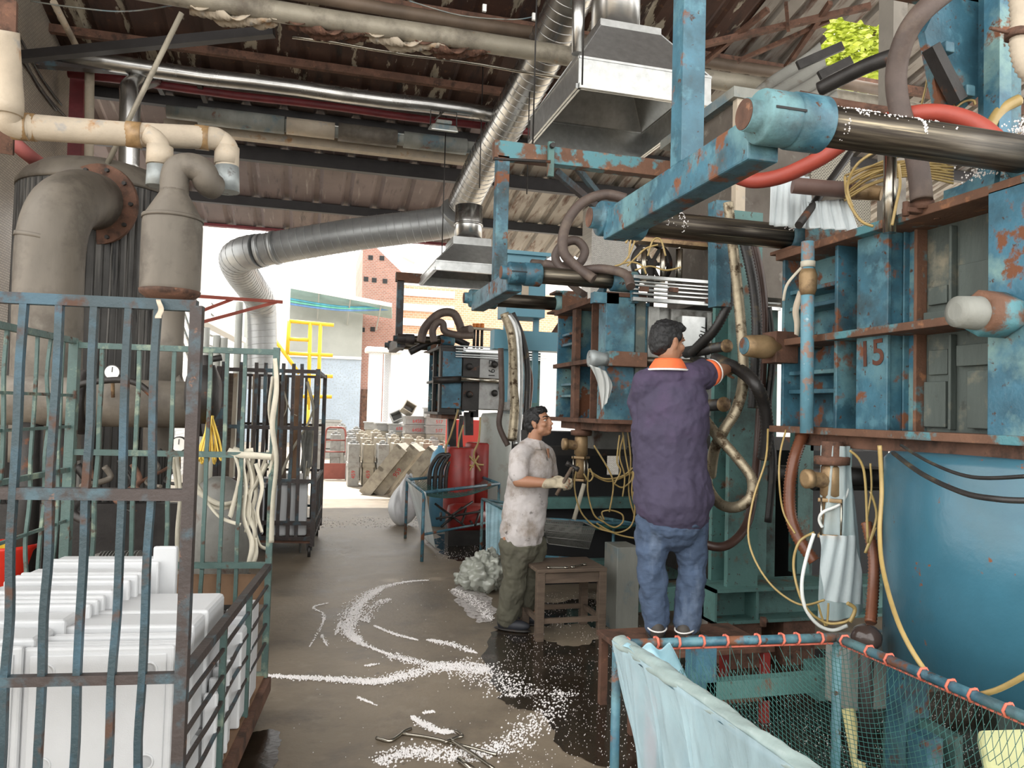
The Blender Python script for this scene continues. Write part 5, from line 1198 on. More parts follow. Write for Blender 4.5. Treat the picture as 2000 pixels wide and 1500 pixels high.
# ---------------- machine 2 near end details
S2 = pt(1235, 538, Y=5.17)
T2 = M2
rail = bpy.data.objects.new('guide_rail_stack', bpy.data.meshes.new('guide_rail_stack')); bpy.data.objects.remove(rail)
m_ = MB().bb(2.31, 2.36, 5.19, 5.24, 2.43, 2.63); gr = m_.build('rail_end_plate', mBlue, T2)
for i, (z, h) in enumerate([(2.622, .026), (2.585, .012), (2.560, .014), (2.528, .014), (2.497, .014), (2.455, .03)]):
    MB().bb(2.30, 3.55, 5.15, 5.19, z-h/2, z+h/2).build('rail_slat', mGalv, gr, .002)
for (x, z) in ((2.62, 2.54), (3.0, 2.53), (2.93, 2.475), (2.38, 2.53)): MB().box((x, 5.14, z), (.07, .02, .035)).build('slat_clip', mRust, gr)
for i, px in enumerate((1258, 1295, 1327)):
    A = pt(px, 487, Y=5.35); B = V((A.x, 5.35, 2.63)); MB().cyl(B, A, .022 if i < 2 else .027, seg=16).build('piston_rod', mChrome, T2)
    MB().cyl(A, A+V((0, 0, .02)), .012, seg=10).build('rod_tip', mChrome, T2)
a = pt(1250, 470, Y=5.4); b_ = pt(1425, 485, Y=5.4)
MB().bb(a.x, b_.x, 5.36, 5.44, b_.z+.01, a.z+.07).build('top_manifold', mRust, T2, .005); MB().bb(a.x-.03, b_.x, 5.34, 5.46, b_.z-.02, b_.z+.01).build('manifold_rail', mBrass, T2)
c = pt(1272, 515, Y=5.9)
T = thing('fly_wheel', 'dark spoked wheel behind the bright rods of the middle machine', 'wheel', c)
m_ = MB().lathe(c-V((0, .03, 0)), (0, 1, 0), [(0, .15), (0, .185), (.05, .185), (.05, .15)], 32, False); m_.build('rim', mDark, T)
m_ = MB().lathe(c-V((0, .04, 0)), (0, 1, 0), [(0, .04), (.07, .04)], 16); m_.build('hub', mDark, T)
for i in range(6): a_ = i*math.pi/3; MB().beam(c, c+V((math.cos(a_)*.16, 0, math.sin(a_)*.16)), .03, .015, (0, 1, 0)).build('spoke', mDark, T)
m_ = MB().cyl(c, V((c.x, 5.9, 2.5)), .03, seg=8); m_.build('stand', mDark, T)
# near face of machine 2: mould plates facing us with writing
Bm = lambda x0, x1, y0, y1, z0, z1, n, m, p=T2: MB().bb(x0, x1, y0, y1, z0, z1).build(n, m, p, .004)
Bm(2.36, 2.47, 5.26, 5.30, 1.56, 2.42, 'face_plate', mBlue); Bm(2.47, 2.56, 5.24, 5.3, 1.58, 2.42, 'face_strip', mAlu)
wp = Bm(2.72, 2.92, 5.19, 5.27, 1.66, 2.36, 'mould_face', mGalv); Bm(2.94, 2.98, 5.2, 5.3, 1.6, 2.4, 'face_strip', mAlu); Bm(3.0, 3.12, 5.2, 5.3, 1.9, 2.4, 'rusty_door', mRust)
text('3200911', .065, (2.885, 5.187, 2.18), (.25, 0, 1), (-1, 0, .25), mInk, wp, 'chalked_number', .001)
for z in (2.15, 2.0, 1.85): MB().cyl((2.93, 5.22, z), (2.93, 5.16, z), .018, seg=6).build('mould_bolt', mDark, T2)
MB().bb(2.12, 2.42, 5.14, 5.27, 1.95, 2.06).build('shaft_boss', mRustBlue, T2, .006)
MB().cyl((2.3, 5.2, 2.0), (2.95, 5.2, 2.0), .035, seg=20).build('core_shaft', mShaft, T2)
MB().lathe((1.98, 5.2, 2.0), (1, 0, 0), [(0, .035), (.005, .062), (.04, .066), (.10, .05), (.15, .05)], 20).build('taped_stub', mZinc, T2)
def rag2(u, v):
    p = pt(1150, 712, Y=5.18).lerp(pt(1185, 700, Y=5.18), u).lerp(pt(1174, 800, Y=5.15).lerp(pt(1190, 770, Y=5.15), u), v)
    return p+V((.03*math.sin(v*3.1), -.03*math.sin(u*3.14)-.01*math.sin(u*16+v*7), -.1*u*(1-v)))
solo(MB().grid(rag2, 24, 20), 'plastic_bag', film('grey_plastic_rag', (.50, .52, .50), .9, .4), 'greyish torn plastic bag hanging from the stub of the middle machine', 'plastic bag', solid=.002)
MB().bb(2.02, 2.22, 5.23, 5.3, 2.42, 2.5).build('top_step', mBlue, T2)
a = pt(1340, 660, Y=5.05)
for i, (p0, p1, r_) in enumerate([((1330, 690), (1418, 676), .04), ((1330, 795), (1412, 790), .045), ((1352, 700), (1425, 722), .03)]):
    A = pt(*p0, d=5.2); B = pt(*p1, d=4.75)
    T = thing('hose_coupling', 'black barrel coupling with brass end at the %s' % ['upper right of the purple worker', 'waist height behind the purple worker', 'hands of the purple worker'][i], 'coupling', A)
    MB().lathe(A, B-A, [(0, r_*.6), (.05, r_*.6), (.06, r_), ((B-A).length*.6, r_), ((B-A).length*.62, r_*.85), ((B-A).length, r_*.85)], 18).build('barrel', mHoseK, T)
    MB().lathe(B, B-A, [(0, r_*1.05), (.015, r_*1.05), (.016, r_*.5), (.03, r_*.3)], 18).build('end_ring', mBrass, T)
# big hoses between machine 1 and 2
H([(1350, 690, 5.0), (1370, 670, 4.9), (1395, 645, 4.8), (1415, 610, 4.75), (1425, 580, 4.75), (1427, 500, 4.8)], .030, 'ribbed_hose', mHoseK, 'dark ribbed hose rising from the coupling behind the purple worker', 'hose', 14, rib=.02)
H([(1422, 395, 4.45), (1430, 470, 4.45), (1440, 560, 4.4), (1448, 650, 4.35), (1452, 740, 4.3), (1438, 800, 4.2), (1414, 840, 4.2), (1395, 880, 4.3), (1388, 930, 4.4)], .029, 'braided_hose', mHoseS, 'pale braided steel hose hanging beside the teal column, left of the dark ones', 'hose', 16, rib=.010)
H([(1372, 812, 4.45), (1400, 850, 4.2), (1440, 895, 4.1), (1468, 935, 4.05), (1466, 970, 4.0), (1440, 990, 4.05), (1408, 985, 4.2), (1385, 955, 4.35), (1380, 920, 4.4)], .027, 'braided_hose', mHoseS, 'pale braided steel hose bent into a loop right of the purple jersey', 'hose', 16, rib=.010)
H([(1440, 440, 4.6), (1455, 480, 4.6), (1472, 560, 4.55), (1478, 640, 4.5), (1475, 720, 4.5), (1470, 800, 4.5)], .030, 'rubber_hose', mHoseK, 'black rubber hose hanging right of the pale braided hose', 'hose', 14, rib=.02)
H([(1462, 440, 4.7), (1482, 520, 4.65), (1492, 600, 4.6), (1490, 700, 4.6), (1482, 850, 4.6), (1475, 930, 4.5), (1460, 1020, 4.4), (1420, 1065, 4.3), (1370, 1060, 4.3), (1320, 1025, 4.4)], .026, 'rubber_hose', M('dark_brown_hose', (.06, .03, .022), .4, 0, .3, 6), 'dark brown rubber hose sweeping down and left behind the blue jeans', 'hose', 14)
H([(1395, 700, 4.55), (1422, 712, 4.42), (1447, 724, 4.3), (1475, 750, 4.15), (1492, 790, 4.2), (1498, 840, 4.25), (1490, 900, 4.3)], .034, 'rubber_hose', mHoseK, 'thick black hose the worker in purple is holding', 'hose', 16, rib=.022)
H([(1222, 388, 5.6), (1180, 380, 5.6), (1135, 398, 5.6), (1105, 440, 5.6), (1100, 490, 5.6), (1125, 520, 5.6), (1160, 545, 5.55)], .038, 'rubber_hose', mHoseB, 'large brown hose arching over the yoke of the middle machine', 'hose', 16)
H([(1065, 515, 5.9), (1100, 520, 5.8), (1130, 515, 5.75), (1142, 490, 5.75), (1125, 470, 5.75), (1098, 478, 5.75), (1085, 505, 5.75), (1110, 530, 5.7), (1170, 525, 5.6), (1220, 535, 5.5), (1232, 560, 5.4)], .034, 'rubber_hose', mHoseB, 'brown hose coiled in a ring above the middle machine', 'hose', 16)
H([(1040, 512, 6.6), (1075, 520, 6.4), (1120, 560, 6.2), (1140, 575, 6.0)], .028, 'rubber_hose', mHoseB, 'brown hose coming from the blue control box', 'hose', 12)
# hanging hoses left of the white-shirted worker
for i, (l, r, m_, lab) in enumerate([([(985, 612, 8), (1000, 660, 8), (1003, 740, 8), (1005, 800, 7.9), (1000, 860, 7.8)], .05, mHoseS, 'pale hose bundle strand above the worker in white, left'), ([(992, 615, 8), (1010, 650, 8), (1015, 740, 8), (1012, 830, 7.9), (1010, 870, 7.8)], .04, mGalv, 'silver hose strand above the worker in white, middle'),
        ([(1000, 612, 8.1), (1020, 660, 8.1), (1030, 720, 8.1), (1028, 800, 8), (1022, 870, 8)], .035, mHoseK, 'dark hose strand above the worker in white, right'), ([(978, 680, 7.8), (980, 780, 7.8), (975, 830, 7.8), (992, 870, 7.8)], .03, mHoseB, 'brown hose hanging on the grey air tank'),
        ([(1005, 625, 8.3), (1022, 690, 8.3), (1036, 740, 8.2), (1030, 810, 8.1), (1022, 850, 8)], .03, mHoseO, 'rust red hose curving down left of the middle platen')]):
    H(l, r, 'hanging_hose', m_, lab, 'hose', 12)
# machine 3 details
T3 = M3
c = pt(941, 715, Y=10.55)
wp = MB().bb(2.36, 2.70, 10.53, 10.6, 1.62, 2.4).build('mould_face', mMouldGrey, T3)
text('E191', .13, (2.53, 10.525, 2.20), (0, 0, -1), (1, 0, 0), mInk, wp, 'painted_number', .002)
for (px, py) in ((917, 716), (966, 712), (917, 770), (966, 768), (980, 708), (980, 758)):
    q = pt(px, py, Y=10.5); MB().sph(q, .05, 10, 8).build('clamp_knob', mDark, T3)
for i, z in enumerate((2.50, 2.46, 2.42, 2.38, 2.35)): MB().bb(2.0, 3.55, 10.5, 10.54, z-.008, z+.008).build('rail_slat', mGalv, T3)
MB().cyl(pt(900, 740, Y=10.45), pt(985, 745, Y=10.45), .035, seg=12).build('core_shaft', mChrome, T3); MB().cyl(pt(845, 743, Y=10.5), pt(905, 741, Y=10.5), .05, seg=12).build('stub', mDark, T3)
MB().bb(2.12, 2.36, 10.54, 10.62, 1.6, 2.42).build('grey_face_plate', mDark, T3); MB().bb(1.83, 2.1, 10.55, 10.62, 1.62, 2.42).build('blue_face_plate', mBlueB, T3)
for i, px in enumerate((927, 934, 942)):
    A = pt(px, 632, Y=10.8); MB().cyl(V((A.x, 10.8, 2.5)), A, .022, seg=8).build('valve_stem', mDark, T3); MB().cyl(A, A-V((0, 0, .07)), .03, seg=8).build('orange_cap', M('orange_cap_paint', (.65, .2, .04), .5) if i == 0 else MATS['orange_cap_paint'], T3)
MB().tube(cr([pt(800, 688, Y=11), pt(850, 664, Y=11), pt(880, 660, Y=11), pt(915, 675, Y=11)], 5), .05, 10).build('belly_guard', mDark, T3)
MB().tube([pt(905, 640, Y=10.7), pt(978, 645, Y=10.7)], .02, 8).build('air_pipe', mInsul, T3)
H([(822, 668, 10.7), (830, 640, 10.7), (858, 613, 10.7), (885, 612, 10.7), (897, 632, 10.7), (902, 645, 10.7), (920, 643, 10.6)], .06, 'rubber_hose', mHoseB, 'brown hose arching high over the farthest machine', 'hose', 12)
H([(848, 668, 10.6), (845, 645, 10.6), (855, 630, 10.6), (865, 632, 10.6), (870, 648, 10.6), (900, 655, 10.6), (925, 655, 10.6)], .05, 'rubber_hose', mHoseB, 'lower brown hose looping over the farthest machine', 'hose', 12)
# grey air tank beneath
c = pt(968, 870, Y=9.9)
T = thing('air_tank', 'pale grey upright air tank between the far machine and the worker in white', 'tank', (c.x, 9.9, 0))
MB().lathe((c.x, 9.9, 0), (0, 0, 1), [(.25, .18), (.3, .215), (1.5, .215), (1.56, .19), (1.575, .02)], 32).build('shell', mGreyPaint if False else M('pale_grey_tank', (.34, .36, .33), .5, 0, .15, 4, [((.25, .22, .18), 4, .56, .7)], .1, 30, (1, 1, .3)), T)
for s_ in (-.12, .12): MB().bb(c.x+s_-.03, c.x+s_+.03, 9.87, 9.93, 0, .3).build('leg', mDark, T)
# blue control cabinet
a = pt(992, 487, Y=8.0); b_ = pt(1066, 560, Y=8.0)
T = thing('control_cabinet', 'light blue control cabinet hanging behind the middle machine post', 'cabinet', ((a.x+b_.x)/2, 8.2, b_.z-.4))
mCabB = M('light_blue_enamel', (.13, .30, .38), .4, 0, .1, 2)
MB().bb(a.x, b_.x, 8.0, 8.4, b_.z-.35, a.z-.05).build('case', mCabB, T, .005); MB().bb(a.x-.04, b_.x+.04, 7.96, 8.44, a.z-.05, a.z-.01).build('lid', mCabB, T)
MB().bb(b_.x-.3, b_.x-.2, 7.99, 8.0, a.z-.33, a.z-.28).build('slot', mBlue, T); MB().bb(b_.x-.28, b_.x-.2, 7.99, 8.0, a.z-.52, a.z-.38).build('notice', mInsul, T)
for s_ in (a.x+.05, b_.x-.05): MB().bb(s_-.03, s_+.03, 8.15, 8.2, 1.7, b_.z-.35).build('leg', mCabB, T)
MB().bb(a.x-.1, b_.x+1.2, 8.1, 8.3, pt(1040, 665, Y=8).z-.1, pt(1040, 645, Y=8).z).build('blue_cross_beam', mCabB, T)
MB().beam(pt(1080, 660, Y=8.2), pt(1120, 600, Y=8.4), .06, .08).build('diagonal_brace', mRust, T)
# bracket + rod on the middle machine's cross beam
c = pt(1077, 310, Y=5.70)
T = thing('hanging_bracket', 'green slotted hanger clamped over the rusty cross beam', 'bracket', c)
MB().bb(c.x-.025, c.x+.025, 5.70, 5.735, c.z-.14, c.z+.14).build('strap', mTeal, T, .003); MB().cyl(c+V((0, .01, .1)), c+V((0, -.04, .1)), .022, seg=6).build('bolt', mDark, T)
rod((1085, 335), (1240, 470), 8.0, 8.4, .035, mCageRust, 'roof_brace', 'dark diagonal brace behind the large brown hose arch', 'brace', square=True)
rod((1125, 325), (1250, 480), 8.6, 9.0, .03, mCageRust, 'roof_brace', 'second dark diagonal brace right of the first', 'brace', square=True)
rod((965, 310), (1075, 316), 5.6, 5.7, .012, mDark, 'thin_rod', 'thin dark rod passing the top of the blue frame post', 'rod')
rod((1405, 395), (1405, 600), 4.75, 4.75, .05, mBlue, 'frame_strut', 'blue strut above the slatted guide rails', 'strut', square=True)

# more tubes and pipes above the nearest and the middle machine
rd = random.Random(31)
wh = ['lowest', 'second', 'third', 'fourth', 'fifth', 'sixth', 'seventh', 'top']
for i in range(8):
    o_ = i*7; H([(1655+rd.randint(-5, 5), 392-o_, 3.7), (1700, 362-o_*.8+rd.randint(-3, 3), 3.6), (1760, 345-o_*.6, 3.5), (1815, 348-o_*.7, 3.5), (1862, 358-o_*.9, 3.5)], .006, 'air_tube', mYTube, 'amber tube in the bundle behind the bright piston rod, %s of the bundle' % wh[i], 'tube', 6)
wl = ['arching over the fly wheel', 'crossing the fly wheel', 'falling to the shaft collar', 'rising to the roof brace', 'curling by the first rod', 'lying on the slatted rails', 'between first and second rod']
for i, l in enumerate([[(1222, 475), (1238, 450), (1262, 440), (1290, 455)], [(1225, 520), (1245, 500), (1262, 485), (1285, 478)], [(1240, 470), (1228, 500), (1215, 515), (1200, 520)], [(1228, 505), (1232, 470), (1245, 440), (1258, 425)],
                       [(1215, 515), (1235, 512), (1255, 520), (1262, 535)], [(1240, 528), (1270, 520), (1300, 528), (1330, 522)], [(1265, 500), (1275, 470), (1290, 468), (1300, 500)]]):
    H([(x, y, 5.55) for x, y in l], .007, 'air_tube', mYTube, 'brown yellow tube above the middle machine, '+wl[i], 'tube', 6)
H([(1560, 188, 4.6), (1640, 205, 4.5), (1745, 222, 4.4)], .035, 'branch_pipe', mRust, 'rusty brown pipe running behind the near shaft hub', 'pipe', 12)
H([(1700, 345, 4.1), (1620, 390, 4.1), (1560, 400, 4.1)], .03, 'branch_pipe', mCastPipe, 'grimy pipe behind the mesh screen', 'pipe', 12)
H([(1600, 175, 5.2), (1690, 130, 5.0), (1760, 105, 4.9)], .05, 'branch_pipe', mDark, 'dark pipe slanting up to the concrete slab pillar', 'pipe', 12)
H([(1365, 420, 4.9), (1385, 470, 4.9), (1410, 520, 4.9), (1420, 545, 4.9)], .02, 'branch_hose', mHoseB, 'thin brown hose behind the far polished shaft', 'hose', 10)
H([(1500, 600, 4.6), (1508, 700, 4.6), (1500, 800, 4.6), (1510, 900, 4.6), (1500, 1020, 4.6)], .022, 'rubber_hose', mHoseK, 'black hose hanging in the shade beside the nearest platen', 'hose', 10)
rod((1640, 930), (1730, 935), 3.9, 3.9, .05, mDark, 'branch_pipe', 'dark pipe between the brass valve and the blue tank', 'pipe', 14)
# ================================================================ PEOPLE
tex = bpy.data.textures.new('fold_noise', 'CLOUDS'); tex.noise_scale = .09; tex.noise_depth = 2
texh = bpy.data.textures.new('hair_noise', 'CLOUDS'); texh.noise_scale = .018; texh.noise_depth = 1
def displ(o, t, s_):
    q = o.modifiers.new('folds', 'DISPLACE'); q.texture = t; q.strength = s_; q.mid_level = .5; q.texture_coords = 'LOCAL'; return o
def limb(mb, pts, rs, seg=16, sq=1.0, upv=None, n=5):
    P = [V(p) for p in pts]; out = cr(P, n) if len(P) > 2 else P; k = len(out)-1
    def rf(t):
        x = t*(len(rs)-1); i = min(int(x), len(rs)-2); f = x-i; f = f*f*(3-2*f) if False else f; return rs[i]*(1-f)+rs[i+1]*f
    mb.tube(out, 0, seg, True, rf, sq, upv)
    for p, r in ((P[0], rs[0]), (P[-1], rs[-1])): mb.sph(p, r*.98, 12, 8)
    return mb
def frame(f, up=(0, 0, 1)):
    y = V(f).normalized(); z = (V(up)-y*V(up).dot(y)).normalized(); x = y.cross(z); return Matrix((x, y, z)).transposed()
def head(mb, c, m):
    E = lambda p, r: mb.sph(V(c)+m @ V(p), r, 16, 12, m)
    E((0, -.014, .022), (.073, .090, .086)); E((0, .022, -.03), (.060, .064, .072)); E((0, .030, .03), (.060, .052, .055)); E((0, .052, -.082), (.030, .026, .022)); E((0, .03, -.070), (.048, .045, .035))
    E((0, .090, -.012), (.010, .014, .030)); E((0, .099, -.030), (.013, .014, .011)); E((.010, .091, -.034), (.009, .011, .008)); E((-.010, .091, -.034), (.009, .011, .008))
    for s_ in (-1, 1):
        E((s_*.028, .074, .020), (.022, .012, .008)); E((s_*.040, .056, -.024), (.022, .024, .022)); E((s_*.073, -.004, -.012), (.008, .018, .030)); E((s_*.078, -.012, .006), (.007, .012, .014)); E((s_*.045, .02, -.055), (.018, .035, .028))
    E((0, .080, -.052), (.024, .014, .008)); E((0, .082, -.058), (.022, .012, .006)); E((0, .079, -.067), (.019, .012, .008))
def faceparts(c, m, T):
    for s_ in (-1, 1):
        e = V(c)+m @ V((s_*.028, .0665, .004)); ey = MB().sph(e, (.0135, .012, .0075), 14, 10, m).build('eye', M('eye_white', (.50, .46, .42), .25, 0, .02) if 'eye_white' not in MATS else MATS['eye_white'], T)
        MB().sph(e+m @ V((0, .0085, 0)), (.0058, .0045, .0062), 10, 8, m).build('iris', mInk, ey)
        MB().tube([V(c)+m @ V((s_*(.012+.011*k), .085-.0035*k-.001*k*k, .0135+.003*math.sin(k*1.1))) for k in range(4)], .0022, 6).build('eyelid', mHair, T)
        MB().tube([V(c)+m @ V((s_*(.012+.012*k), .088-.0035*k-.0016*k*k, .027+.005*math.sin(k*.9))) for k in range(4)], .0042, 6, sq=.6).build('eyebrow', mHair, T)
    MB().tube([V(c)+m @ V((x, .0925-abs(x)*.35, -.0605+abs(x)*.06)) for x in (-.020, -.01, 0, .01, .020)], .0032, 6).build('lips', M('lip_skin', (.33, .13, .10), .45) if 'lip_skin' not in MATS else MATS['lip_skin'], T)
def hair(c, m, T, back=1.0):
    mb = MB(); E = lambda p, r: mb.sph(V(c)+m @ V(p), r, 20, 14, m)
    E((0, -.022, .036), (.081, .092, .086)); E((0, -.05, .0), (.075, .062, .080*back)); E((0, .022, .085), (.062, .058, .035)); E((.03, .045, .078), (.035, .032, .022)); E((-.03, .045, .076), (.035, .032, .022))
    E((.062, .012, .03), (.018, .03, .035)); E((-.062, .012, .03), (.018, .03, .035)); E((0, -.075, -.035), (.05, .03, .045))
    return displ(mb.build('hair', mHair, T, remesh=.006, smooth_it=2), texh, .014)
def hand(mb, w, d, nrm, side, curl=1.0, g=0.0, sc=1.0):
    """w wrist, d pointing direction, nrm palm normal (palm side), side: thumb side direction"""
    d = V(d).normalized(); nrm = V(nrm); nrm = (nrm-d*nrm.dot(d)).normalized(); sd = d.cross(nrm)
    if sd.dot(V(side)) < 0: sd = -sd
    m = Matrix((sd, d, nrm)).transposed(); w = V(w)
    L = lambda a, b, c: w+(sd*a+d*b+nrm*c)*sc
    mb.sph(L(0, .045, 0), ((.036+g)*sc, (.052+g)*sc, (.015+g)*sc), 14, 10, m); mb.sph(L(.0, .072, .002), ((.037+g)*sc, (.022+g)*sc, (.014+g)*sc), 14, 8, m)
    for i, (x, ln) in enumerate(((.029, .9), (.0095, 1.0), (-.0105, .95), (-.030, .76))):
        p = L(x, .082, 0); a = R(12+6*i)*curl; out = [p]; rr = [(.0092+g)*sc]
        for sg, da in ((.040, 38), (.026, 52), (.021, 35)):
            p = p+(d*math.cos(a)+nrm*math.sin(a))*sg*ln*sc; out.append(p); rr.append((.0088-.0012*len(rr)+g)*sc); a += R(da)*curl
        limb(mb, out, rr, 8, n=3)
    t0 = L(.026, .018, .004); t1 = L(.050, .042, .016); t2 = L(.054, .066, .028); t3 = L(.044, .086, .036)
    limb(mb, [t0, t1, t2, t3], [(.014+g)*sc, (.0115+g)*sc, (.010+g)*sc, (.008+g)*sc], 8, n=3)
def J(px, py, d): return pt(px, py, d=d)
VOX = .0055
# ---------------------------------------------------------------- worker in purple, seen from behind
TP = thing('person', 'person in purple jersey and blue jeans seen from behind, working on the machine hoses', 'person', (1.93, 3.74, .4))
vd = (pt(1310, 900, d=4.1)-CAM); vd.z = 0; vd.normalize(); sd = V((vd.y, -vd.x, 0))          # away / image right
hc = J(1305, 668, 4.12)
fdir = vd*.62+sd*.78+V((0, 0, -.10)); mh = frame(fdir)
mb = MB(); head(mb, hc, mh)
limb(mb, [hc+V((-.0, 0, -.05))-vd*.02, J(1307, 708, 4.12), J(1306, 730, 4.13)], [.058, .056, .066], 16)
pel = J(1312, 1000, 4.12); chest = J(1306, 790, 4.13)
limb(mb, [J(1306, 745, 4.13), chest, J(1308, 880, 4.12), J(1311, 950, 4.12), pel], [.10, .145, .14, .135, .14], 20, .72, sd)
mb.sph(J(1275, 745, 4.12), .07); mb.sph(J(1352, 738, 4.12), .07)
limb(mb, [J(1275, 745, 4.12), J(1262, 800, 4.28), J(1290, 790, 4.45)], [.052, .044, .040]); limb(mb, [J(1290, 790, 4.45), J(1335, 745, 4.55), J(1372, 722, 4.6)], [.040, .036, .027])
sh = J(1352, 738, 4.12); el = J(1401, 724, 4.26); wr = J(1420, 721, 4.36)
limb(mb, [sh, sh.lerp(el, .5), el], [.054, .048, .040]); limb(mb, [el, el.lerp(wr, .5), wr], [.040, .037, .027])
hand(mb, wr, vd*.5+sd*.75+V((0, 0, -.1)), -sd*.0+V((0, 0, -1)), vd, 1.25)
hand(mb, J(1372, 722, 4.6), sd*.8+vd*.2, V((0, 0, -1)), -vd, 1.2)
hL = J(1281, 1010, 4.12); kL = J(1272, 1112, 4.10); aL = J(1282, 1222, 4.08); hR = J(1343, 1010, 4.12); kR = J(1350, 1110, 4.12); aR = J(1341, 1222, 4.06)
for h_, k_, a_ in ((hL, kL, aL), (hR, kR, aR)):
    limb(mb, [h_, k_], [.090, .062]); limb(mb, [k_, k_.lerp(a_, .4), a_], [.06, .058, .042])
    mb.sph(a_+vd*.05+V((0, 0, -.04)), (.04, .09, .03), 12, 8, frame(vd))
mb.build('body', mSkin, TP, remesh=VOX, smooth_it=3)
hair(hc, mh, TP, 1.05); faceparts(hc, mh, TP)
# jersey
mb = MB()
up = sd
limb(mb, [J(1306, 738, 4.14), J(1308, 765, 4.14), J(1309, 800, 4.13), J(1308, 850, 4.12), J(1308, 900, 4.12), J(1312, 945, 4.12), J(1315, 978, 4.12)], [.12, .196, .210, .203, .200, .208, .218], 30, .72, sd, 4)
limb(mb, [J(1262, 752, 4.12), J(1306, 737, 4.13), J(1352, 738, 4.12)], [.085, .085, .080], 16)
limb(mb, [J(1262, 755, 4.12), J(1255, 800, 4.22), J(1268, 812, 4.36)], [.088, .078, .068])
sl1 = sh.lerp(el, .60); limb(mb, [sh, sh.lerp(el, .4), sl1], [.088, .080, .074])
o = mb.build('jersey', mPurple, TP, remesh=.007, smooth_it=4); displ(o, tex, .034)
ax = (el-sh).normalized()
MB().lathe(sl1+ax*.0, ax, [(-.0, .071), (.004, .078), (.030, .074), (.032, .06)], 28).build('sleeve_trim', mOrange, TP); MB().lathe(sl1+ax*.032, ax, [(0, .06), (.002, .076), (.012, .074), (.013, .055)], 28).build('sleeve_piping', mWhiteTrim, TP)
# collar standing round the neck
nc = J(1305, 712, 4.12); 
def collar(u, v, r0=.068, r1=.105):
    a_ = u*2*math.pi; dr = V((math.cos(a_), math.sin(a_), 0)); r = r0*(1-v)+r1*v
    return nc+V((0, 0, .030-.055*v))+dr*r
MB().grid(collar, 36, 5).build('collar', mOrange, TP, solid=.006)
MB().tube([collar(i/36, 1, .075, .110)+V((0, 0, -.006)) for i in range(37)], .006, 6).build('collar_piping', mWhiteTrim, TP)
# jeans
mb = MB()
limb(mb, [J(1312, 965, 4.12), J(1312, 985, 4.12), J(1312, 1012, 4.12)], [.172, .178, .182], 26, .66, sd)
for h_, k_, a_, w0 in ((J(1278, 1012, 4.12), kL, aL, 1), (J(1347, 1012, 4.12), kR, aR, 1)):
    limb(mb, [h_, h_.lerp(k_, .5), k_, k_.lerp(a_, .5), a_+V((0, 0, .005))], [.100, .090, .078, .073, .068], 20)
mb.sph(J(1285, 1004, 4.09), (.09, .08, .10), 16, 12); mb.sph(J(1341, 1004, 4.09), (.09, .08, .10), 16, 12)
o = mb.build('jeans', mJeans, TP, remesh=.007, smooth_it=4); displ(o, tex, .040)
def pocket(u, v):
    p = J(1335, 985, 3.94).lerp(J(1375, 985, 3.96), u).lerp(J(1338, 1032, 3.95).lerp(J(1372, 1030, 3.97), u), v); return p+vd*(.025*(2*u-1)**2)
MB().grid(pocket, 8, 8).build('back_pocket', mJeans, TP, solid=.004)
MB().box(J(1358, 1008, 3.95), (.018, .004, .03)).build('yellow_tag', mYellow, TP)
for a_, o_ in ((aL, -.02), (aR, .06)):
    d_ = (vd+sd*o_*6).normalized(); mf = frame(d_); b = V((a_.x, a_.y, .4)); mb = MB()
    mb.sph(b+d_*.045+V((0, 0, .045)), (.048, .125, .048), 16, 12, mf); mb.sph(b-d_*.03+V((0, 0, .055)), (.042, .055, .055), 14, 10, mf)
    s_ = mb.build('shoe', mShoeG, TP, remesh=.006, smooth_it=3)
    MB().sph(b+d_*.035+V((0, 0, .014)), (.052, .145, .016), 20, 8, mf).build('sole', mDark, s_)
    MB().tube([b+mf @ V((math.cos(t)*.050, -.03+math.sin(t)*.062, .068+.01*math.sin(t))) for t in [math.pi+i*.314 for i in range(11)]], .0045, 6).build('white_piping', mWhiteTrim, s_)
# ---------------------------------------------------------------- worker in stained white polo
TW = thing('person', 'person in stained white polo and olive trousers looking up, holding a hammer in gloves', 'person', (1.47, 5.4, 0))
vd2 = (pt(1020, 900, d=5.6)-CAM); vd2.z = 0; vd2.normalize(); sd2 = V((vd2.y, -vd2.x, 0))
D2 = 5.56
hc2 = J(1052, 826, D2)
fd2 = (sd2*.86-vd2*.42+V((0, 0, .26))).normalized(); mh2 = frame(fd2, (-.1*sd2.x, -.1*sd2.y, 1))
mb = MB(); head(mb, hc2, mh2)
limb(mb, [hc2+V((0, 0, -.055))-sd2*.012, J(1043, 862, D2), J(1040, 885, D2)], [.054, .053, .066])
limb(mb, [J(1040, 888, D2), J(1035, 930, D2), J(1025, 985, D2), J(1020, 1045, D2)], [.10, .135, .13, .13], 20, .85, sd2)
hcn = fd2.copy(); hcn.z = 0; hcn.normalize()
sN = J(1014, 890, D2-.13); sF = J(1066, 889, D2+.12); mb.sph(sN, .062); mb.sph(sF, .06)
eN = J(1012, 940, D2-.20); wN = J(1077, 944, D2-.26)
limb(mb, [sN, eN], [.052, .042]); limb(mb, [eN, eN.lerp(wN, .35), wN], [.042, .042, .028])
eF = J(1076, 938, D2+.10); wF = J(1084, 942, D2-.08)
limb(mb, [sF, eF], [.05, .04]); limb(mb, [eF, wF], [.04, .03])
hipN = J(1002, 1050, D2-.03); kN = J(1005, 1130, D2-.03); aN = J(990, 1208, D2-.02); hipF = J(1038, 1050, D2+.06); kF = J(1034, 1128, D2+.09); aF = J(1027, 1190, D2+.14)
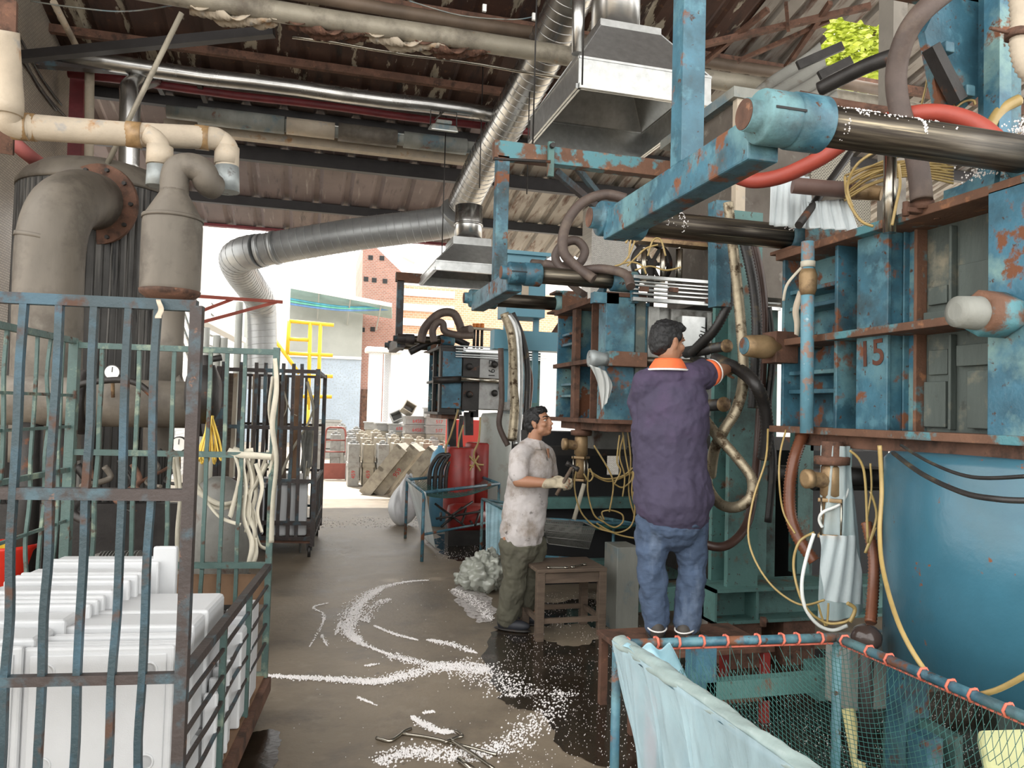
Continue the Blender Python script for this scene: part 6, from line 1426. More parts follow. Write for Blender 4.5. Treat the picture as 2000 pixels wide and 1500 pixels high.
for h_, k_, a_ in ((hipN, kN, aN), (hipF, kF, aF)):
    limb(mb, [h_, k_], [.085, .058]); limb(mb, [k_, k_.lerp(a_, .4), a_], [.056, .054, .042]); mb.sph(a_+sd2*.05+V((0, 0, -.03)), (.04, .08, .03), 12, 8, frame(sd2))
hd = (sd2*.9-vd2*.2+V((0, 0, .10))); hand(mb, wN, hd, vd2*.8+V((0, 0, -.5)), V((0, 0, 1)), 1.35, -.001)
hand(mb, wF, hd, -vd2*.6-V((0, 0, .5)), V((0, 0, 1)), 1.3, -.001)
mb.build('body', mSkin, TW, remesh=VOX, smooth_it=3)
hair(hc2, mh2, TW, 1.0); faceparts(hc2, mh2, TW)
mb = MB(); hand(mb, wN-hd*.01, hd, vd2*.8+V((0, 0, -.5)), V((0, 0, 1)), 1.35, .0045); limb(mb, [wN-hd*.05, wN+hd*.02], [.036, .034]); mb.build('glove', mGlove, TW, remesh=.006, smooth_it=2)
mb = MB(); hand(mb, wF, hd, -vd2*.6-V((0, 0, .5)), V((0, 0, 1)), 1.3, .0045); limb(mb, [wF-hd*.03, wF+hd*.02], [.036, .034]); mb.build('glove', mGlove, TW, remesh=.006, smooth_it=2)
mb = MB()
limb(mb, [J(1040, 878, D2), J(1040, 900, D2), J(1033, 940, D2), J(1026, 985, D2), J(1021, 1020, D2), J(1019, 1042, D2)], [.10, .158, .158, .158, .163, .166], 28, .86, sd2, 4)
limb(mb, [sN+V((0, 0, .0)), J(1040, 876, D2), sF], [.074, .080, .072])
e1 = sN.lerp(eN, .72); limb(mb, [sN, e1], [.076, .071]); e2 = sF.lerp(eF, .72); limb(mb, [sF, e2], [.072, .066])
o = mb.build('polo_shirt', mShirtW, TW, remesh=.007, smooth_it=4); displ(o, tex, .020)
nc2 = J(1042, 869, D2)
def col2(u, v):
    a_ = R(25)+u*R(310); dr = hcn*math.cos(a_)+hcn.cross(V((0, 0, 1)))*math.sin(a_); return nc2+V((0, 0, .028-.058*v))+dr*(.066+.032*v)
MB().grid(col2, 30, 5).build('collar', mShirtW, TW, solid=.006)
q0 = nc2+hcn*.085+V((0, 0, -.02)); 
def vee(u, v): return q0+hcn*(.032+.012*v)+hcn.cross(V((0, 0, 1)))*((u-.5)*.045*(1-v))+V((0, 0, -.10*v))
MB().grid(vee, 6, 8).build('open_neckline', mSkin, TW, solid=.003)
mb = MB()
limb(mb, [J(1020, 1036, D2), J(1020, 1062, D2)], [.150, .150], 24, .82, sd2)
for h_, k_, a_ in ((J(1005, 1062, D2-.03), kN, aN), (J(1038, 1062, D2+.05), kF, aF)):
    limb(mb, [h_, h_.lerp(k_, .5), k_, k_.lerp(a_, .5), a_], [.112, .103, .090, .086, .078], 20)
o = mb.build('trousers', mOlive, TW, remesh=.007, smooth_it=4); displ(o, tex, .040)
for a_, ff in ((aN, sd2*.95-vd2*.3), (aF, sd2*.95-vd2*.1)):
    ff = ff.normalized(); mf = frame(ff); b = V((a_.x, a_.y, 0)); mb = MB()
    mb.sph(b+ff*.055+V((0, 0, .045)), (.047, .125, .042), 16, 12, mf); mb.sph(b-ff*.02+V((0, 0, .055)), (.042, .055, .055), 14, 10, mf)
    s_ = mb.build('shoe', mShoe, TW, remesh=.006, smooth_it=3)
    MB().sph(b+ff*.045+V((0, 0, .013)), (.052, .145, .014), 20, 8, mf).build('sole', mDark, s_)
    limb_ = MB().lathe(b+V((0, 0, .085)), (0, 0, 1), [(0, .05), (.04, .052)], 16, False).build('sock', M('grey_sock', (.22, .22, .24), .9) if 'grey_sock' not in MATS else MATS['grey_sock'], TW)
# hammer
hp = wN+hd.normalized()*.085; hdir = (sd2*.45-vd2*.05+V((0, 0, .85))).normalized()
T = thing('hammer', 'dark hammer held upright in the cream gloves of the worker in white', 'hammer', hp)
MB().cyl(hp-hdir*.10, hp+hdir*.13, .013, seg=10).build('handle', mWood, T)
q = hp+hdir*.13; ax = hdir.cross(vd2).normalized(); MB().lathe(q-ax*.05, ax, [(0, .017), (.02, .02), (.03, .013), (.07, .013), (.08, .018), (.10, .018)], 12).build('head', mDark, T)
# ================================================================ FLOOR THINGS
# work bench frame under the purple worker
T = thing('step_bench', 'low rusty steel bench the worker in purple stands on', 'bench', (1.95, 3.72, 0))
MB().bb(1.60, 2.42, 3.52, 3.98, .372, .40).build('top_plate', mRust, T, .003)
for x in (1.63, 2.0, 2.38):
    for y in (3.55, 3.95): MB().bb(x-.02, x+.02, y-.02, y+.02, 0, .372).build('leg', mRust if x < 2.2 else mRedD, T)
MB().bb(1.62, 2.40, 3.53, 3.56, .12, .15).build('stretcher', mRust, T)
# stool table
T = thing('wooden_stool', 'low brown wooden stool table beside the worker in white', 'stool', (1.88, 5.3, 0))
fl, fr, bl, br = pt(1043, 1112, Z=.5), pt(1203, 1118, Z=.5), pt(1062, 1098, Z=.5), pt(1195, 1103, Z=.5)
x0, x1, y0, y1 = fl.x+.02, fr.x, 5.08, 5.50
top = MB().bb(x0, x1, y0, y1, .475, .5).build('top', mWood, T, .004)
for x in (x0+.03, x1-.03):
    for y in (y0+.03, y1-.03): MB().bb(x-.028, x+.028, y-.028, y+.028, 0, .475).build('leg', mWood, T, .003)
for y in (y0+.03, y1-.03): MB().bb(x0+.03, x1-.03, y-.012, y+.012, .40, .47).build('apron', mWood, T); MB().bb(x0+.03, x1-.03, y-.012, y+.012, .12, .155).build('stretcher', mWood, T)
for x in (x0+.03, x1-.03): MB().bb(x-.012, x+.012, y0, y1, .12, .155).build('stretcher', mWood, T)
for i, (p0, p1) in enumerate([((1072, 1108), (1105, 1108)), ((1118, 1107), (1141, 1102))]):
    A = pt(*p0, Z=.508); B = pt(*p1, Z=.508)
    T = thing('spanner', ['steel spanner lying on the wooden stool, left one', 'steel spanner lying on the wooden stool, right one'][i], 'spanner', A)
    MB().beam(A, B, .014, .008).build('shank', mChrome, T)
    for q in (A, B): MB().lathe(q-V((0, 0, .005)), (0, 0, 1), [(0, .018), (.01, .018)], 6).build('jaw', mChrome, T)
# netted frame, far
def netted(label, P, zleg, rope, sag, n, film_=None, legs=(0, 1, 2, 3), r=.013, nr=.0012, lower=None):
    c = (P[0]+P[2])/2
    T = thing('net_frame', label, 'net frame', (c.x, c.y, 0))
    for i in range(4):
        MB().cyl(P[i], P[(i+1) % 4], r, seg=10).build('top_rail', mBlue, T)
    for i in legs: MB().cyl(V((P[i].x, P[i].y, 0)), P[i], r, seg=10).build('leg', mBlue, T)
    if lower:
        for i in lower: a, b = P[i], P[(i+1) % 4]; MB().cyl(V((a.x, a.y, .28)), V((b.x, b.y, .28)), r*.8, seg=8).build('lower_rail', mBlue, T)
    def S(u, v):
        p = P[0].lerp(P[1], u).lerp(P[3].lerp(P[2], u), v); k = (4*u*(1-u))**.6*(4*v*(1-v))**.6
        return p-V((0, 0, sag*k+.012))
    m_ = MB()
    # diagonal mesh of cords
    for s_ in (-1, 1):
        for i in range(-n, n+1):
            pts = []
            for k in range(41):
                u = k/40; v = i/n+s_*u if s_ > 0 else i/n+1-u
                if 0 <= v <= 1: pts.append(S(u, v))
            if len(pts) > 1: m_.tube(pts, nr, 3, False)
    tag(m_.build('net', mNet, T), kind=None)
    if rope:
        for ei in rope:
            a, b = P[ei], P[(ei+1) % 4]; L = (b-a).length; k = max(3, int(L/rope[ei])); ax = (b-a).normalized(); nrm = ax.cross(V((0, 0, 1)))
            pts = []; 
            rd = random.Random(ei)
            for i in range(k):
                f = (i+.5+rd.uniform(-.2, .2))/k; q = a.lerp(b, f)
                ring = [q+ax*(.006*t/6)+(nrm*math.cos(t*1.05)+V((0, 0, 1))*math.sin(t*1.05))*(r+.004) for t in range(8)]
                MB().tube(ring, .0045, 6).build('rope_tie', mPink, T)
                pts.append(q-V((0, 0, r+.006))+nrm*.004)
            MB().tube(cr([a-V((0, 0, r+.004))]+pts+[b-V((0, 0, r+.004))], 4), .0042, 6).build('lacing_rope', mPink, T)
    return T, S
P = [pt(828, 962, Z=.72), pt(975, 945, Z=.72), pt(925, 925, Z=.72), pt(795, 937, Z=.72)]
netted('blue framed net table hung with plastic film, behind the worker in white', P, 0, None, .16, 26, r=.018, nr=.0022, lower=(0,))
P2 = [pt(1035, 1012, Z=.62), pt(1245, 1025, Z=.62), pt(1245, 1025, Z=.62)+V((-.1, .3, 0)), pt(942, 975, Z=.62)]
netted('blue framed net table right of the worker in white, wire basket below', P2, 0, None, .10, 22, r=.016, nr=.002, lower=(0,))
# front net table
PF = [V((1.128, .95, .8)), V((1.945, 1.0, .8)), V((1.914, 2.405, .8)), V((1.071, 2.474, .8))]
TF, SF = netted('blue pipe frame with sagging green net laced with salmon rope, front right', PF, 0, {1: .105, 2: .085}, .42, 58, r=.0165, nr=.0011)
# film draped over its left rail
def fold(u, v):
    a = PF[3].lerp(PF[0], u); k = min(1, v*2.5)
    fan = .16*(1-u)*v
    w_ = (.020*math.sin(u*46+v*2+2*math.sin(u*7))+.010*math.sin(u*103+v*5)+.006*math.sin(u*190))*k
    return V((a.x-.020+.09*v+.06*v*math.sin(u*5)+w_, a.y-fan*.9+.02*math.sin(u*60+v*7)*k, .815-.79*v*(1-.10*math.sin(u*6+1))))
solo(MB().grid(fold, 260, 30), 'plastic_film', film('draped_film', (.46, .62, .68), .40, .14), 'clear plastic film draped over the left rail of the front net frame', 'plastic film', solid=.0008)
def roll(u, v):
    a = PF[3].lerp(PF[0], u)+V((0, 0, .0)); a_ = v*2*math.pi; r = .027+.003*math.sin(u*31+v*12.6)+.0025*math.sin(u*88+v*19)+.003*math.sin(u*9)
    return a+V((math.cos(a_)*r+.008, 0, math.sin(a_)*r*.8+.010))
solo(MB().grid(roll, 150, 14), 'rolled_film', film('bunched_film', (.40, .50, .48), .60, .2), 'bunched roll of plastic film along the left rail of the front net frame', 'plastic film')
def flap(u, v):
    p = pt(1215, 1262, Z=.825).lerp(pt(1308, 1262, Z=.82), u).lerp(pt(1262, 1300, Z=.80).lerp(pt(1362, 1352, Z=.60), u), v); return p+V((0, 0, .012*math.sin(u*14+v*4)))
solo(MB().grid(flap, 40, 20), 'plastic_film', mFilmB, 'bluish plastic flap hanging into the net at the left corner', 'plastic film', solid=.0008)
MBc = pt(1985, 1478, Z=.62)
def lid(u, v):
    p = V((1.52+.42*u, 1.35+.17*v, .62)); return p+V((0, 0, .008*math.sin(u*8+v*5)))
c = pt(1912, 1462, Z=.60); 
T = thing('foam_sheet', 'yellow foam sheet at the lower right corner inside the net', 'foam sheet', c)
MB().prism([pt(1908, 1455, Z=.60), pt(2060, 1450, Z=.60), pt(2100, 1620, Z=.60), pt(1930, 1560, Z=.60)], (0, 0, .05)).build('sheet', mYBag, T, .015)
# floor level parts of machine 1 seen through the net
T = thing('channel_stand', 'blue steel channels and block of the nearest machine foot, under the net', 'machine base', (2.5, 2.9, 0))
MB().bb(2.34, 2.62, 2.86, 3.02, .32, .62).build('block', mGreyPaint, T, .006); MB().bb(2.62, 2.72, 2.86, 3.02, .34, .62).build('side_plate', mBlue, T)
MB().bb(1.75, 2.34, 3.05, 3.11, .34, .42).build('cross_rail', mTeal, T); MB().bb(1.70, 1.80, 3.05, 3.15, 0, .60).build('upright', mBlue, T)
MB().bb(2.46, 2.54, 2.55, 2.65, 0, .32).build('upright', mBlue, T); MB().bb(2.60, 2.64, 2.55, 2.95, 0, .32).build('upright', mTeal, T)
MB().cyl((2.30, 2.70, 0), (2.33, 2.85, .34), .028, seg=14).build('yellow_pipe', M('pale_yellow_pipe', (.55, .50, .24), .5), T)
MB().bb(1.5, 1.54, 3.1, 3.14, 0, .45).build('red_leg', mRedD, T)
# wire tray
T = thing('wire_basket', 'grey ribbed wire basket hanging from the net table rail', 'basket', (1.98, 5.55, .4))
A, B, C_, D_ = pt(1062, 1022, Y=5.75), pt(1163, 1030, Y=5.75), pt(1150, 1072, Y=5.8), pt(1072, 1062, Y=5.8)
mWeave = M('grey_weave', (.26, .26, .24), .5, .3, .2)
for dy, nm in ((0, 'front_side'), (.28, 'back_side')):
    m_ = MB(); n = 46
    for i in range(n+1): a = A.lerp(B, i/n)+V((0, dy, 0)); b = D_.lerp(C_, i/n)+V((0, dy, 0)); m_.cyl(b, a, .0028, seg=4)
    for f in (0, .33, .66, 1): m_.cyl(A.lerp(D_, f)+V((0, dy, 0)), B.lerp(C_, f)+V((0, dy, 0)), .004, seg=6)
    m_.build(nm, mWeave, T)
MB().prism([D_, C_, C_+V((0, .28, 0)), D_+V((0, .28, 0))], (0, 0, .006)).build('bottom', mWeave, T)
m_ = MB(); 
for s_ in (A, B): m_.cyl(s_, s_+V((0, .28, 0)), .006, seg=6)
m_.build('rim', mWeave, T)
rod((1141, 945), (1121, 1015), 5.95, 5.9, .017, mStrap, 'drain_pipe', 'pale slanting plastic pipe below the brass valve beside the worker in white', 'pipe', 12)
# lower part of machine 2: dark housings with gaps
T = M2
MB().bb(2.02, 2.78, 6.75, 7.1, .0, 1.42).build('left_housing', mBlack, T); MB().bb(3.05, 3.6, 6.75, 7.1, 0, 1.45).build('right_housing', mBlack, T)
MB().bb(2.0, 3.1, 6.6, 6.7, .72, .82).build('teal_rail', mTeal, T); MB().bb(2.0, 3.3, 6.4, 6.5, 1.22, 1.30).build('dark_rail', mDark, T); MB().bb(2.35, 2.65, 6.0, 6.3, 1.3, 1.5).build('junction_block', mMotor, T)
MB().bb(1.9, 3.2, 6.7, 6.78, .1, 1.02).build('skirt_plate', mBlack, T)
rd = random.Random(21)
rd = random.Random(8)
names = ['outermost left', 'crossing in front of the valve', 'looping low', 'making a full ring', 'hanging beside the jersey', 'second beside the jersey', 'third beside the jersey', 'behind the white pipe', 'wide swag from the valve', 'lower wide swag', 'short upright in the gap', 'second upright in the gap', 'slanting to the stool', 'knotted near the middle', 'thin one far right', 'short one at the valve foot']
tl = [[(1128, 905), (1122, 950), (1135, 1000), (1165, 1030), (1200, 1040)], [(1150, 915), (1148, 960), (1160, 1005), (1180, 1020)], [(1165, 1022), (1200, 1040), (1230, 1030), (1240, 1000), (1236, 960)], [(1180, 1015), (1176, 1000), (1195, 997), (1215, 1005), (1216, 1020), (1200, 1030), (1180, 1020), (1172, 1008)],
      [(1225, 840), (1232, 900), (1228, 960), (1240, 1010)], [(1233, 840), (1240, 900), (1234, 960), (1245, 1000)], [(1216, 842), (1222, 890), (1230, 930)], [(1160, 870), (1190, 920), (1198, 950), (1190, 1000)], [(1152, 920), (1180, 935), (1215, 930), (1240, 910)], [(1155, 926), (1185, 940), (1210, 935), (1235, 922)],
      [(1210, 850), (1205, 900), (1212, 920), (1200, 945)], [(1218, 850), (1210, 890), (1220, 930), (1216, 970)], [(1170, 1030), (1210, 1045), (1245, 1052)], [(1200, 945), (1215, 952), (1232, 940), (1236, 920)], [(1244, 850), (1240, 900), (1246, 950), (1238, 1010)], [(1140, 925), (1150, 940), (1158, 930), (1152, 915)]]
for i, l in enumerate(tl):
    H([(x, y, 5.75+.03*(i % 5)) for x, y in l], .0065, 'air_tube', mYTube, 'yellowed air tube tangled left of the purple worker, '+names[i], 'tube', 6)
tl = [[(895, 800), (880, 850), (870, 880), (880, 915), (910, 925), (935, 890)], [(905, 830), (895, 870), (905, 900), (925, 912)], [(938, 815), (935, 860), (925, 890), (938, 920)], [(912, 885), (930, 905), (945, 908)]]
for i, l in enumerate(tl): H([(x, y, 9.6) for x, y in l], .012, 'air_tube', mYTube, 'yellow tube hanging below the farthest machine, %s' % ['large loop', 'inner loop', 'right one beside the grey tank', 'short low one'][i], 'tube', 6)
H([(902, 812, 9.8), (899, 850, 9.8), (903, 890, 9.8), (918, 892, 9.8)], .03, 'black_hose', mHoseK, 'black hose hanging below the farthest machine', 'hose', 10)
for i, (px, y0, y1) in enumerate([(882, 800, 880), (915, 805, 850), (925, 800, 815)]):
    A = pt(px, y0, Y=10.9); B = pt(px, y1, Y=10.9); MB().beam(B, A, .12, .12).build('stub_leg', mDark, M3)
# gas cylinders, drum, hose stack behind far net frame
T = thing('red_drum', 'dark red upright drum behind the far net table', 'drum', (pt(900, 940, Y=9.6).x, 9.6, 0))
c = pt(897, 940, Y=9.6); MB().lathe((c.x, 9.6, 0), (0, 0, 1), [(.3, .19), (.32, .2), (1.1, .2), (1.12, .18)], 28).build('shell', mRedD, T); MB().bb(c.x-.15, c.x+.15, 9.5, 9.7, 0, .3).build('stand', mDark, T)
c = pt(935, 940, Y=9.9); T = thing('red_drum', 'dark red upright drum right behind the other one', 'drum', (c.x, 9.9, 0)); MB().lathe((c.x, 9.9, 0), (0, 0, 1), [(0, .19), (1.15, .19), (1.17, .17)], 28).build('shell', mRedD, T)
c = pt(930, 1000, Y=8.9); T = thing('motor', 'red electric motor lying low behind the far net table', 'motor', c)
MB().lathe((c.x-.35, 8.9, .32), (1, 0, 0), [(0, .05), (.02, .15), (.1, .17), (.4, .17), (.42, .1), (.5, .03)], 24).build('housing', mRedD, T); MB().bb(c.x-.35, c.x+.15, 8.8, 9.0, 0, .18).build('foot', mDark, T)
for i, px in enumerate((858, 872)):
    c = pt(px, 930, Y=10.4+.2*i); T = thing('gas_bottle', ['sky blue gas bottle behind black hoses', 'second sky blue gas bottle beside the red drum'][i], 'gas bottle', (c.x, c.y, 0)); MB().lathe((c.x, c.y, 0), (0, 0, 1), [(0, .13), (.9, .13), (1.0, .10), (1.06, .04), (1.1, .03)], 20).build('body', mGasBlue, T)
for i in range(4):
    x = 842+i*11; H([(x-4, 965, 9.6), (x-2, 920, 9.6), (x+12, 893, 9.6), (x+26, 888, 9.6), (x+32, 895, 9.6)], .028, 'black_hose', mHoseK, 'thick black hose arched beside the red drums, %s' % ['leftmost', 'second from left', 'third from left', 'rightmost'][i], 'hose', 10)
T = thing('scrap_rack', 'dark tangle of steel rack legs under the far net table', 'rack', (1.9, 8.7, 0))
rd = random.Random(6)
for i in range(9):
    A = pt(rd.randint(850, 950), rd.randint(975, 1020), Y=8.5+rd.random()*.5); B = pt(rd.randint(850, 955), rd.randint(1005, 1030), Y=8.5); A.z = max(A.z, .05); B.z = max(B.z, .03)
    MB().cyl(A, B, .014, seg=8).build('rack_bar', mDark, T)
# sacks and film sheets
def sack(c, r, h, seed, lean):
    rd = random.Random(seed)
    def f(u, v):
        a_ = u*2*math.pi; w_ = math.sin(min(1, v*1.02+.02)*math.pi*.96)**.5*(1-.45*v); k = 1+.10*math.sin(a_*3+v*6+seed)+.05*math.sin(a_*9+v*11)
        return V((c[0]+math.cos(a_)*r[0]*w_*k+lean[0]*v, c[1]+math.sin(a_)*r[1]*w_*k+lean[1]*v, h*v*(1+.05*math.sin(a_*2))+.005))
    return MB().grid(f, 44, 26)
c = pt(775, 1030, Z=0)
solo(sack((c.x+.08, c.y+.2), (.24, .26), .66, 2, (.10, .1)), 'plastic_sack', film('milky_sack', (.74, .76, .78), .93, .4), 'full milky plastic sack slumped left of the far net table', 'sack')
f = drape(pt(795, 937, Z=.73), pt(832, 962, Z=.74), pt(850, 1072, Z=.04), pt(822, 1045, Z=.04), .03, 2)
solo(MB().grid(f, 30, 24), 'plastic_sheet', mFilmW, 'pale plastic sheet hanging off the left end of the far net table', 'plastic sheet', solid=.001)
f = drape(pt(948, 980, Z=.62), pt(985, 985, Z=.62), pt(985, 1085, d=6.9), pt(948, 1085, d=6.9), .02, 2)
solo(MB().grid(f, 24, 20), 'plastic_sheet', mFilmB, 'bluish plastic sheet hanging behind the worker in white', 'plastic sheet', solid=.001)
c = pt(945, 1165, Z=0)
texc = bpy.data.textures.new('crumple_noise', 'CLOUDS'); texc.noise_scale = .07; texc.noise_depth = 2
displ(solo(sack((c.x+.02, c.y+.25), (.26, .26), .34, 5, (.05, .0)), 'plastic_heap', film('crumpled_film', (.46, .48, .42), .85, .14), 'crumpled glossy plastic heap on the floor behind the worker in white', 'plastic heap', sub=1), texc, .16)
c = pt(1110, 1080, Z=0)
displ(solo(sack((c.x, c.y-.2), (.42, .25), .22, 9, (.0, .0)), 'plastic_heap', film('crumpled_film_grey', (.34, .38, .36), .85, .2), 'flat grey plastic heap on the floor under the wire basket', 'plastic heap', sub=1), texc, .14)
T = thing('concrete_block', 'grey block standing on the floor between stool and purple worker', 'block', (2.45, 5.2, 0))
c = pt(1225, 1100, Y=5.2); MB().bb(c.x-.08, c.x+.10, 5.2, 5.45, 0, .62).build('block', mGreyPaint, T, .006)
# squeegee handles / welded rods on the floor
def frod(l, r, T, nm='rod'): MB().tube(cr([pt(x, y, Z=r+z) for x, y, z in l], 4), r, 10).build(nm, mChrome, T)
T = thing('pipe_hook', 'bent steel hook tool with long rod lying on the floor, bottom centre', 'tool', pt(850, 1450, Z=0))
frod([(735, 1441, 0), (760, 1447, 0), (775, 1440, 0), (790, 1428, 0), (803, 1423, 0)], .0085, T, 'bent_handle'); frod([(786, 1433, 0), (850, 1443, 0), (970, 1474, 0)], .0085, T, 'shaft'); 
T = thing('pipe_hook', 'second bent steel tool crossing the first on the floor', 'tool', pt(900, 1450, Z=0))
frod([(868, 1450, .012), (893, 1440, .012), (903, 1437, .012), (889, 1427, .012)], .0085, T, 'bent_handle'); frod([(880, 1445, .014), (920, 1470, .014), (965, 1502, .014)], .0085, T, 'shaft')
T = thing('steel_bar', 'thick steel bar at the bottom centre edge of the floor', 'bar', pt(900, 1490, Z=0)); frod([(896, 1483, 0), (925, 1505, 0)], .014, T)
# ---------------------------------------------------------------- wet patches and spilled beads
def blob(pts, z, mat, name, label, cat, seed, jitter=.06, n=10):
    """pts: pixel outline on the floor"""
    rd = random.Random(seed); P = cr([pt(x, y, Z=z) for x, y in pts], n, True)
    k = len(P); ph = [rd.random()*6 for _ in range(6)]
    out = []
    for i, p in enumerate(P):
        t = (P[(i+1) % k]-P[i-1]).normalized(); nn = V((t.y, -t.x, 0)); a_ = i/k*6.283
        out.append(p+nn*jitter*(.5*math.sin(a_*9+ph[0])+.35*math.sin(a_*23+ph[1])+.3*math.sin(a_*47+ph[2])+.2*rd.uniform(-1, 1)))
    m_ = MB(); m_.v = out; m_.face(list(range(k)))
    if True:
        o = m_.build(name, mat); return tag(recenter(o), label, cat, None, 'stuff')
mWet = M('wet_dark_concrete', (.030, .022, .015), .12, 0, .35, 3, [((.07, .055, .042), 5, .55, .72, .4)], .10, 30, (1, 1, 1), .6)
mWetS = M('white_slurry', (.62, .58, .56), .45, 0, .2, 12, [((.16, .13, .11), 22, .52, .60, .4)], .3, 90)
blob([(960, 1235), (1010, 1222), (1060, 1248), (1110, 1262), (1190, 1240), (1215, 1210), (1240, 1300), (1190, 1330), (1260, 1420), (1330, 1520), (1130, 1480), (1060, 1400), (990, 1370), (955, 1320)], .0025, mWet, 'wet_patch', 'dark wet patch on the concrete below the stool', 'puddle', 1, .035)
blob([(1040, 1180), (1200, 1172), (1240, 1200), (1190, 1225), (1100, 1215), (1045, 1205)], .002, mWet, 'wet_patch', 'dark wet patch under the stool table', 'puddle', 2, .06)
blob([(850, 1050), (960, 1040), (960, 1100), (880, 1090)], .002, mWet, 'wet_patch', 'dark wet patch under the far net table', 'puddle', 3, .1)
blob([(480, 1440), (535, 1425), (548, 1450), (520, 1520), (460, 1520)], .003, mWet, 'wet_patch', 'black oily puddle beside the near cage', 'puddle', 4, .01)
blob([(1230, 1290), (1450, 1260), (1900, 1300), (2300, 1500), (2200, 1900), (1500, 1900), (1240, 1560)], .0022, mWet, 'wet_patch', 'wide dark wet floor under the front net frame', 'puddle', 5, .03)
blob([(882, 1155), (905, 1145), (955, 1165), (965, 1205), (935, 1215), (905, 1190)], .003, mWetS, 'slurry_patch', 'pale milky puddle by the crumpled plastic heap', 'puddle', 6, .03)
mStroke = M('dried_bead_streak', (.80, .77, .76), .5, 0, .08, 20)
def streak(path, w0, n, label, seed, wf=None, smin=.003, smax=.007):
    """many foam beads strewn along a floor path (pixels, half width in metres)"""
    rd = random.Random(seed); P = cr([pt(x, y, Z=.003) for x, y in path], 10); k = len(P)-1; m_ = MB()
    ph = rd.random()*9
    for i in range(n):
        f = rd.random(); x = f*k; j = min(int(x), k-1); p = P[j].lerp(P[j+1], x-j); t = (P[j+1]-P[j]).normalized(); nn = V((t.y, -t.x, 0))
        w_ = w0*(wf(f) if wf else math.sin(math.pi*min(1, f*1.0+.02))**.4)
        off = rd.gauss(0, .5)
        if math.sin(f*k*13+ph+off*5)+math.sin(f*k*5.3+ph*2-off*7) < rd.uniform(-1.3, .2): continue
        octa(m_, p+nn*off*w_+t*rd.gauss(0, .01), rd.uniform(smin, smax))
    return tag(recenter(m_.build('foam_beads', mBead)), label, 'foam beads', None, 'stuff')
streak([(835, 1133), (790, 1137), (745, 1148), (712, 1165), (690, 1190), (676, 1215), (682, 1240), (710, 1258), (760, 1278), (810, 1292), (870, 1300)], .062, 3400, 'crescent shaped streak of white foam beads on the floor, upper arc', 1, lambda f: .25+1.1*math.sin(math.pi*min(1, f*1.25))**2 if f < .8 else .8)
streak([(745, 1150), (710, 1175), (690, 1205), (685, 1235), (705, 1250)], .055, 1700, 'dense white bead mass at the left turn of the crescent', 11, None, .003, .008)
streak([(760, 1170), (735, 1180), (715, 1200), (720, 1215)], .07, 500, 'loose beads inside the crescent', 12)
streak([(525, 1320), (580, 1323), (640, 1325), (700, 1330), (745, 1330), (790, 1318), (850, 1305), (905, 1300), (950, 1310)], .058, 4300, 'long band of white foam beads running from the near cage to the wet patch', 2, lambda f: .35+1.3*f)
streak([(880, 1300), (930, 1310), (985, 1330), (1010, 1360)], .17, 1100, 'scattered beads where the band meets the wet patch', 3, lambda f: 1)
streak([(732, 1222), (770, 1238), (815, 1250)], .02, 500, 'thin bead streak inside the crescent, left', 4)
streak([(838, 1250), (880, 1258), (930, 1275)], .04, 700, 'thin bead streak inside the crescent, right', 5)
streak([(640, 1178), (612, 1186), (632, 1200), (628, 1222), (605, 1262)], .012, 420, 'jagged line of beads left of the crescent', 6, None, .003, .006)
streak([(628, 1240), (640, 1262)], .015, 90, 'short bead trail left of the crescent', 7); streak([(665, 1215), (655, 1240)], .015, 90, 'tiny bead trail beside the crescent', 8)
streak([(700, 1362), (730, 1375)], .012, 120, 'short bead dash below the long band', 9); streak([(715, 1300), (735, 1297)], .015, 120, 'small bead patch between crescent and band', 10)
streak([(740, 1490), (790, 1468), (840, 1470), (900, 1478), (960, 1465), (1010, 1440), (1060, 1400), (1100, 1350)], .085, 2300, 'bead trail running from the bottom centre into the wet patch', 13, lambda f: .8+.5*f)
streak([(805, 1400), (830, 1415), (860, 1428), (885, 1430)], .03, 900, 'curl of beads above the hook tools', 14); streak([(830, 1392), (845, 1390)], .015, 150, 'small bead fleck above the curl', 15)
streak([(885, 1150), (930, 1175), (960, 1210)], .07, 700, 'beads strewn on the milky puddle', 16)
def scatter(quad, n, label, seed, z=.004, s0=.0014, s1=.0032):
    rd = random.Random(seed); m_ = MB(); Q = [pt(x, y, Z=z) for x, y in quad]
    for i in range(n):
        u, v = rd.random(), rd.random(); p = Q[0].lerp(Q[1], u).lerp(Q[3].lerp(Q[2], u), v)
        if math.sin(p.x*9+seed)+math.sin(p.y*7+p.x*4) < rd.uniform(-2, .8): continue
        octa(m_, p, rd.uniform(s0, s1))
    return tag(recenter(m_.build('foam_beads', mBead)), label, 'foam beads', None, 'stuff')
scatter([(980, 1240), (1240, 1230), (1330, 1500), (1000, 1500)], 2000, 'foam beads peppering the dark wet patch', 1)
scatter([(850, 1040), (960, 1040), (960, 1110), (850, 1090)], 900, 'foam beads under the far net table', 2)
scatter([(1050, 1160), (1250, 1150), (1250, 1230), (1050, 1225)], 900, 'foam beads on the floor under the stool', 3)
scatter([(1230, 1300), (1900, 1290), (2000, 1800), (1250, 1800)], 4500, 'foam beads on the dark floor under the front net', 4)
scatter([(560, 1060), (960, 1060), (1000, 1500), (560, 1500)], 260, 'single foam beads strewn over the passage floor', 5)
scatter([(600, 1010), (850, 1010), (850, 1030), (600, 1030)], 500, 'pale bead line across the passage at the drain', 6, s0=.004, s1=.009)
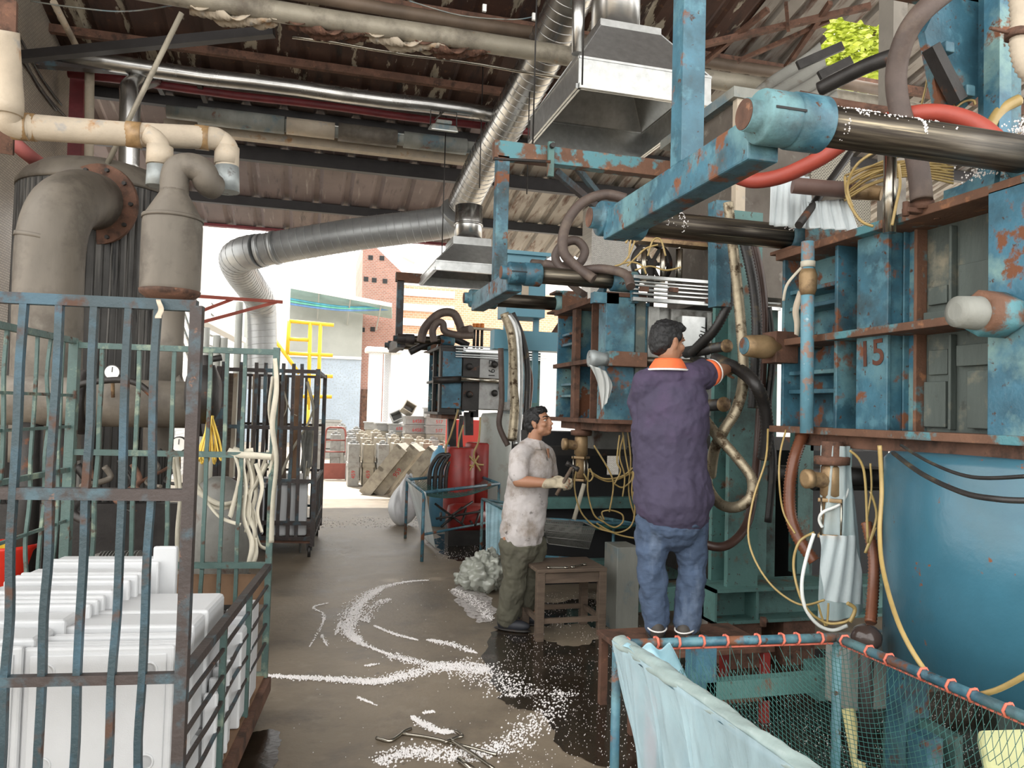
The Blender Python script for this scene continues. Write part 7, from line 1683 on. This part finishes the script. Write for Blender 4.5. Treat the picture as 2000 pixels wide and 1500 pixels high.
# ================================================================ MOULDS AND CRATES IN THE YARD
def mould_panel(name, c, w_, h, d, lean, yaw, label, group, mat, slots=True, ink=False):
    """slotted cast mould panel leaning back; c: floor point"""
    T = thing(name, label, 'mould', c, group)
    m = Matrix.Rotation(yaw, 3, 'Z') @ Matrix.Rotation(lean, 3, 'Y')
    def W(x, y, z): return V(c)+m @ V((x, y, z))
    def bx(x0, x1, y0, y1, z0, z1, nm, mt=mat, par=T): return MB().box(W((x0+x1)/2, (y0+y1)/2, (z0+z1)/2), (x1-x0, y1-y0, z1-z0), m).build(nm, mt, par)
    bx(0, d*.5, -w_/2, w_/2, 0, h, 'back_slab'); fr_ = MB()
    for (y0, y1, z0, z1) in ((-w_/2, -w_/2+.04, 0, h), (w_/2-.04, w_/2, 0, h), (-w_/2, w_/2, 0, .05), (-w_/2, w_/2, h-.05, h), (-w_/2, w_/2, h*.48, h*.54)):
        fr_.box(W(-d*.25, (y0+y1)/2, (z0+z1)/2), (d*.5, y1-y0, z1-z0), m)
    fr_.build('rim', mat, T)
    if slots:
        s_ = MB(); n = 6
        for r_ in (0, 1):
            for i in range(n):
                yy = -w_/2+.07+(w_-.14)*i/(n-1); zz0 = .10+r_*h*.5
                s_.box(W(-d*.2, yy, zz0+h*.15), (d*.35, .022, h*.28), m)
        s_.build('slot_ribs', mat, T)
    if ink:
        text(ink, .12, W(d*.2, -w_/2-.002, h*.5), m @ V((0, 0, 1)), m @ V((-1, 0, 0)), mRedInk, T, 'painted_number', .001)
    return T
rowA = [(655, 935), (672, 948), (690, 960), (708, 972), (735, 985), (760, 962), (785, 955), (800, 940)]
ordn = ['first', 'second', 'third', 'fourth', 'fifth', 'sixth', 'seventh', 'eighth', 'ninth', 'tenth', 'eleventh', 'twelfth']
# leaning slotted panels nearest to us
px = [(712, 952), (742, 962), (772, 972), (800, 985), (830, 975), (862, 965), (890, 960)]
for i, (x, y) in enumerate(px):
    c = pt(x, y, Z=0.0); c.y = min(c.y, 14.4)
    mould_panel('leaning_mould', c, .62, 1.12, .22, R(38), R(-22+3*i), 'beige slotted mould panel leaning in the front row of moulds, %s from the left' % ordn[i], 'leaning moulds', mMouldBox, True, '959' if i in (1, 3) else False)
# upright moulds standing in rows
rd = random.Random(12)
cols = [(0, 4.0), (1, 0)]
n = 0
rows = [(15.6, [.95, 1.25, 1.55, 1.85, 2.15, 2.45, 2.75, 3.05, 3.35]), (16.9, [.95, 1.3, 1.6, 1.9, 2.2, 2.5, 2.8, 3.1, 3.4]), (18.2, [.35, .7, 1.0, 1.3, 1.65, 2.0, 2.4, 2.8, 3.2]), (20.4, [.4, .9, 1.3, 1.7, 2.1, 2.6, 3.1])]
place = ['front', 'second', 'third', 'back']
for ri, (yy, xs) in enumerate(rows):
    for i, x in enumerate(xs):
        h = rd.uniform(.80, .92)+.06*ri; w_ = .22; mt = rd.choice((mMouldBox, mMouldBox, mMouldGrey)); x += rd.uniform(-.03, .03)
        T = thing('standing_mould', '%s cast mould standing in the %s row of moulds, %s from the left' % ('grey' if mt is mMouldGrey else 'beige', place[ri], ordn[i]), 'mould', (x, yy, 0), 'standing moulds')
        q = yy+rd.uniform(-.1, .1)
        MB().bb(x-w_/2, x+w_/2, q, q+.55, 0, h).build('casting', mt, T, .012)
        MB().bb(x-w_/2-.012, x+w_/2+.012, q-.015, q+.565, h*.45, h*.55).build('parting_flange', mt, T)
        for s_ in (-.06, .06): MB().cyl((x+s_, q+.1, h), (x+s_, q+.1, h+.05), .028, seg=8).build('port', mt, T)
        MB().bb(x-.04, x+.04, q+.2, q+.34, h, h+.07).build('lug', mt, T)
        if ri == 0 and i in (0, 1, 3): text('459', .11, (x, q-.005, h*.28), (0, 0, 1), (-1, 0, 0), mRedInk, T, 'painted_number', .001)
# stacked aluminium trays with red writing
stacks = [(812, 905, 17.6, 2, .56), (778, 880, 18.6, 1, .5), (752, 870, 19.0, 1, .5), (853, 900, 17.4, 3, .56), (730, 860, 20, 1, .5)]
sn = ['second stack from the right', 'middle stack', 'fourth stack from the right', 'rightmost stack', 'leftmost stack']
tx = ['64581', '6581', '', '517', '']
for si, (px_, py_, yy, k, w_) in enumerate(stacks):
    x = pt(px_, 850, Y=yy).x; z0 = 1.02
    for j in range(k):
        T = thing('mould_tray', 'grey mould tray with red writing, %s in the %s' % (['bottom one', 'second one', 'third one'][j], sn[si]) if tx[si] else 'grey metal mould tray, %s' % sn[si], 'tray', (x, yy, z0), 'stacked trays')
        MB().box((x, yy+.25, z0+.09), (w_-.06, .5, .18)).build('tray_body', mMouldGrey, T, .008)
        MB().bb(x-w_/2, x+w_/2, yy-.02, yy+.52, z0+.17, z0+.20).build('tray_rim', mMouldGrey, T)
        if tx[si]: text(tx[si], .11, (x+.05, yy-.008, z0+.08), (1, 0, 0), (0, 0, 1), mRedInk, T, 'red_writing', .001)
        z0 += .205
    T = thing('tray_base_mould', 'beige casting carrying the %s of trays' % sn[si].replace('stack', 'pile'), 'mould', (x, yy, 0)); MB().bb(x-w_/2+.05, x+w_/2-.05, yy, yy+.5, 0, 1.015).build('casting', mMouldBox, T, .01)
# tipped boxes on top
for i, (px_, py_, yy, a_) in enumerate([(797, 798, 17.9, 30), (775, 815, 18.9, -25)]):
    c = pt(px_, py_, Y=yy); T = thing('tipped_box', ['open beige mould box tipped on top of the tray stacks', 'grey mould box tipped left of the tray stacks'][i], 'mould box', c)
    m = rot('Y', a_) @ rot('X', 70); mb = MB()
    for (dx, dy, sx, sy) in ((-.13, 0, .02, .22), (.13, 0, .02, .22), (0, -.11, .28, .02), (0, .11, .28, .02)): mb.box(c+m @ V((dx, dy, 0)), (sx, sy, .28), m)
    mb.build('walls', mMouldBox if i == 0 else mMouldGrey, T); MB().box(c+m @ V((0, 0, -.13)), (.28, .24, .02), m).build('bottom', mMouldGrey, T)
# far grey crates and hand truck
for i in range(4):
    x = pt(636, 840, Y=24).x+.0; T = thing('grey_crate', 'grey plastic crate in the stack by the blue wall, %s' % ['bottom', 'second from below', 'third from below', 'top'][i], 'crate', (x, 24, .3*i))
    MB().bb(x-.45, x+.45, 24, 24.6, .3*i, .3*i+.28).build('crate_body', mMouldGrey, T, .01); MB().bb(x-.48, x+.48, 23.97, 24.63, .3*i+.22, .3*i+.28).build('rim', mMouldGrey, T)
a = pt(640, 893, Z=0); b_ = pt(668, 895, Z=0); dx = (b_-a)
T = thing('hand_truck', 'rusty red hand truck standing in the passage before the moulds', 'hand truck', a)
c = V((pt(655, 893, Y=17).x, 17, 0)); w_ = .26; H_ = 1.05
mRedT = M('rust_red_paint', (.32, .10, .08), .6, 0, .2)
for s_ in (-1, 1): MB().tube(cr([c+V((s_*w_, 0, .05)), c+V((s_*w_*.9, .18, .6)), c+V((s_*w_*.8, .30, H_)), c+V((s_*w_*.5, .33, H_+.08))], 4), .022, 8).build('side_rail', mRedT if True else mGalv, T)
MB().tube([c+V((-w_*.5, .33, H_+.08)), c+V((w_*.5, .33, H_+.08))], .022, 8).build('handle', mRedT, T)
MB().bb(c.x-w_, c.x+w_, 16.98, 17.02, 0.02, .36).build('back_plate', mRedT, T)
for z in (.6, .85): MB().tube([c+V((-w_*.88, .18+(z-.6)*.28, z)), c+V((w_*.88, .18+(z-.6)*.28, z))], .016, 6).build('cross_bar', mRedT, T)
for s_ in (-1, 1): MB().cyl(c+V((s_*w_*1.1-.03, .12, .12)), c+V((s_*w_*1.1+.03, .12, .12)), .12, seg=16).build('wheel', mHoseK, T)
# red chair / crate bits between
x = pt(902, 815, Y=15).x
T = thing('red_crate', 'bright red plastic crate seen under the farthest machine', 'crate', (x, 15, 0)); MB().bb(x-.25, x+.4, 15, 15.4, .65, 1.4).build('body', mRedP, T, .02); MB().bb(x-.2, x+.35, 15.02, 15.38, 0, .65).build('stand', mMouldBox, T)
